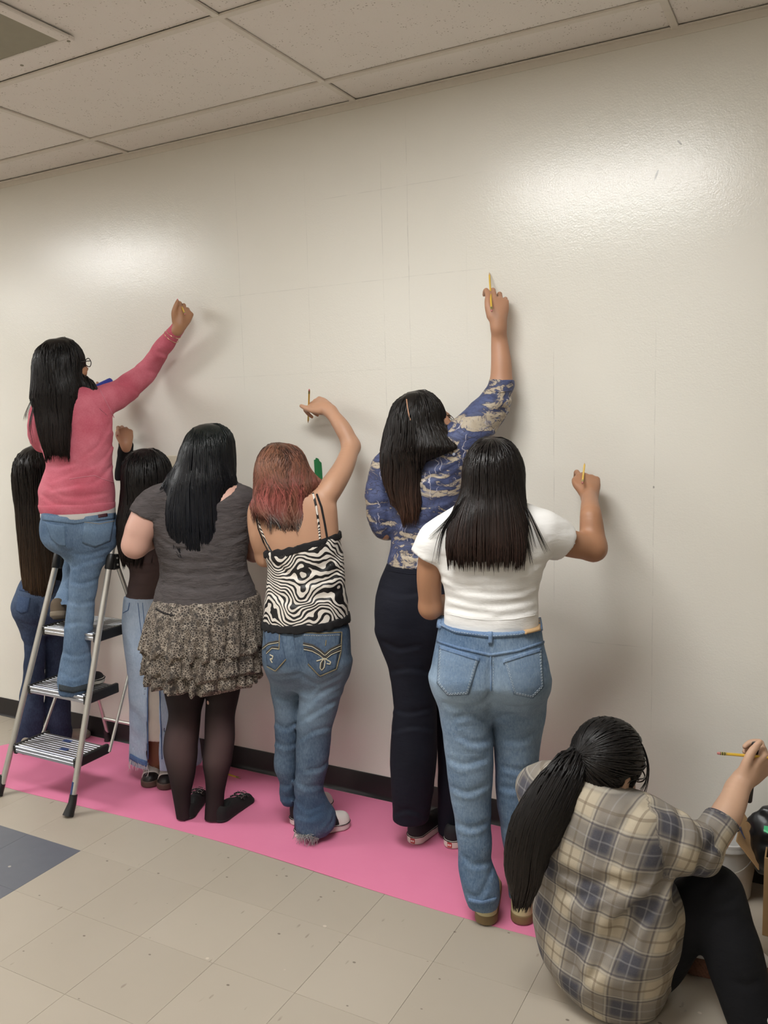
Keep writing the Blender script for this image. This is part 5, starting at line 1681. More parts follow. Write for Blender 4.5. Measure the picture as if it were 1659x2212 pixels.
        for k in range(5):
            yy = -.028 + .013 * k
            for xx in (.140, .168, .190): mb.lathe([(.0025, 0), (.002, .0015), (0, .0022)], R @ np.array([xx, yy, .012 + .058 * .56 + .0125 - 9 * yy * yy]) + heel, R[:, 2], n=8)
        st_ = mb.build('buckle', sil, None); p._adopt(st_, up)


person_leopard()


# ================================================================ person in blue printed shirt
def sketch_mat():
    m = N('blue_sketch_print'); v = m.n('ShaderNodeNewGeometry').outputs['Position']
    big = m.noise(m.map(v, (1, 1, 2.2)), 9, 4, .65, .7)
    tan, bl, dk, wh = lin((172, 158, 138)), lin((80, 90, 128)), lin((50, 57, 88)), lin((196, 192, 200))
    c = m.ramp(big, [(0, tan), (.30, bl), (.43, lin((68, 78, 116))), (.52, dk), (.56, tan), (.64, lin((180, 168, 150))), (.68, bl), (1, dk)])
    d1 = m.math('ABSOLUTE', m.math('SINE', m.math('ADD', m.math('MULTIPLY', m.sep(v)[2], 190), m.math('MULTIPLY', m.noise(v, 22, 3), 14)))); d2 = m.math('ABSOLUTE', m.math('SINE', m.math('ADD', m.math('MULTIPLY', m.math('ADD', m.sep(v)[0], m.math('MULTIPLY', m.sep(v)[1], -.6)), 210), m.math('MULTIPLY', m.noise(v, 30, 2), 7))))
    msk = m.step(m.noise(v, 13, 2), .44, .56)
    c = m.mix(m.math('MULTIPLY', m.math('SUBTRACT', 1.0, m.step(d1, .08, .28)), msk), c, lin((44, 46, 72)))
    c = m.mix(m.math('MULTIPLY', m.math('MULTIPLY', m.math('SUBTRACT', 1.0, m.step(d2, .10, .3)), m.step(m.noise(m.map(v, (1, 1, .6)), 20, 2, .5, 0), .55, .62)), .8), c, wh)
    c = m.mix(m.math('MULTIPLY', m.step(m.noise(m.map(v, (3, 3, 1)), 42, 2), .6, .66), .6), c, lin((60, 60, 84)))
    m.set(Base_Color=c, Roughness=.6)
    m.bump(m.noise(m.map(v, (1, 1, 1.8)), 18, 3), .35, .006)
    return m.m


def person_blue():
    p = Person('person in blue sketch print shirt and navy flared trousers, arm reaching high', at_z(935, 1826)[:2], yaw=.24)
    sk = skin_mat('golden_tan_skin', lin((180, 134, 106)))
    shm = sketch_mat(); nav = cloth_mat('navy_stretch_twill', lin((13, 15, 26)), lin((19, 21, 34)), .8, .25, .1)
    tor = [(940, 890, 1000, .9), (960, 862, 1020, .6), (985, 846, 1022, .55), (1011, 838, 1015, .55), (1060, 836, 1000, .6), (1116, 842, 985, .62), (1165, 847, 970, .66), (1190, 842, 962, .7), (1222, 835, 962, .74)]
    hip = [(1215, 835, 962, .72), (1267, 817, 972, .74), (1300, 812, 978, .78), (1356, 815, 978, .78), (1400, 828, 975, .66), (1440, 858, 950, .46)]
    lL = [(1370, 818, 905), (1411, 830, 930), (1478, 845, 940), (1526, 850, 943), (1571, 846, 944), (1626, 842, 944), (1700, 845, 938), (1740, 847, 930), (1770, 849, 926)]
    lR = [(1370, 895, 978), (1440, 920, 975), (1526, 936, 978), (1597, 944, 985), (1700, 946, 990), (1790, 946, 992), (1800, 947, 992)]
    RT, RH, RL_, RR_ = p.rows(tor), p.rows(hip), p.rows(lL, .95, -.02), p.rows(lR, .95, .06)
    sh = p.P(1000, 946, -.01); el = p.P(1082, 836, .055); wr = at_y(1076, 690, -.10); kn = at_y(1074, 640, -.08)
    shl = p.P(838, 1000, .03); ell = p.P(832, 1142, .04); wrl = p.P(890, 1140, .2)
    hc = p.P(914, 914, .0)
    fw_ = p.e1 * .82 + p.vd * .42 + np.array([0, 0, .40]); upv = np.array([0, 0, 1.0]) - p.e1 * .45 - p.vd * .15
    p.body(sk, [(RT, .028), (RH, .028), (RL_, .022), (RR_, .022)],
           [([p.P(960, 975, 0), sh, p.P(1050, 892, .03), el], [.056, .056, .048, .041]), ([el, p.P(1083, 790, .06), p.P(1079, 740, .075), wr], [.041, .038, .031, .0245]),
            ([p.P(860, 985, .02), shl, p.P(818, 1080, .03), ell], [.048, .046, .04, .036]), ([ell, (ell + wrl) / 2, wrl], [.036, .033, .024])],
           hc, fw_, upv,
           hands=[dict(wrist=wr, d=kn - wr + [0, 0, .01], back=-p.vd + np.array([.12, 0, .1]), thumb=-1, curls=[(.35, 1.0, .5), (.5, 1.1, .6), (.7, 1.2, .7), (.9, 1.3, .8)], rw=.0245, sc=1.0,
                       tpts=[(.014, .026, .0), (.045, .036, .006), (.076, .036, .004), (.100, .026, -.006)], palm=.85, spread=.12),
                  dict(wrist=wrl, d=p.vd, back=(0, 0, 1), thumb=1)], neck=p.P(925, 975, .0))
    at, tips, tp = p.grips[0]
    nl = plain('pink_nail', lin((198, 140, 140)), .25)
    p.nails('thumb_nail', tp[-1], tp[-1] - tp[-2] - p.e1 * .008, -p.vd - p.e1 * .2, nl, .013, .005)
    pencil(at_y(1057, 588, -.003), at_y(1062, 673, -.165), 'yellow pencil held highest up the wall')
    # shirt
    t = auto_grid([RT, ('c', [p.P(800, 1050), p.P(1110, 815, .1), p.P(1000, 930)])], .0064)
    t.loft(RT, p.yaw, .02, rnd=.006, off=.002)
    ct = p.P(1083, 821, .058)
    t.chain([p.P(930, 1000, 0), p.P(985, 962, -.01), p.P(1030, 918, .01), p.P(1066, 872, .035), p.P(1082, 835, .055), p.P(1084, 800, .06)], [.08, .078, .071, .060, .047, .043], n=18, k=.03, cut=[(ct, np.array(p.P(1084, 790, .06)) - p.P(1081, 850, .055))])
    t.chain([p.P(870, 985, .02), p.P(838, 1003, .03), p.P(820, 1075, .03), p.P(828, 1135, .04), p.P(850, 1140, .12), p.P(880, 1130, .2)], [.058, .058, .054, .05, .045, .042], n=14, k=.02)
    t.ell(hc + [0, -.01, -.1], (.075, .07, .07), None, .02, 's')
    for pts in ([(1060, 850), (1080, 860), (1104, 856)], [(1045, 880), (1072, 890), (1100, 880)], [(1015, 900), (1050, 925), (1090, 925)], [(990, 1000), (940, 1030), (880, 1040)], [(1000, 980), (960, 1000), (930, 1010)], [(850, 1090), (900, 1100), (970, 1080)], [(855, 1130), (900, 1135), (960, 1120)], [(850, 1165), (890, 1172), (940, 1165)], [(845, 1195), (890, 1200), (945, 1195)], [(838, 1040), (845, 1090), (842, 1140)], [(806, 1080), (818, 1095), (836, 1098)], [(806, 1125), (820, 1132), (838, 1128)]):
        t.crease(pts, .0065, .5, .022); t.crease([(a, b + 8) for a, b in pts], .008, .35, .025, 'u')
    t.disp(lambda x, y, z: .008 * (vnoise(x * 18, y * 18, z * 30, 41) - .5))
    so = t.build('shirt', shm, p.root)
    p.seam('cuff_seam', t, [(1057, 843), (1080, 848), (1106, 842)], .0022, shm, so)
    M_b = plain('pearl_button', lin((190, 196, 214)), .25)
    b_ = t.hit(980, 981); n_ = t.grad(b_[None])[0]; mb = MB(); mb.lathe([(.0055, 0), (.0055, .002), (.004, .003), (0, .0026)], b_, n_, n=14); ob = mb.build('button', M_b, None, smooth=50); p._adopt(ob, so)
    # trousers
    j = auto_grid([RH, RL_, RR_], .0064)
    j.loft(RL_, p.yaw, .012); j.loft(RR_, p.yaw, .012); j.loft(RH, p.yaw, .05)
    j.ell(p.P(860, 1330, -.04), (.078, .075, .10), None, .05); j.ell(p.P(935, 1330, -.03), (.075, .07, .10), None, .05)
    for pts in ([(825, 1385), (860, 1402), (905, 1395)], [(845, 1450), (880, 1445), (930, 1452)], [(848, 1530), (880, 1540), (930, 1532)], [(846, 1580), (890, 1570), (935, 1575)], [(850, 1760), (880, 1750), (920, 1765)], [(820, 1270), (870, 1285), (930, 1275)]):
        j.crease(pts, .005, .5, .022); j.crease([(a, b + 9) for a, b in pts], .006, .35, .025, 'u')
    j.disp(lambda x, y, z: .006 * (vnoise(x * 12, y * 12, z * 18, 44) - .5))
    je = j.build('trousers', nav, p.root)
    p.seam('waist_seam', j, [(836, 1232), (880, 1240), (940, 1240)], .0014, nav, je)
    # hair
    hg = G(hc + [-.26, -.28, -.42], hc + [.26, .2, .2], .006)
    hr = p.rows([(846, 898, 916, .9), (850, 885, 926, .95), (862, 865, 934, 1), (880, 853, 940, 1.05), (910, 840, 948, 1.0), (945, 828, 985, .85), (968, 823, 996, .65, -.03), (985, 822, 960, .5, -.05), (1005, 823, 915, .4, -.06), (1030, 827, 905, .34, -.07), (1060, 838, 905, .3, -.075), (1090, 858, 908, .28, -.08), (1118, 870, 900, .25, -.085), (1132, 876, 890, .25, -.085)], dd=.0)
    hg.loft(hr, p.yaw, .01, rnd=.01)
    hg.chain([p.P(960, 945, -.01), p.P(985, 950, -.03), p.P(1002, 953, -.03)], [.04, .022, .005], n=8, k=.02)
    f = p.hd[1][1]; u_ = p.hd[1][2]
    p.cap(hg)
    hg.disp(lambda x, y, z: .006 * (vnoise(x * 40, y * 40, z * 6, 46) - .5))
    hm_ = hair_mat('dark_brown_hair', [(0, (.010, .008, .007)), (.5, (.010, .007, .006)), (.75, (.022, .012, .009)), (1, (.055, .026, .017))], .5, .36)
    partp = hg.hit(882, 885)
    ho = p.hair(hg, hm_, hc - f * .03, n=1400, r=.0018, over=.03, jit=.7, curl=.12, zseed=.42, spill=.02)
    p.wisps([[(965, 905, .0), (980, 915, .0), (984, 930, -.01), (978, 945, -.01)], [(960, 900, .0), (972, 898, .0), (986, 918, .0), (985, 940, 0)], [(960, 950, -.05), (985, 950, -.06), (1002, 952, -.06)], [(895, 1090, -.06), (905, 1108, -.07), (911, 1106, -.07)]], hm_, ho, n=7)
    ps = [(879, 864), (881, 880), (884, 897), (887, 908)]
    p.seam('parting', hg, ps, .0022, sk, p.root, lift=.0035)
    # slip-on shoes
    blk = plain('black_canvas_slip_on', lin((22, 22, 26)), .8); rub = plain('white_shoe_rubber', lin((216, 208, 198)), .5); red = plain('red_heel_tag', lin((168, 50, 48)), .5); wl = plain('white_mark', lin((226, 214, 206)), .5)
    for hp_, dr in (((886, 1829), (.12, 1)), ((966, 1838), (.12, 1))):
        h = at_z(*hp_)[:2] + np.array([0, .012]); d_ = np.array(dr) / np.hypot(*dr)
        p.shoe(h, h + d_, blk, rub, L=.25, sole=.034, height=.055, hw=.037, bw=.044, foxing=plain('black_line_b', lin((24, 22, 24)), .6))
        R, heel, gu, place, up, outl = p._shoe
        c_ = lambda a, z, o=0: R @ np.array([.037 - (.0374 + o) * math.cos(a), (.0374 + o) * math.sin(a), z]) + heel
        for nm, a0, a1, z0, z1, o, mt in (('heel_tag', -.38, .1, .006, .026, .0012, red), ('tag_mark', -.30, -.16, .012, .02, .002, wl), ('tag_mark', -.10, .03, .012, .02, .002, wl)):
            mb = MB(); n_ = 6
            V = [c_(a0 + (a1 - a0) * k / n_, z, oo) for oo in (o, -.002) for z in (z0, z1) for k in range(n_ + 1)]
            w = n_ + 1; Fs = []
            for k in range(n_): Fs += [(k, k + 1, w + k + 1, w + k), (2 * w + k + 1, 2 * w + k, 3 * w + k, 3 * w + k + 1), (k, 2 * w + k, 2 * w + k + 1, k + 1), (w + k, w + k + 1, 3 * w + k + 1, 3 * w + k)]
            Fs += [(0, w, 3 * w, 2 * w), (n_, 2 * w + n_, 3 * w + n_, w + n_)]
            mb.add(V, Fs); ob = mb.build(nm, mt, None); p._adopt(ob, up)


person_blue()
# ================================================================ person on the ladder in the pink sweatshirt
def person_pink():
    p = Person('person in faded pink sweatshirt and glasses standing on the step ladder', (-2.99, -.46), yaw=.55)
    sk = skin_mat('brown_skin', lin((170, 124, 92)))
    pk = N('faded_pink_fleece'); v = pk.n('ShaderNodeNewGeometry').outputs['Position']
    fz = pk.math('ADD', pk.noise(v, 7, 4), pk.math('MULTIPLY', pk.noise(v, 160, 2), .3))
    pk.set(Base_Color=pk.mix(pk.step(fz, .4, .95), lin((186, 84, 102)), lin((206, 116, 132))), Roughness=.9)
    pk.bump(pk.math('ADD', pk.math('MULTIPLY', pk.noise(pk.map(v, (1, 1, 2)), 16, 3), 2), pk.math('MULTIPLY', pk.noise(v, 320, 1), .15)), .35, .004)
    pk = pk.m; pkl = plain('washed_pink_rib', lin((204, 128, 142)), .9, bump=.3)
    den = denim_mat('washed_blue_denim', lin((68, 90, 118)), lin((128, 150, 174)), .4)
    tor = [(836, 118, 200, .8), (850, 90, 222, .6), (870, 72, 236, .55), (898, 72, 244, .55), (947, 84, 244, .6), (1000, 98, 243, .64), (1030, 92, 246, .68), (1063, 82, 249, .72), (1090, 84, 249, .74), (1108, 89, 248, .74)]
    hip = [(1096, 90, 248, .72), (1109, 89, 249, .74), (1131, 92, 250, .78), (1161, 108, 248, .78), (1190, 128, 240, .62), (1210, 140, 228, .45)]
    rR = [(1150, 150, 249), (1192, 158, 238), (1238, 151, 218), (1291, 147, 208), (1334, 141, 203), (1377, 139, 198), (1423, 131, 197), (1466, 123, 197, .95, -.05), (1486, 126, 196, .95, -.07), (1498, 128, 190, .95, -.07)]
    lL = [(1140, 98, 175), (1192, 138, 186, .95, .10), (1235, 134, 180, .95, .14), (1266, 128, 172, .95, .12), (1291, 115, 158, .95, .06), (1304, 114, 150, .95, .02)]
    RT, RH, RR_, RL_ = p.rows(tor), p.rows(hip), p.rows(rR, .95, -.03), p.rows(lL, .95, .06)
    sh = p.P(222, 868, .0); el = p.P(318, 800, .13); wr = at_y(388, 703, -.115); kn = at_y(406, 657, -.085)
    shl = p.P(92, 892, .0); ell = p.P(94, 955, .10); wrl = p.P(190, 888, .24)
    hc = p.P(137, 792, .0)
    fw_ = p.e1 * .88 + p.vd * .46 + np.array([0, 0, .10]); upv = np.array([0, 0, 1.0])
    AR = [p.P(190, 885, 0), sh, p.P(268, 843, .06), el, el * .5 + wr * .5 + [0, 0, .004], wr]; ARr = np.array([.05, .05, .043, .036, .030, .0215])
    p.body(sk, [(RT, .028), (RH, .026), (RR_, .026), (RL_, .026)],
           [(AR, ARr),
            ([p.P(105, 880, 0), shl, p.P(84, 925, .04), ell], [.046, .046, .04, .034]), ([ell, (ell + wrl) / 2, wrl], [.034, .03, .022])],
           hc, fw_, upv,
           hands=[dict(wrist=wr, d=kn - wr, back=-p.vd + np.array([.1, 0, .0]), thumb=-1, curls=[(1.0, 1.3, .8), (1.15, 1.35, .9), (1.25, 1.4, .9), (1.3, 1.4, .9)], rw=.0215, sc=.95,
                       tpts=[(.012, .026, .002), (.042, .046, .012), (.070, .050, .016), (.096, .050, .016)], palm=.9),
                  dict(wrist=wrl, d=p.e1 * .4 + p.vd * .5 + np.array([0, 0, .4]), back=(0, 1, 0), thumb=-1, curl=(.4, .6, .4))], neck=p.P(135, 858, .0))
    gl = glasses(p)
    at, tips, tp = p.grips[0]
    p.nails('thumb_nail', tp[-1], at_y(384, 640, -.11) - tp[-1], -p.vd, plain('long_pink_nail', lin((214, 134, 150)), .25), .026, .0055)
    pencil(at_y(388, 652, -.055), at_y(400, 679, -.18), 'yellow pencil in the hand of the person on the ladder')
    # bracelets
    gb_ = plain('pale_gold_bracelet', lin((216, 190, 160)), .2, 1.0)
    fd = wr - el; fd /= np.linalg.norm(fd)
    # sweatshirt
    t = auto_grid([RT, ('c', [sh, el, wr, ell, shl])], .0064)
    t.loft(RT, p.yaw, .02, rnd=.01, zlim=(p.P(169, 1104)[2], 9))
    cf = wr - fd * .004
    t.chain([p.P(150, 870, 0)] + AR[:5] + [wr - fd * .03, wr + fd * .03], [.075, .072, .068, .060, .049, .040, .0305, .0305], n=28, k=.03, cut=[(cf, fd)])
    t.chain([p.P(115, 870, 0), p.P(98, 887, 0), p.P(86, 925, .03), ell, p.P(120, 945, .2), wrl - (wrl - ell) * .2], [.06, .06, .055, .048, .042, .034], n=16, k=.025)
    t.ell(p.P(138, 845, .0), (.075, .075, .05), None, .02, 's')
    for pts in ([(290, 792), (312, 800), (338, 806)], [(255, 830), (285, 838), (300, 850)], [(340, 760), (352, 765), (366, 770)], [(245, 960), (215, 1000), (160, 1020), (110, 1040)], [(246, 1000), (210, 1040), (150, 1052)], [(240, 910), (215, 960), (180, 990)], [(100, 1050), (150, 1075), (230, 1066)], [(86, 1066), (120, 1090), (180, 1094)], [(245, 930), (225, 905), (215, 880)], [(220, 1005), (180, 1040), (110, 1060)], [(98, 1005), (130, 1010), (165, 1000)]):
        t.crease(pts, .006, .5, .022); t.crease([(a, b + 7) for a, b in pts], .008, .35, .025, 'u')
    t.disp(lambda x, y, z: .009 * (vnoise(x * 16 + z * 8, y * 16, z * 26, 51) - .5))
    so = t.build('sweatshirt', pk, p.root)
    for nm, z0, z1 in (('hem_band', 0, .045),):
        b = auto_grid([RT], .0064); zb = p.P(169, 1104)[2] - .008
        b.loft(RT, p.yaw, .0, off=.003, zlim=(zb, zb + .05), rnd=.012)
        V, Q = b.mesh(); ob = mesh_np(nm, V, Q, pk, None); p._adopt(ob, so)
    p.seam('faded_seam', t, [(246, 1042), (220, 1034), (205, 1027), (180, 1030), (150, 1035)], .0018, pkl, so)
    p.seam('faded_seam', t, [(214, 838), (225, 860), (238, 885), (246, 902)], .0018, pkl, so)
    mb = MB()
    for k, (q, r_) in enumerate(((cf - fd * .050, .0335), (cf - fd * .072, .036))):
        a = np.cross(fd, [0, 0, 1]); a /= np.linalg.norm(a); b2 = np.cross(fd, a)
        mb.tube([q + r_ * (a * math.cos(s_) + b2 * math.sin(s_)) + fd * .006 * math.sin(s_ + k) for s_ in np.linspace(0, 2 * math.pi, 30)[:-1]], .0016, n=6, closed=True)
    mb.build('bracelet', gb_, p.root, smooth=60)
    u_ = auto_grid([RH], .006); zt = p.P(169, 1112)[2]
    u_.loft(RH, p.yaw, 0, off=.004, zlim=(zt - .012, zt + .05)); u_.build('undershirt', plain('pale_grey_undershirt', lin((196, 190, 186)), .9), p.root)
    # jeans
    j = auto_grid([RH, RR_, RL_], .0064)
    j.loft(RR_, p.yaw, .012); j.loft(RL_, p.yaw, .012); j.loft(RH, p.yaw, .05)
    j.ell(p.P(130, 1150, -.03), (.085, .08, .09), None, .05); j.ell(p.P(210, 1150, -.04), (.085, .08, .09), None, .05)
    j.crease([(157, 1190), (156, 1160), (157, 1130)], .007, .5, .03); j.crease([(160, 1196), (190, 1200), (232, 1186)], .006, .5, .025); j.crease([(110, 1165), (130, 1185), (152, 1192)], .006, .5, .025)
    for pts in ([(158, 1225), (185, 1215), (222, 1205)], [(152, 1255), (180, 1262), (212, 1250)], [(148, 1300), (175, 1305), (206, 1298)], [(140, 1350), (170, 1345), (202, 1350)], [(135, 1410), (165, 1418), (196, 1408)], [(128, 1450), (155, 1465), (190, 1452)], [(135, 1480), (165, 1485), (192, 1475)], [(120, 1285), (132, 1275), (146, 1272)], [(128, 1250), (140, 1255), (150, 1240)]):
        j.crease(pts, .006, .5, .022); j.crease([(a, b + 8) for a, b in pts], .008, .35, .025, 'u')
    j.disp(lambda x, y, z: .008 * (vnoise(x * 13 + z * 8, y * 13, z * 20 + 5 * x, 53) - .5))
    je = j.build('jeans', den, p.root, attrs=lambda V: {'wash': .3 * np.exp(-((V[:, 2] - .9) / .2) ** 2)})
    den2 = denim_mat('washed_denim_pocket', lin((84, 106, 132)), lin((128, 150, 172)), .1)
    p.sewn('pocket', j, [(182, 1124), (215, 1128), (246, 1122)], [(178, 1172), (205, 1182), (238, 1168)], den2, je)
    p.sewn('pocket', j, [(98, 1128), (120, 1134), (140, 1136)], [(112, 1164), (128, 1178), (142, 1180)], den2, je)
    p.sewn('waistband', j, [(92, 1112), (160, 1119), (247, 1108)], [(93, 1124), (160, 1132), (248, 1120)], den2, je, 20, 3, .003)
    p.sewn('red_tab', j, [(211, 1112), (230, 1109)], [(212, 1119), (231, 1116)], plain('dark_red_tab', lin((66, 26, 36)), .6), je, 5, 3, .0055)
    p.seam('pocket_cord', j, [(182, 1128), (215, 1132), (246, 1126)], .0016, plain('tan_thread', lin((140, 130, 112)), .8), je, lift=.003)
    dkm = denim_mat('dark_muddy_hem', lin((44, 50, 56)), lin((78, 84, 88)), .1)
    p.sewn('worn_hem', j, [(128, 1478), (158, 1485), (192, 1476)], [(129, 1492), (158, 1497), (188, 1490)], dkm, je, 14, 3, .002)
    # hair
    hg = G(hc + [-.24, -.26, -.46], hc + [.28, .2, .2], .006)
    hr = p.rows([(731, 128, 148, .9), (736, 112, 156, .95), (748, 92, 163, 1), (765, 79, 167, 1.05), (790, 71, 167, 1), (820, 70, 170, .85, -.02), (838, 68, 172, .7, -.03), (855, 66, 168, .55, -.05), (880, 74, 160, .45, -.06), (910, 79, 152, .38, -.075), (940, 85, 147, .33, -.085), (965, 92, 148, .3, -.09), (985, 100, 148, .26, -.09)], dd=.0)
    hg.loft(hr, p.yaw, .01, rnd=.01)
    hg.chain([p.P(185, 830, -.02), p.P(200, 845, -.04), p.P(210, 868, -.06), p.P(214, 884, -.065)], [.03, .02, .014, .005], n=10, k=.02)
    p.cap(hg, face=(.06, .05, .115), fo=.122, fu=-.035)
    hg.disp(lambda x, y, z: .006 * (vnoise(x * 42, y * 42, z * 5, 56) - .5))
    ho = p.hair(hg, M['blackhair'], hc - p.hd[1][1] * .02, n=1400, r=.0018, over=.04, curl=.1, jit=.7, zseed=.4)
    p.wisps([[(76, 850, -.05), (66, 870, -.07), (57, 892, -.08), (54, 905, -.08)], [(72, 880, -.06), (66, 920, -.08), (72, 960, -.08)], [(195, 840, -.05), (212, 862, -.07), (216, 885, -.075), (232, 900, -.08)], [(190, 838, -.05), (205, 860, -.07), (212, 890, -.08)], [(160, 870, -.07), (172, 900, -.09), (178, 935, -.09)], [(150, 890, -.09), (152, 930, -.1), (146, 962, -.1)]], M['blackhair'], ho, n=9)
    # shoes: right foot flat on the middle tread, left heel raised on the upper one
    bs = plain('brown_suede_shoe', lin((92, 78, 62)), .8); so_ = plain('taupe_shoe_sole', lin((122, 110, 94)), .7); bk_ = plain('black_canvas_lad', lin((30, 28, 28)), .8); wh = plain('offwhite_rubber', lin((196, 188, 176)), .6)
    a = at_z(152, 1502, .482)[:2]; tt = at_z(222, 1474, .50)[:2]; d_ = (tt - a) / np.linalg.norm(tt - a); tt = at_z(224, 1461, .50)[:2]; p.shoe(tt - d_ * .215, tt, bk_, wh, L=.215, z=.483, sole=.024, height=.06, foxing=plain('black_line_c', lin((24, 22, 24)), .6))
    a = p.P(122, 1325, -.02); p.shoe(a[:2], a[:2] + p.vd[:2] + .12 * p.e1[:2], bs, so_, L=.22, z=.815, sole=.026, height=.06, pitch=.30)


person_pink()
ph = G(np.array([-2.86, -.5, 1.72]), np.array([-2.5, -.1, 1.98]), .004)


def blue_phone():
    c = at_y(214, 836, -.28); d = np.array([.35, .25, .2]); d /= np.linalg.norm(d)
    g = G(c - .12, c + .12, .004)
    g.chain([c - d * .06, c + d * .05], [.02, .02], k=.004, flat=((.2, -.9, .3), .3))
    V, Q = g.mesh(); o = mesh_np('phone', V, Q, plain('blue_phone_case', lin((46, 62, 150)), .3), None)
    tag(o, 'small blue phone just showing above the pink shoulder', 'phone')


blue_phone()


# ================================================================ person at far left with very long brown hair
def person_far_left():
    p = Person('person with very long brown hair in black top, behind the ladder at far left', at_z(95, 1612)[:2], yaw=.5)
    sk = skin_mat('tan_skin_far', lin((172, 128, 98)))
    den = denim_mat('dark_blue_denim', lin((42, 52, 74)), lin((88, 104, 130)), .6)
    blk = cloth_mat('black_knit', lin((15, 14, 16)), lin((22, 21, 23)), .9, .4)
    tor = [(1066, 70, 150, .8), (1078, 55, 172, .6), (1100, 48, 184, .56), (1140, 50, 176, .6), (1190, 54, 158, .64), (1235, 54, 146, .7), (1262, 48, 140, .74), (1285, 42, 140, .76)]
    hip = [(1248, 46, 142, .74), (1272, 37, 142, .76), (1312, 33, 140, .78), (1340, 42, 140, .7), (1366, 50, 138, .5)]
    lL = [(1340, 44, 96), (1392, 52, 98), (1454, 49, 98), (1530, 38, 96), (1592, 34, 94), (1608, 34, 96)]
    lR = [(1340, 88, 140), (1392, 96, 142), (1450, 97, 146), (1530, 96, 153), (1580, 98, 155), (1602, 99, 158)]
    RT, RH, RL_, RR_ = p.rows(tor), p.rows(hip), p.rows(lL, .95, -.01), p.rows(lR, .95, .03)
    sh = p.P(178, 1095, .0); el = p.P(260, 1098, .05); wr = at_y(272, 958, -.09); kn = at_y(270, 924, -.075)
    shl = p.P(66, 1098, .02); ell = p.P(72, 1195, .12); wrl = p.P(110, 1180, .2)
    hc = p.P(83, 1020, .02)
    p.body(sk, [(RT, .028), (RH, .028), (RL_, .026), (RR_, .026)],
           [([p.P(150, 1095, .0), sh, (sh + el) / 2, el, el * .9 + wr * .1, el * .5 + wr * .5, wr], [.046, .045, .04, .036, .036, .032, .0215]),
            ([p.P(75, 1092, .02), shl, p.P(62, 1150, .05), ell], [.044, .044, .038, .033]), ([ell, (ell + wrl) / 2, wrl], [.033, .03, .022])],
           hc, (-.3, 1, .05), (0, 0, 1),
           hands=[dict(wrist=wr, d=kn - wr, back=-p.vd + np.array([.1, 0, .1]), thumb=-1, curls=[(1.0, 1.35, .9), (1.05, 1.4, .9), (1.1, 1.4, .9), (1.15, 1.4, .9)], rw=.0215, sc=.86,
                       tpts=[(.014, .024, .0), (.042, .040, -.004), (.066, .040, -.012), (.078, .030, -.024)], palm=.9),
                  dict(wrist=wrl, d=p.vd, back=(0, 0, 1), thumb=1)], neck=p.P(92, 1076, .0))
    pencil(at_y(251, 928, -.004), at_y(253, 941, -.125), 'yellow pencil in the black sleeved fist above the heads')
    t = auto_grid([RT, ('c', [sh, el, wr, shl, ell])], .006)
    t.loft(RT, p.yaw, .02, rnd=.01)
    fd = wr - el; fd /= np.linalg.norm(fd); cf = wr - fd * .006
    t.chain([p.P(140, 1095, .0), p.P(150, 1095, .0), sh, (sh + el) / 2, el, el * .9 + wr * .1, el * .5 + wr * .5, wr, wr + fd * .03], [.056, .055, .053, .050, .047, .047, .043, .034, .034], n=24, k=.02, cut=[(cf, fd)])
    t.chain([p.P(80, 1092, .02), shl, p.P(62, 1150, .05), ell, wrl - (wrl - ell) * .15], [.052, .052, .046, .041, .03], n=14, k=.02)
    t.disp(lambda x, y, z: .006 * (vnoise(x * 20, y * 20, z * 40, 61) - .5)); t.build('black_top', blk, p.root)
    j = auto_grid([RH, RL_, RR_], .006)
    j.loft(RL_, p.yaw, .012); j.loft(RR_, p.yaw, .012); j.loft(RH, p.yaw, .05)
    j.ell(p.P(62, 1312, -.03), (.08, .075, .085), None, .05); j.ell(p.P(112, 1312, -.04), (.08, .075, .085), None, .05)
    j.crease([(84, 1365), (84, 1340), (83, 1310)], .006, .5, .03); j.crease([(84, 1356), (65, 1352), (48, 1345)], .006, .5, .025)
    j.disp(lambda x, y, z: .008 * (vnoise(x * 13 + 8 * z, y * 13, z * 20, 62) - .5))
    je = j.build('jeans', den, p.root, attrs=lambda V: {'wash': .45 * np.exp(-((V[:, 2] - .85) / .16) ** 2) - .2})
    d2 = denim_mat('dark_denim_pocket_far', lin((52, 68, 98)), lin((96, 114, 142)), .2)
    p.sewn('pocket', j, [(39, 1286), (50, 1290), (66, 1292)], [(35, 1318), (46, 1326), (60, 1322)], d2, je, 8, 8)
    p.sewn('pocket', j, [(96, 1294), (112, 1294), (130, 1290)], [(98, 1326), (110, 1334), (126, 1324)], d2, je, 8, 8)
    p.sewn('waistband', j, [(46, 1264), (84, 1270), (138, 1264)], [(42, 1276), (84, 1283), (139, 1277)], d2, je, 14, 3, .003)
    hg = G(hc + [-.26, -.28, -.74], hc + [.26, .2, .2], .0065)
    hr = p.rows([(960, 74, 98, .9), (966, 56, 112, .95), (980, 40, 126, 1), (1005, 28, 136, 1.05), (1035, 27, 140, 1), (1065, 30, 140, .8, .0), (1095, 34, 138, .55, -.04), (1140, 38, 134, .4, -.06), (1190, 43, 128, .32, -.07), (1240, 48, 120, .27, -.075), (1275, 53, 112, .24, -.08), (1292, 58, 102, .22, -.08)], dd=.02)
    hg.loft(hr, p.yaw, .01, rnd=.01); p.cap(hg)
    hg.disp(lambda x, y, z: .006 * (vnoise(x * 42, y * 42, z * 4, 66) - .5))
    hm_ = hair_mat('long_brown_hair', [(0, (.008, .006, .005)), (.4, (.012, .008, .006)), (.7, (.034, .020, .012)), (1, (.075, .042, .022))], .6, .36)
    p.hair(hg, hm_, hc, n=1200, r=.0018, over=.05, jit=.7)
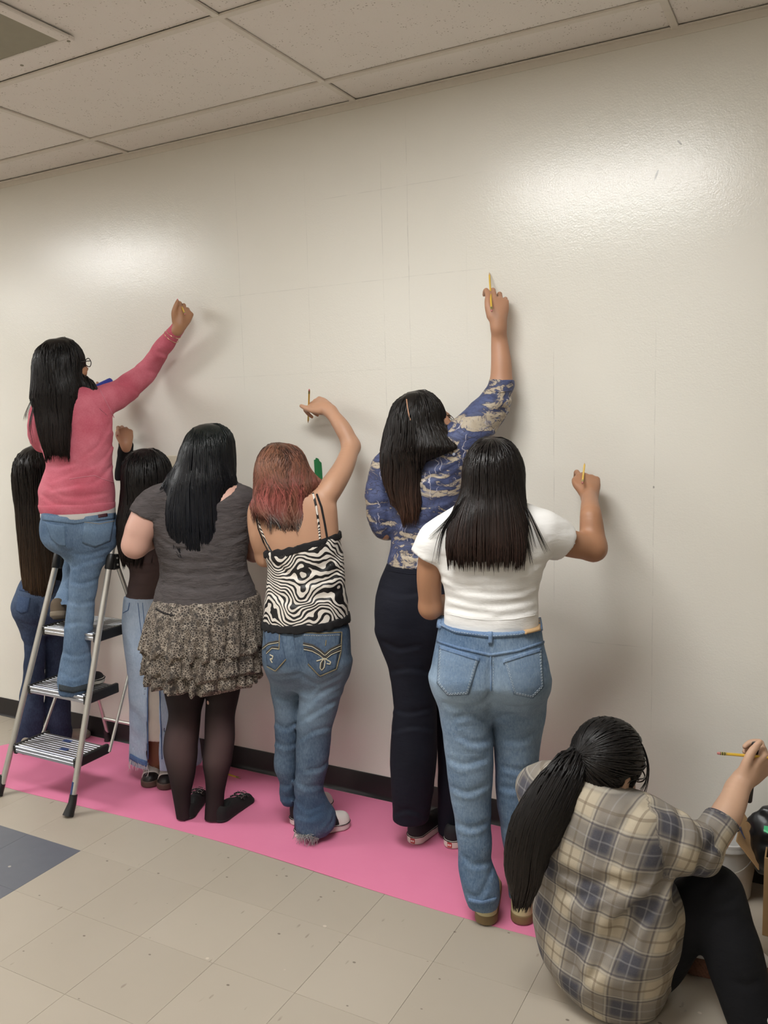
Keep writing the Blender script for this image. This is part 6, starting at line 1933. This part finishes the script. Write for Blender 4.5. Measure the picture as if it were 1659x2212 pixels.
    ss = plain('grey_suede', lin((150, 140, 128)), .8); sw = plain('grey_sole', lin((140, 132, 122)), .7)
    a = at_z(50, 1632)[:2]; p.shoe(a, a + np.array([-.1, 1]), ss, sw, L=.24, sole=.028, height=.06)
    a = at_z(92, 1606)[:2]; p.shoe(a, at_z(186, 1592)[:2], ss, sw, L=.24, sole=.024, height=.045)


person_far_left()


# ================================================================ person in brown top and light denim skirt, between ladder and leopard skirt
def person_brown_top():
    p = Person('person in brown top and light denim maxi skirt, half hidden between ladder and leopard skirt', at_z(350, 1681)[:2], yaw=.3)
    sk = skin_mat('deep_brown_skin', lin((134, 86, 62)))
    br = cloth_mat('dark_brown_jersey', lin((70, 56, 56)), lin((86, 70, 68)), .85, .35)
    den = denim_mat('pale_washed_denim', lin((150, 170, 198)), lin((196, 210, 228)), .3)
    tor = [(1068, 290, 372, .8), (1080, 276, 388, .6), (1110, 264, 396, .56), (1164, 261, 390, .6), (1208, 266, 384, .66), (1230, 279, 378, .7), (1265, 277, 374, .74), (1300, 267, 376, .78)]
    skt = [(1286, 268, 376, .76), (1300, 266, 378, .78), (1349, 263, 388, .8), (1400, 268, 398, .8), (1468, 276, 412, .74), (1559, 280, 426, .66), (1646, 279, 437, .6)]
    RT, RS = p.rows(tor), p.rows(skt)
    lL = p.rows([(1440, 296, 350), (1540, 306, 348), (1590, 318, 348), (1640, 324, 350), (1666, 327, 349)], 1.0, .0)
    lR = p.rows([(1440, 350, 405), (1540, 352, 396), (1590, 352, 388), (1640, 356, 384), (1680, 352, 380)], 1.0, .0)
    shl = p.P(282, 1100, .0); ell = p.P(288, 1185, -.01); shr = p.P(386, 1100, .0); elr = p.P(392, 1190, .02)
    toe = np.array([-.55, -1.0, 0]) / np.hypot(.55, 1)
    hc = p.P(318, 1032, .0)
    p.body(sk, [(RT, .026), (RS, .06), (lL, .0), (lR, .0)],
           [([p.P(300, 1095, 0), shl, (shl + ell) / 2, ell], [.044, .044, .04, .034]), ([ell, ell + [.06, -.02, .02], ell + [.13, -.03, .05]], [.034, .03, .022]),
            ([p.P(360, 1095, 0), shr, (shr + elr) / 2, elr], [.044, .044, .04, .034]), ([elr, elr + [-.04, -.04, .04], elr + [-.10, -.06, .1]], [.034, .03, .022])],
           hc, toe + np.array([0, 0, -.9]), (toe[0], toe[1], 1.0), neck=p.P(326, 1078, .0),
           hands=[dict(wrist=ell + [.13, -.03, .05], d=(.8, .1, .3), back=(0, -1, .2), thumb=1), dict(wrist=elr + [-.10, -.06, .1], d=(-.8, -.1, .3), back=(0, -1, .2), thumb=-1)])
    t = auto_grid([RT, ('c', [shl, ell, shr, elr, ell + [.14, -.05, .06]])], .006)
    t.loft(RT, p.yaw, .02, rnd=.01, zlim=(p.P(320, 1297)[2], 9))
    t.chain([p.P(300, 1092, 0), shl, (shl + ell) / 2, ell, ell + [.06, -.02, .02], ell + [.125, -.028, .05]], [.054, .054, .05, .044, .038, .032], n=16, k=.02)
    t.chain([p.P(360, 1092, 0), shr, (shr + elr) / 2, elr, elr + [-.04, -.04, .04], elr + [-.09, -.055, .09]], [.054, .054, .05, .044, .038, .032], n=16, k=.02)
    for pts in ([(280, 1232), (310, 1240), (345, 1235)], [(276, 1262), (310, 1268), (350, 1262)], [(272, 1280), (300, 1286), (340, 1280)], [(275, 1212), (300, 1222), (340, 1222)]):
        t.crease(pts, .005, .5, .022)
    t.disp(lambda x, y, z: .005 * (vnoise(x * 16, y * 16, z * 44, 71) - .5)); t.build('top', br, p.root)
    # skirt with a slit and pale lining
    ln = auto_grid([RS], .006); RI = [RS[0], RS[1], RS[2], RS[3] - .015, RS[4] - .015]
    ln.loft(RI, p.yaw, 0, zlim=(p.P(335, 1590)[2], 9)); 
    g = auto_grid([RS], .0064)
    g.loft(RS, p.yaw, 0, zlim=(RS[0].min(), 9))
    zs = RS[0].min()
    A, B = p.P(331, 1446), p.P(333, 1660)
    sp = [g.hit(331, y) for y in range(1452, 1660, 16)]
    sp = [q for q in sp if q is not None]; out = CO - sp[0]; out[2] = 0; out /= np.linalg.norm(out)
    n_ = len(sp)
    lp = G(g.ax and (g.ax[0][0], g.ax[1][0], g.ax[2][0]), (g.ax[0][-1], g.ax[1][-1], g.ax[2][-1]), .0064); lp.F = g.F.copy()
    g.chain([q + [0, 0, 0] for q in sp] + [sp[-1] - [0, 0, .08]], [.008 + .018 * min(1, i / 4) for i in range(n_)] + [.027], k=.006, op='s')
    g.chain([q - out * .03 for q in sp] + [sp[-1] - out * .03 - [0, 0, .08]], [.008 + .018 * min(1, i / 4) for i in range(n_)] + [.027], k=.006, op='s')
    ins = auto_grid([RS], .0064); g.put(lambda X, Y, Z: X * 0 + Y * 0 + (Z - zs - .10), (g.ax[0][0], g.ax[1][0], 0), (g.ax[0][-1], g.ax[1][-1], zs + .1), 0, 'u') if False else None
    hol = [RS[0], RS[1], RS[2], RS[3] - .012, RS[4] - .012]
    g.loft([hol[0] - .0, *hol[1:]], p.yaw, .004, op='s', zlim=(zs - .03, zs + .42))
    g.disp(lambda x, y, z: .006 * (vnoise(x * 14 + 8 * z, y * 14, z * 18, 73) - .5))
    so = g.build('denim_skirt', den, p.root, attrs=lambda V: {'wash': .1 + 0 * V[:, 2]})
    ln.build('skirt_lining', plain('cream_lining', lin((206, 196, 186)), .85, bump=.2), p.root)
    sd = denim_mat('denim_edge', lin((66, 94, 144)), lin((120, 146, 186)), .1)
    p.seam('fly_seam', lp, [(298, 1302), (302, 1340), (306, 1370), (308, 1400)], .0016, sd, so); p.seam('fly_seam', lp, [(308, 1302), (312, 1350), (316, 1420), (322, 1448)], .0016, sd, so)
    p.seam('pocket_seam', lp, [(280, 1302), (277, 1318), (266, 1324)], .0018, sd, so)
    p.seam('slit_edge', lp, [(319, 1465), (319, 1550), (320, 1640)], .0024, sd, so); p.seam('slit_edge', lp, [(344, 1465), (347, 1550), (350, 1640)], .0024, sd, so)
    p.sewn('raw_hem', lp, [(282, 1628), (300, 1638), (318, 1644)], [(281, 1638), (300, 1650), (318, 1656)], sd, so, 12, 3, .003)
    fr = MB(); lr = random.Random(9)
    for k in range(46):
        u = lr.random(); a = lp.hit(282 + 36 * u, 1640 + 12 * u); ln_ = lr.uniform(.008, .03) if lr.random() > .2 else lr.uniform(.03, .055)
        b = a + np.array([lr.uniform(-.008, .012), lr.uniform(-.01, .004), -ln_ * .6]); c_ = b + np.array([lr.uniform(-.008, .014), lr.uniform(-.01, .004), -ln_ * .4])
        fr.tube([a, b, c_], [.0011, .0011, .0006], n=4)
    ob = fr.build('frayed_threads', plain('white_threads', lin((206, 200, 200)), .9), None); ob['kind'] = 'stuff'; p._adopt(ob, so)
    # hair falls over the bowed head
    hg = G(hc + [-.26, -.28, -.52], hc + [.28, .26, .2], .0065)
    hr = p.rows([(971, 300, 332, .9), (976, 288, 345, .95), (986, 277, 356, 1), (1009, 270, 366, 1.05), (1040, 265, 370, 1.05), (1075, 261, 370, .9), (1100, 256, 358, .75, -.03), (1130, 253, 330, .5, -.06), (1170, 254, 318, .4, -.07), (1200, 259, 308, .34, -.075), (1216, 264, 300, .3, -.08)], dd=.0)
    hg.loft(hr, p.yaw, .01, rnd=.01)
    c, R, sc = p.hd; hg.ell(c + .022 * R[2] - .012 * R[1], (.086, .105, .103), R, .02)
    hg.disp(lambda x, y, z: .006 * (vnoise(x * 42, y * 42, z * 4, 76) - .5))
    p.hair(hg, M['blackhair'], hc, n=750, r=.0022, over=.04, jit=.6)
    # two-tone saddle shoes, toes towards the room
    bk_ = plain('black_leather', lin((26, 22, 22)), .4); brs = plain('brown_sole', lin((84, 66, 56)), .6); wh = plain('white_leather', lin((214, 206, 202)), .45); sock = plain('white_ribbed_sock', lin((206, 200, 204)), .9, bump=.4, bscale=120)
    for (ax_, ay_), (tx_, ty_), lg in (((338, 1662), (322, 1704), lL), ((372, 1668), (356, 1709), lR)):
        h = at_z(ax_, ay_)[:2]; tt = at_z(tx_, ty_)[:2]; d_ = (tt - h) / np.linalg.norm(tt - h)
        up = p.shoe(tt - d_ * .215, tt, bk_, brs, L=.215, sole=.03, height=.062, hw=.034)
        R_, heel, gu, place, up, outl = p._shoe
        gw = G((0, 0, 0), (.01, .01, .01), .004); gw.ax = gu.ax; gw.F = gu.F - .003
        gw.put(lambda X, Y, Z: np.maximum(X - .172 + 10 * Y * Y, .075 - X) + 0 * Z, (0, -.1, 0), (.3, .1, .2), 0, 'i')
        place(gw, 'saddle', wh, up)
        mb = MB()
        for s_ in (-1, 1):
            mb.tube(smooth_path([R_ @ np.array(q) + heel for q in ((.110, 0, .086), (.12, s_ * .014, .092), (.135, s_ * .022, .082), (.125, s_ * .010, .084), (.112, 0, .086))], [1] * 5, 14)[0], .0022, n=6)
            mb.tube(smooth_path([R_ @ np.array(q) + heel for q in ((.112, 0, .086), (.13, s_ * .012, .078), (.15, s_ * .016, .060))], [1] * 3, 8)[0], .002, n=6)
        ob = mb.build('lace_bow', wh, None, smooth=60); p._adopt(ob, up)
        gk = G((-.02, -.07, .03), (.16, .07, .22), .0045)
        gk.chain([(.06, 0, .05), (.055, 0, .10), (.05, 0, .128)], [.037, .036, .037], n=6, k=.01)
        gk.chain([(.06, 0, .05), (.10, 0, .055)], [.034, .028], k=.02)
        gk.put(lambda X, Y, Z: Z - .132 - .006 * np.sin(X * 60 + Y * 80), (-.02, -.07, .1), (.16, .07, .24), 0, 'i')
        V, Q = gk.mesh(); ob = mesh_np('sock', V @ R_.T + heel, Q, sock, None); p._adopt(ob, p.root)


person_brown_top()


# ================================================================ seated person in plaid shirt
def plaid_mat():
    m = N('plaid_flannel'); 
    u = m.attr('pu'); v = m.attr('pv')
    def band(c, period, cen, half, soft, off=0.0):
        f = m.math('FRACT', m.math('ADD', m.math('DIVIDE', c, period), off + 10.0))
        d = m.math('ABSOLUTE', m.math('SUBTRACT', f, cen))
        return m.math('SUBTRACT', 1.0, m.step(d, half - soft, half + soft))
    P1, P2 = .148, .150
    bu, bv = band(u, P1, .5, .19, .05), band(v, P2, .5, .19, .05)
    gu, gv = band(u, P1, .5, .31, .03), band(v, P2, .5, .31, .03)
    cu, cv = band(u, P1, .0, .10, .02, .0), band(v, P2, .0, .10, .02)
    cream, grey, dark = lin((190, 178, 157)), lin((122, 117, 113)), lin((55, 59, 76))
    c = m.mix(m.math('MULTIPLY', gu, .52), cream, grey)
    c = m.mix(m.math('MULTIPLY', gv, .52), c, grey)
    c = m.mix(m.math('MULTIPLY', bu, .34), c, dark); c = m.mix(m.math('MULTIPLY', bv, .34), c, dark)
    c = m.mix(m.math('MULTIPLY', m.math('MULTIPLY', bu, bv), .75), c, dark)
    for cc, PP in ((u, P1), (v, P2)):
        for cen, col, k in ((.26, lin((58, 58, 74)), .6), (.74, lin((58, 58, 74)), .6), (.22, lin((206, 198, 182)), .35), (.78, lin((206, 198, 182)), .35), (.0, lin((104, 88, 72)), .5), (.5, lin((178, 176, 178)), .25)):
            l = band(cc, PP, cen, .014, .01) if cen else m.math('MAXIMUM', band(cc, PP, .01, .012, .008), band(cc, PP, .99, .012, .008))
            c = m.mix(m.math('MULTIPLY', l, k), c, col)
    pos = m.n('ShaderNodeNewGeometry').outputs['Position']
    c = m.mix(m.math('MULTIPLY', m.noise(pos, 240, 2), .18), c, lin((150, 142, 130)))
    m.set(Base_Color=c, Roughness=.9)
    m.b.inputs['Specular IOR Level'].default_value = .2
    m.bump(m.math('ADD', m.noise(pos, 420, 1), m.math('MULTIPLY', m.noise(pos, 20, 3), 3)), .25, .003)
    return m.m


def person_plaid():
    p = Person('person seated on the floor in plaid shirt with a long black ponytail', at_z(1325, 2150)[:2], yaw=-.42)
    sk = skin_mat('light_tan_skin', lin((200, 162, 136)))
    pl = plaid_mat(); blk = cloth_mat('black_jersey_trousers', lin((14, 14, 17)), lin((21, 21, 24)), .9, .3)
    tor = [(1662, 1185, 1300, .8), (1690, 1160, 1350, .66), (1715, 1142, 1388, .6), (1766, 1122, 1420, .6), (1830, 1120, 1438, .62), (1890, 1130, 1446, .66), (1947, 1141, 1450, .7), (2008, 1144, 1446, .76), (2055, 1153, 1438, .8), (2099, 1175, 1432, .84), (2138, 1208, 1426, .86), (2160, 1240, 1412, .86), (2176, 1285, 1385, .8)]
    RT = p.rows(tor)
    sh = p.P(1378, 1778, -.03); el = p.P(1520, 1838, .05); wr = p.P(1604, 1686, .20); kn = p.P(1646, 1652, .23)
    shl = p.P(1165, 1700, .08); ell = p.P(1225, 1850, .22); wrl = p.P(1340, 1900, .36)
    hc = p.P(1308, 1664, .04)
    e1, vd = p.e1, p.vd
    fw_ = e1 * .56 + vd * .78 + np.array([0, 0, -.34]); upv = np.array([0, 0, 1.0]) + e1 * .15
    hipR, knR, ftR = p.P(1385, 2085, .04), p.P(1543, 1922, .06), at_z(1634, 2240, .03)
    hipL, knL, ftL = p.P(1370, 2060, .26), p.P(1492, 1930, .40), p.P(1500, 2068, .34)
    ankR = knR + (ftR - knR) * .98
    p.body(sk, [(RT, .065)],
           [([p.P(1340, 1775, -.02), sh, (sh + el) / 2, el], [.056, .056, .048, .042]), ([el, p.P(1566, 1766, .11), wr], [.046, .0435, .027]),
            ([p.P(1200, 1700, .06), shl, (shl + ell) / 2, ell], [.052, .05, .044, .038]), ([ell, (ell + wrl) / 2, wrl], [.038, .034, .025]),
            ([hipR, (hipR + knR) / 2, knR], [.07, .066, .052]), ([knR, (knR + ankR) / 2, ankR], [.05, .045, .035]),
            ([hipL, (hipL + knL) / 2, knL], [.07, .066, .052]), ([knL, (knL + ftL) / 2, ftL], [.05, .045, .035])],
           hc, fw_, upv, sc=1.04, neck=p.P(1262, 1712, .02),
           hands=[dict(wrist=wr, d=kn - wr, back=-vd * .85 + e1 * .35 + np.array([0, 0, -.35]), thumb=-1, curls=[(1.0, 1.25, .8), (1.1, 1.3, .8), (1.15, 1.3, .8), (1.15, 1.3, .8)], rw=.027, sc=1.04,
                       tpts=[(.014, .026, .0), (.042, .054, -.002), (.070, .066, -.006), (.098, .066, -.010)], spread=.05),
                  dict(wrist=wrl, d=e1 * .6 + vd * .2 + np.array([0, 0, -.3]), back=(0, 0, 1), thumb=1)])
    at, tips, tp = p.grips[0]
    p.nails('thumb_nail', tp[-1], tp[-1] - tp[-2], -vd + e1 * .3, plain('natural_nail', lin((222, 178, 164)), .3), .012, .0055)
    glasses(p)
    d0 = ray(1548, 1627)
    pe = p.P(1549, 1627, .185); pm = p.P(1622, 1633, .205); dr = (pm - pe) / np.linalg.norm(pm - pe)
    pencil(pe + dr * .18, pe, 'yellow pencil with pink eraser held by the seated person', r=.0042)
    # marker held in the same hand
    bp = plain('black_glossy_marker', lin((20, 16, 22)), .3)
    a, b = p.P(1632, 1604, .235), p.P(1617, 1732, .265); d_ = (b - a) / np.linalg.norm(b - a); Lm = np.linalg.norm(b - a)
    mk = thing('marker', 'slim black marker held upright in the seated hand', 'marker', tuple(b))
    MB().lathe([(.002, 0), (.0095, .002), (.0105, .006), (.0108, Lm * .55)], a, d_, n=18).build('cap', bp, mk, smooth=50)
    MB().lathe([(.0096, Lm * .55), (.0096, Lm - .004), (.0085, Lm - .001), (.002, Lm)], a, d_, n=18).build('barrel', bp, mk, smooth=50)
    # shirt
    t = auto_grid([RT, ('c', [sh, el, wr, shl, ell, wrl])], .0066)
    t.loft(RT, p.yaw, .02, rnd=.03)
    cfd = p.P(1578, 1740, .14) - p.P(1530, 1820, .06); cfd /= np.linalg.norm(cfd)
    cf = p.P(1563, 1769, .105)
    slv = np.array([p.P(1300, 1770, -.01), p.P(1362, 1790, -.03), p.P(1425, 1812, -.02), p.P(1475, 1826, .01), p.P(1512, 1838, .04)])
    slr = np.array([.10, .102, .096, .084, .066])
    t.chain(slv, slr, n=16, k=.04)
    t.chain([p.P(1510, 1840, .04), p.P(1536, 1806, .07), cf + cfd * .05], [.064, .055, .0485], n=8, k=.02, cut=[(cf, cfd)])
    t.chain([p.P(1215, 1705, .06), shl, (shl + ell) / 2, ell, wrl - (wrl - ell) * .3], [.075, .072, .066, .06, .05], n=16, k=.03)
    t.chain([p.P(1235, 1700, .0), p.P(1290, 1706, .0)], [.055, .052], k=.02)
    # front panel of the open shirt hanging by the hip
    t.chain([p.P(1425, 1930, .0), p.P(1436, 2000, .0), p.P(1428, 2080, .02), p.P(1405, 2140, .02)], [.05, .052, .05, .03], n=14, k=.03)
    for pts in ([(1442, 1895), (1410, 1960), (1340, 2010), (1290, 2060)], [(1435, 1910), (1380, 1985), (1330, 2040), (1280, 2110)], [(1400, 1902), (1330, 1925), (1250, 1935), (1190, 1925)], [(1352, 2000), (1350, 2060), (1355, 2110)], [(1380, 1960), (1360, 2000), (1345, 2060)], [(1384, 1742), (1362, 1765), (1345, 1790)], [(1318, 1795), (1316, 1840), (1325, 1880)], [(1500, 1760), (1520, 1800), (1528, 1870)], [(1470, 1752), (1482, 1790), (1470, 1830)], [(1300, 1960), (1270, 2040), (1240, 2090)], [(1240, 2000), (1230, 2060), (1250, 2130)], [(1440, 1752), (1420, 1745), (1395, 1745)], [(1545, 1822), (1525, 1850), (1520, 1882)], [(1200, 1880), (1260, 1905), (1330, 1900)]):
        t.crease(pts, .017, .65, .05); t.crease([(a_ + 4, b_ + 17) for a_, b_ in pts], .016, .3, .03, 'u')
    t.disp(lambda x, y, z: .020 * (vnoise(x * 10 + 7 * z, y * 10, z * 10 - 7 * x, 81) - .5) + .006 * (vnoise(x * 24, y * 24, z * 24, 82) - .5))
    fx, fy = slv[0], slv[-1]

    def pat(V):
        # torso coordinates follow the lean of the back; sleeve coordinates run along the arm
        ax = fy - slv[1]; L = np.linalg.norm(ax); ax = ax / L
        best = np.full(len(V), 9.0); prm = np.zeros(len(V)); acc = 0
        for i in range(1, len(slv) - 1):
            ab = slv[i + 1] - slv[i]; l = np.linalg.norm(ab); tt = ((V - slv[i]) @ ab) / (l * l)
            if i > 1: tt = np.maximum(tt, 0)
            if i < len(slv) - 2: tt = np.minimum(tt, 1)
            d = np.linalg.norm(V - slv[i] - np.clip(tt, 0, 1)[:, None] * ab, axis=1)
            r_ = slr[i] + (slr[i + 1] - slr[i]) * np.clip(tt, 0, 1)
            m = d - r_ < best; best = np.where(m, d - r_, best); prm = np.where(m, acc + tt * l, prm); acc += l
        # cuff section
        q0 = p.P(1510, 1840, .04); cu = cf - q0; lc = np.linalg.norm(cu); tc = ((V - q0) @ cu) / lc
        dc = np.linalg.norm(V - q0 - np.clip(tc / lc, 0, 1.3)[:, None] * cu, axis=1) - .057
        up = np.array([0, 0, 1.0]); up = up - ax * (up @ ax); up /= np.linalg.norm(up); sd = np.cross(ax, up)
        rel = V - slv[2]; ang = np.arctan2(rel @ up, rel @ sd + 1e-6); prm = (V - slv[1]) @ ax
        su, sv = prm, ang * .088
        onc = (dc < .012) & (tc > .02)
        c2 = cu / lc; up2 = np.cross(c2, vd); up2 = up2 / np.linalg.norm(up2); ang2 = ((V - q0) @ up2) / .056
        su = np.where(onc, acc + tc, su); sv = np.where(onc, ang2 * .056 + .03, sv)
        capv = ((V - cf) @ cfd > -.004) & (np.linalg.norm(V - cf, axis=1) < .08)
        su = np.where(capv, .30, su); sv = np.where(capv, .30, sv)
        tl = -.20
        lat = (V - p.B) @ (e1 * math.cos(tl) + np.array([0, 0, math.sin(tl)]) * 1.0) - .45 * ((V - p.B) @ vd)
        ver = (V - p.B) @ (np.array([0, 0, math.cos(tl)]) - e1 * math.sin(tl))
        on = ((best < .010) & (prm > .0)) | onc
        # right of the shoulder seam only
        on &= ((V - p.P(1325, 1790, -.05)) @ e1 > 0)
        return {'pu': np.where(on, su + .02, lat), 'pv': np.where(on, sv, ver)}
    so = t.build('plaid_shirt', pl, p.root, attrs=pat)
    # collar
    cg = G(p.P(1270, 1690, 0) - .18, p.P(1270, 1690, 0) + .18, .0055)
    ring = [p.P(1270, 1692, .02) + .075 * (e1 * math.cos(a_) * 1.15 + vd * math.sin(a_)) + np.array([0, 0, -.03 * math.cos(a_) + .004]) for a_ in np.linspace(-2.9, 1.0, 22)]
    cg.chain(ring, [.024] * 22, k=.005, flat=((0, 0, 1), 1.0))
    cg.chain([p.P(1262, 1640, .02), p.P(1268, 1720, .02)], [.064, .066], k=.008, op='s')
    V, Q = cg.mesh(); ob = mesh_np('collar', V, Q, pl, None, attrs=pat(V)); p._adopt(ob, so)
    a2 = np.cross(cfd, [0, 0, 1]); a2 /= np.linalg.norm(a2); b3 = np.cross(cfd, a2)
    mb = MB(); mb.tube([cf - cfd * .003 + .0475 * (a2 * math.cos(s_) + b3 * math.sin(s_)) for s_ in np.linspace(0, 2 * math.pi, 34)[:-1]], .0017, n=6, closed=True)
    ob = mb.build('cuff_edge', plain('dark_cuff_edge', lin((84, 84, 94)), .9), None, smooth=60); p._adopt(ob, so)
    # trousers
    g = auto_grid([('c', [hipR, knR, ankR, hipL, knL, ftL])], .006, pad=.12)
    g.chain([p.P(1330, 2090, .06), hipR, (hipR + knR) / 2 + [0, 0, .01], knR + [0, 0, -.012], knR + (ankR - knR) * .12], [.09, .095, .088, .072, .07], n=18, k=.02)
    g.chain([knR + [.0, 0, -.01], knR + (ankR - knR) * .35, knR + (ankR - knR) * .7, ankR], [.070, .077, .070, .062], n=14, k=.03)
    g.chain([p.P(1330, 2080, .2), hipL, (hipL + knL) / 2, knL], [.09, .09, .082, .068], n=16, k=.02)
    g.chain([knL, (knL + ftL) / 2, ftL + [0, 0, .05]], [.068, .062, .052], n=12, k=.03)
    g.cutplane((0, 0, .006), (0, 0, -1))
    for pts in ([(1560, 1880), (1545, 1905), (1525, 1925)], [(1590, 1930), (1570, 1950), (1545, 1955)], [(1530, 2010), (1550, 1985), (1580, 1980)], [(1590, 2120), (1612, 2130), (1640, 2120)]):
        g.crease(pts, .006, .5, .025)
    g.disp(lambda x, y, z: .009 * (vnoise(x * 11, y * 11, z * 14, 85) - .5))
    g.build('trousers', blk, p.root)
    # visible shoe of the far foot and the near shoe (mostly outside the frame)
    wh = plain('white_trainer', lin((206, 202, 200)), .6)
    gm = N('brown_waffle_sole'); vv = gm.n('ShaderNodeNewGeometry').outputs['Position']
    gm.set(Base_Color=gm.mix(gm.noise(vv, 90, 2), lin((84, 52, 38)), lin((124, 80, 58))), Roughness=.7)
    gm.bump(gm.voro(gm.map(vv, (1, 1, 1), (0, .6, .4)), 130, rnd=.1), .8, .004)
    a = at_z(1470, 2088)[:2]; b2 = at_z(1640, 2120)[:2]
    p.shoe(a, b2, wh, gm.m, L=.25, sole=.062, height=.055, hw=.04, bw=.046)
    a = ankR[:2] - np.array([.03, .0]); p.shoe(a, a + np.array([1, .1]), wh, gm.m, L=.25, sole=.04, height=.07)
    # hair: smooth cap, tie and ponytail
    hg = G(hc + [-.42, -.32, -.48], hc + [.22, .22, .22], .006)
    hr = p.rows([(1556, 1295, 1330, .9), (1562, 1275, 1350, .95), (1578, 1256, 1370, 1), (1605, 1242, 1384, 1.05), (1635, 1238, 1390, 1.05), (1655, 1240, 1384, .95), (1668, 1244, 1335, .8), (1682, 1250, 1320, .75), (1694, 1262, 1312, .7)], dd=.04)
    hg.loft(hr, p.yaw, .01, rnd=.01)
    p.cap(hg, .014, face=(.07, .062, .105), fo=.122, fu=-.05)
    c, R, sc = p.hd
    for q in (1,): hg.ell(c + sc * (q * .085 * R[0] - .004 * R[1] - .010 * R[2]), (.02, .034, .04), R, .008, 's')
    hg.disp(lambda x, y, z: .004 * (vnoise(x * 60, y * 60, z * 60, 86) - .5))
    hm_ = hair_mat('sleek_black_hair', [(0, (.009, .008, .008)), (.5, (.010, .008, .007)), (1, (.018, .012, .010))], .5, .36)
    tie = hg.hit(1250, 1632)
    p.hair(hg, hm_, c, n=750, r=.0017, over=0, zseed=.98, maxlen=.35, flow=lambda P: (tie - P) / (np.linalg.norm(tie - P, axis=1, keepdims=True) + .02), jit=.15, name='hair')
    pg = G(hc + [-.46, -.34, -.54], hc + [.1, .16, .1], .006)
    pn = [(1250, 1636, .0), (1232, 1652, -.05), (1212, 1690, -.08), (1182, 1745, -.10), (1146, 1815, -.12), (1134, 1870, -.13), (1130, 1920, -.13), (1124, 1950, -.13)]
    pg.chain([p.P(*q) for q in pn], [.026, .036, .052, .062, .058, .046, .030, .014], n=26, k=.01, flat=(vd, .55))
    pg.disp(lambda x, y, z: .008 * (vnoise(x * 60, y * 60, z * 7, 88) - .5))
    path = np.array([p.P(*q) for q in pn])

    def fl(P):
        d = np.linalg.norm(P[:, None] - path[None], axis=2); i = np.minimum(d.argmin(1), len(path) - 2)
        v_ = path[i + 1] - path[i]; return v_ / np.linalg.norm(v_, axis=1, keepdims=True)
    p.hair(pg, hm_, path[0], n=700, r=.0021, over=.02, zseed=.35, flow=fl, jit=.5, name='ponytail')
    mb = MB(); ta = (path[1] - path[0]); ta /= np.linalg.norm(ta); a2 = np.cross(ta, [0, 0, 1]); a2 /= np.linalg.norm(a2); b3 = np.cross(ta, a2)
    for k in range(3):
        cc = path[0] + ta * (.012 + .009 * k)
        mb.tube([cc + .031 * (a2 * math.cos(s_) + b3 * math.sin(s_)) for s_ in np.linspace(0, 2 * math.pi, 24)[:-1]], .006, n=8, closed=True)
    mb.build('hair_tie', plain('black_hair_tie', lin((16, 15, 16)), .8), p.root, smooth=60)
    # loose strands in front of the face
    mb = MB()
    for k in range(16):
        o = random.uniform(-3, 3)
        pts = [p.P(1378 + o * .4, 1592 + o, .02), p.P(1392 + o * .5, 1620, .03), p.P(1400 + o, 1655, .03), p.P(1397 + o * 1.5, 1690, .03), p.P(1388 + o * 2.2, 1715 + 4 * o, .03)]
        q, r_ = smooth_path(pts, [.0009, .0009, .0009, .0008, .0003], 14); mb.tube(q, r_, n=4)
    ob = mb.build('loose_strands', hm_, None); ob['kind'] = 'stuff'; p._adopt(ob, p.root)


person_plaid()
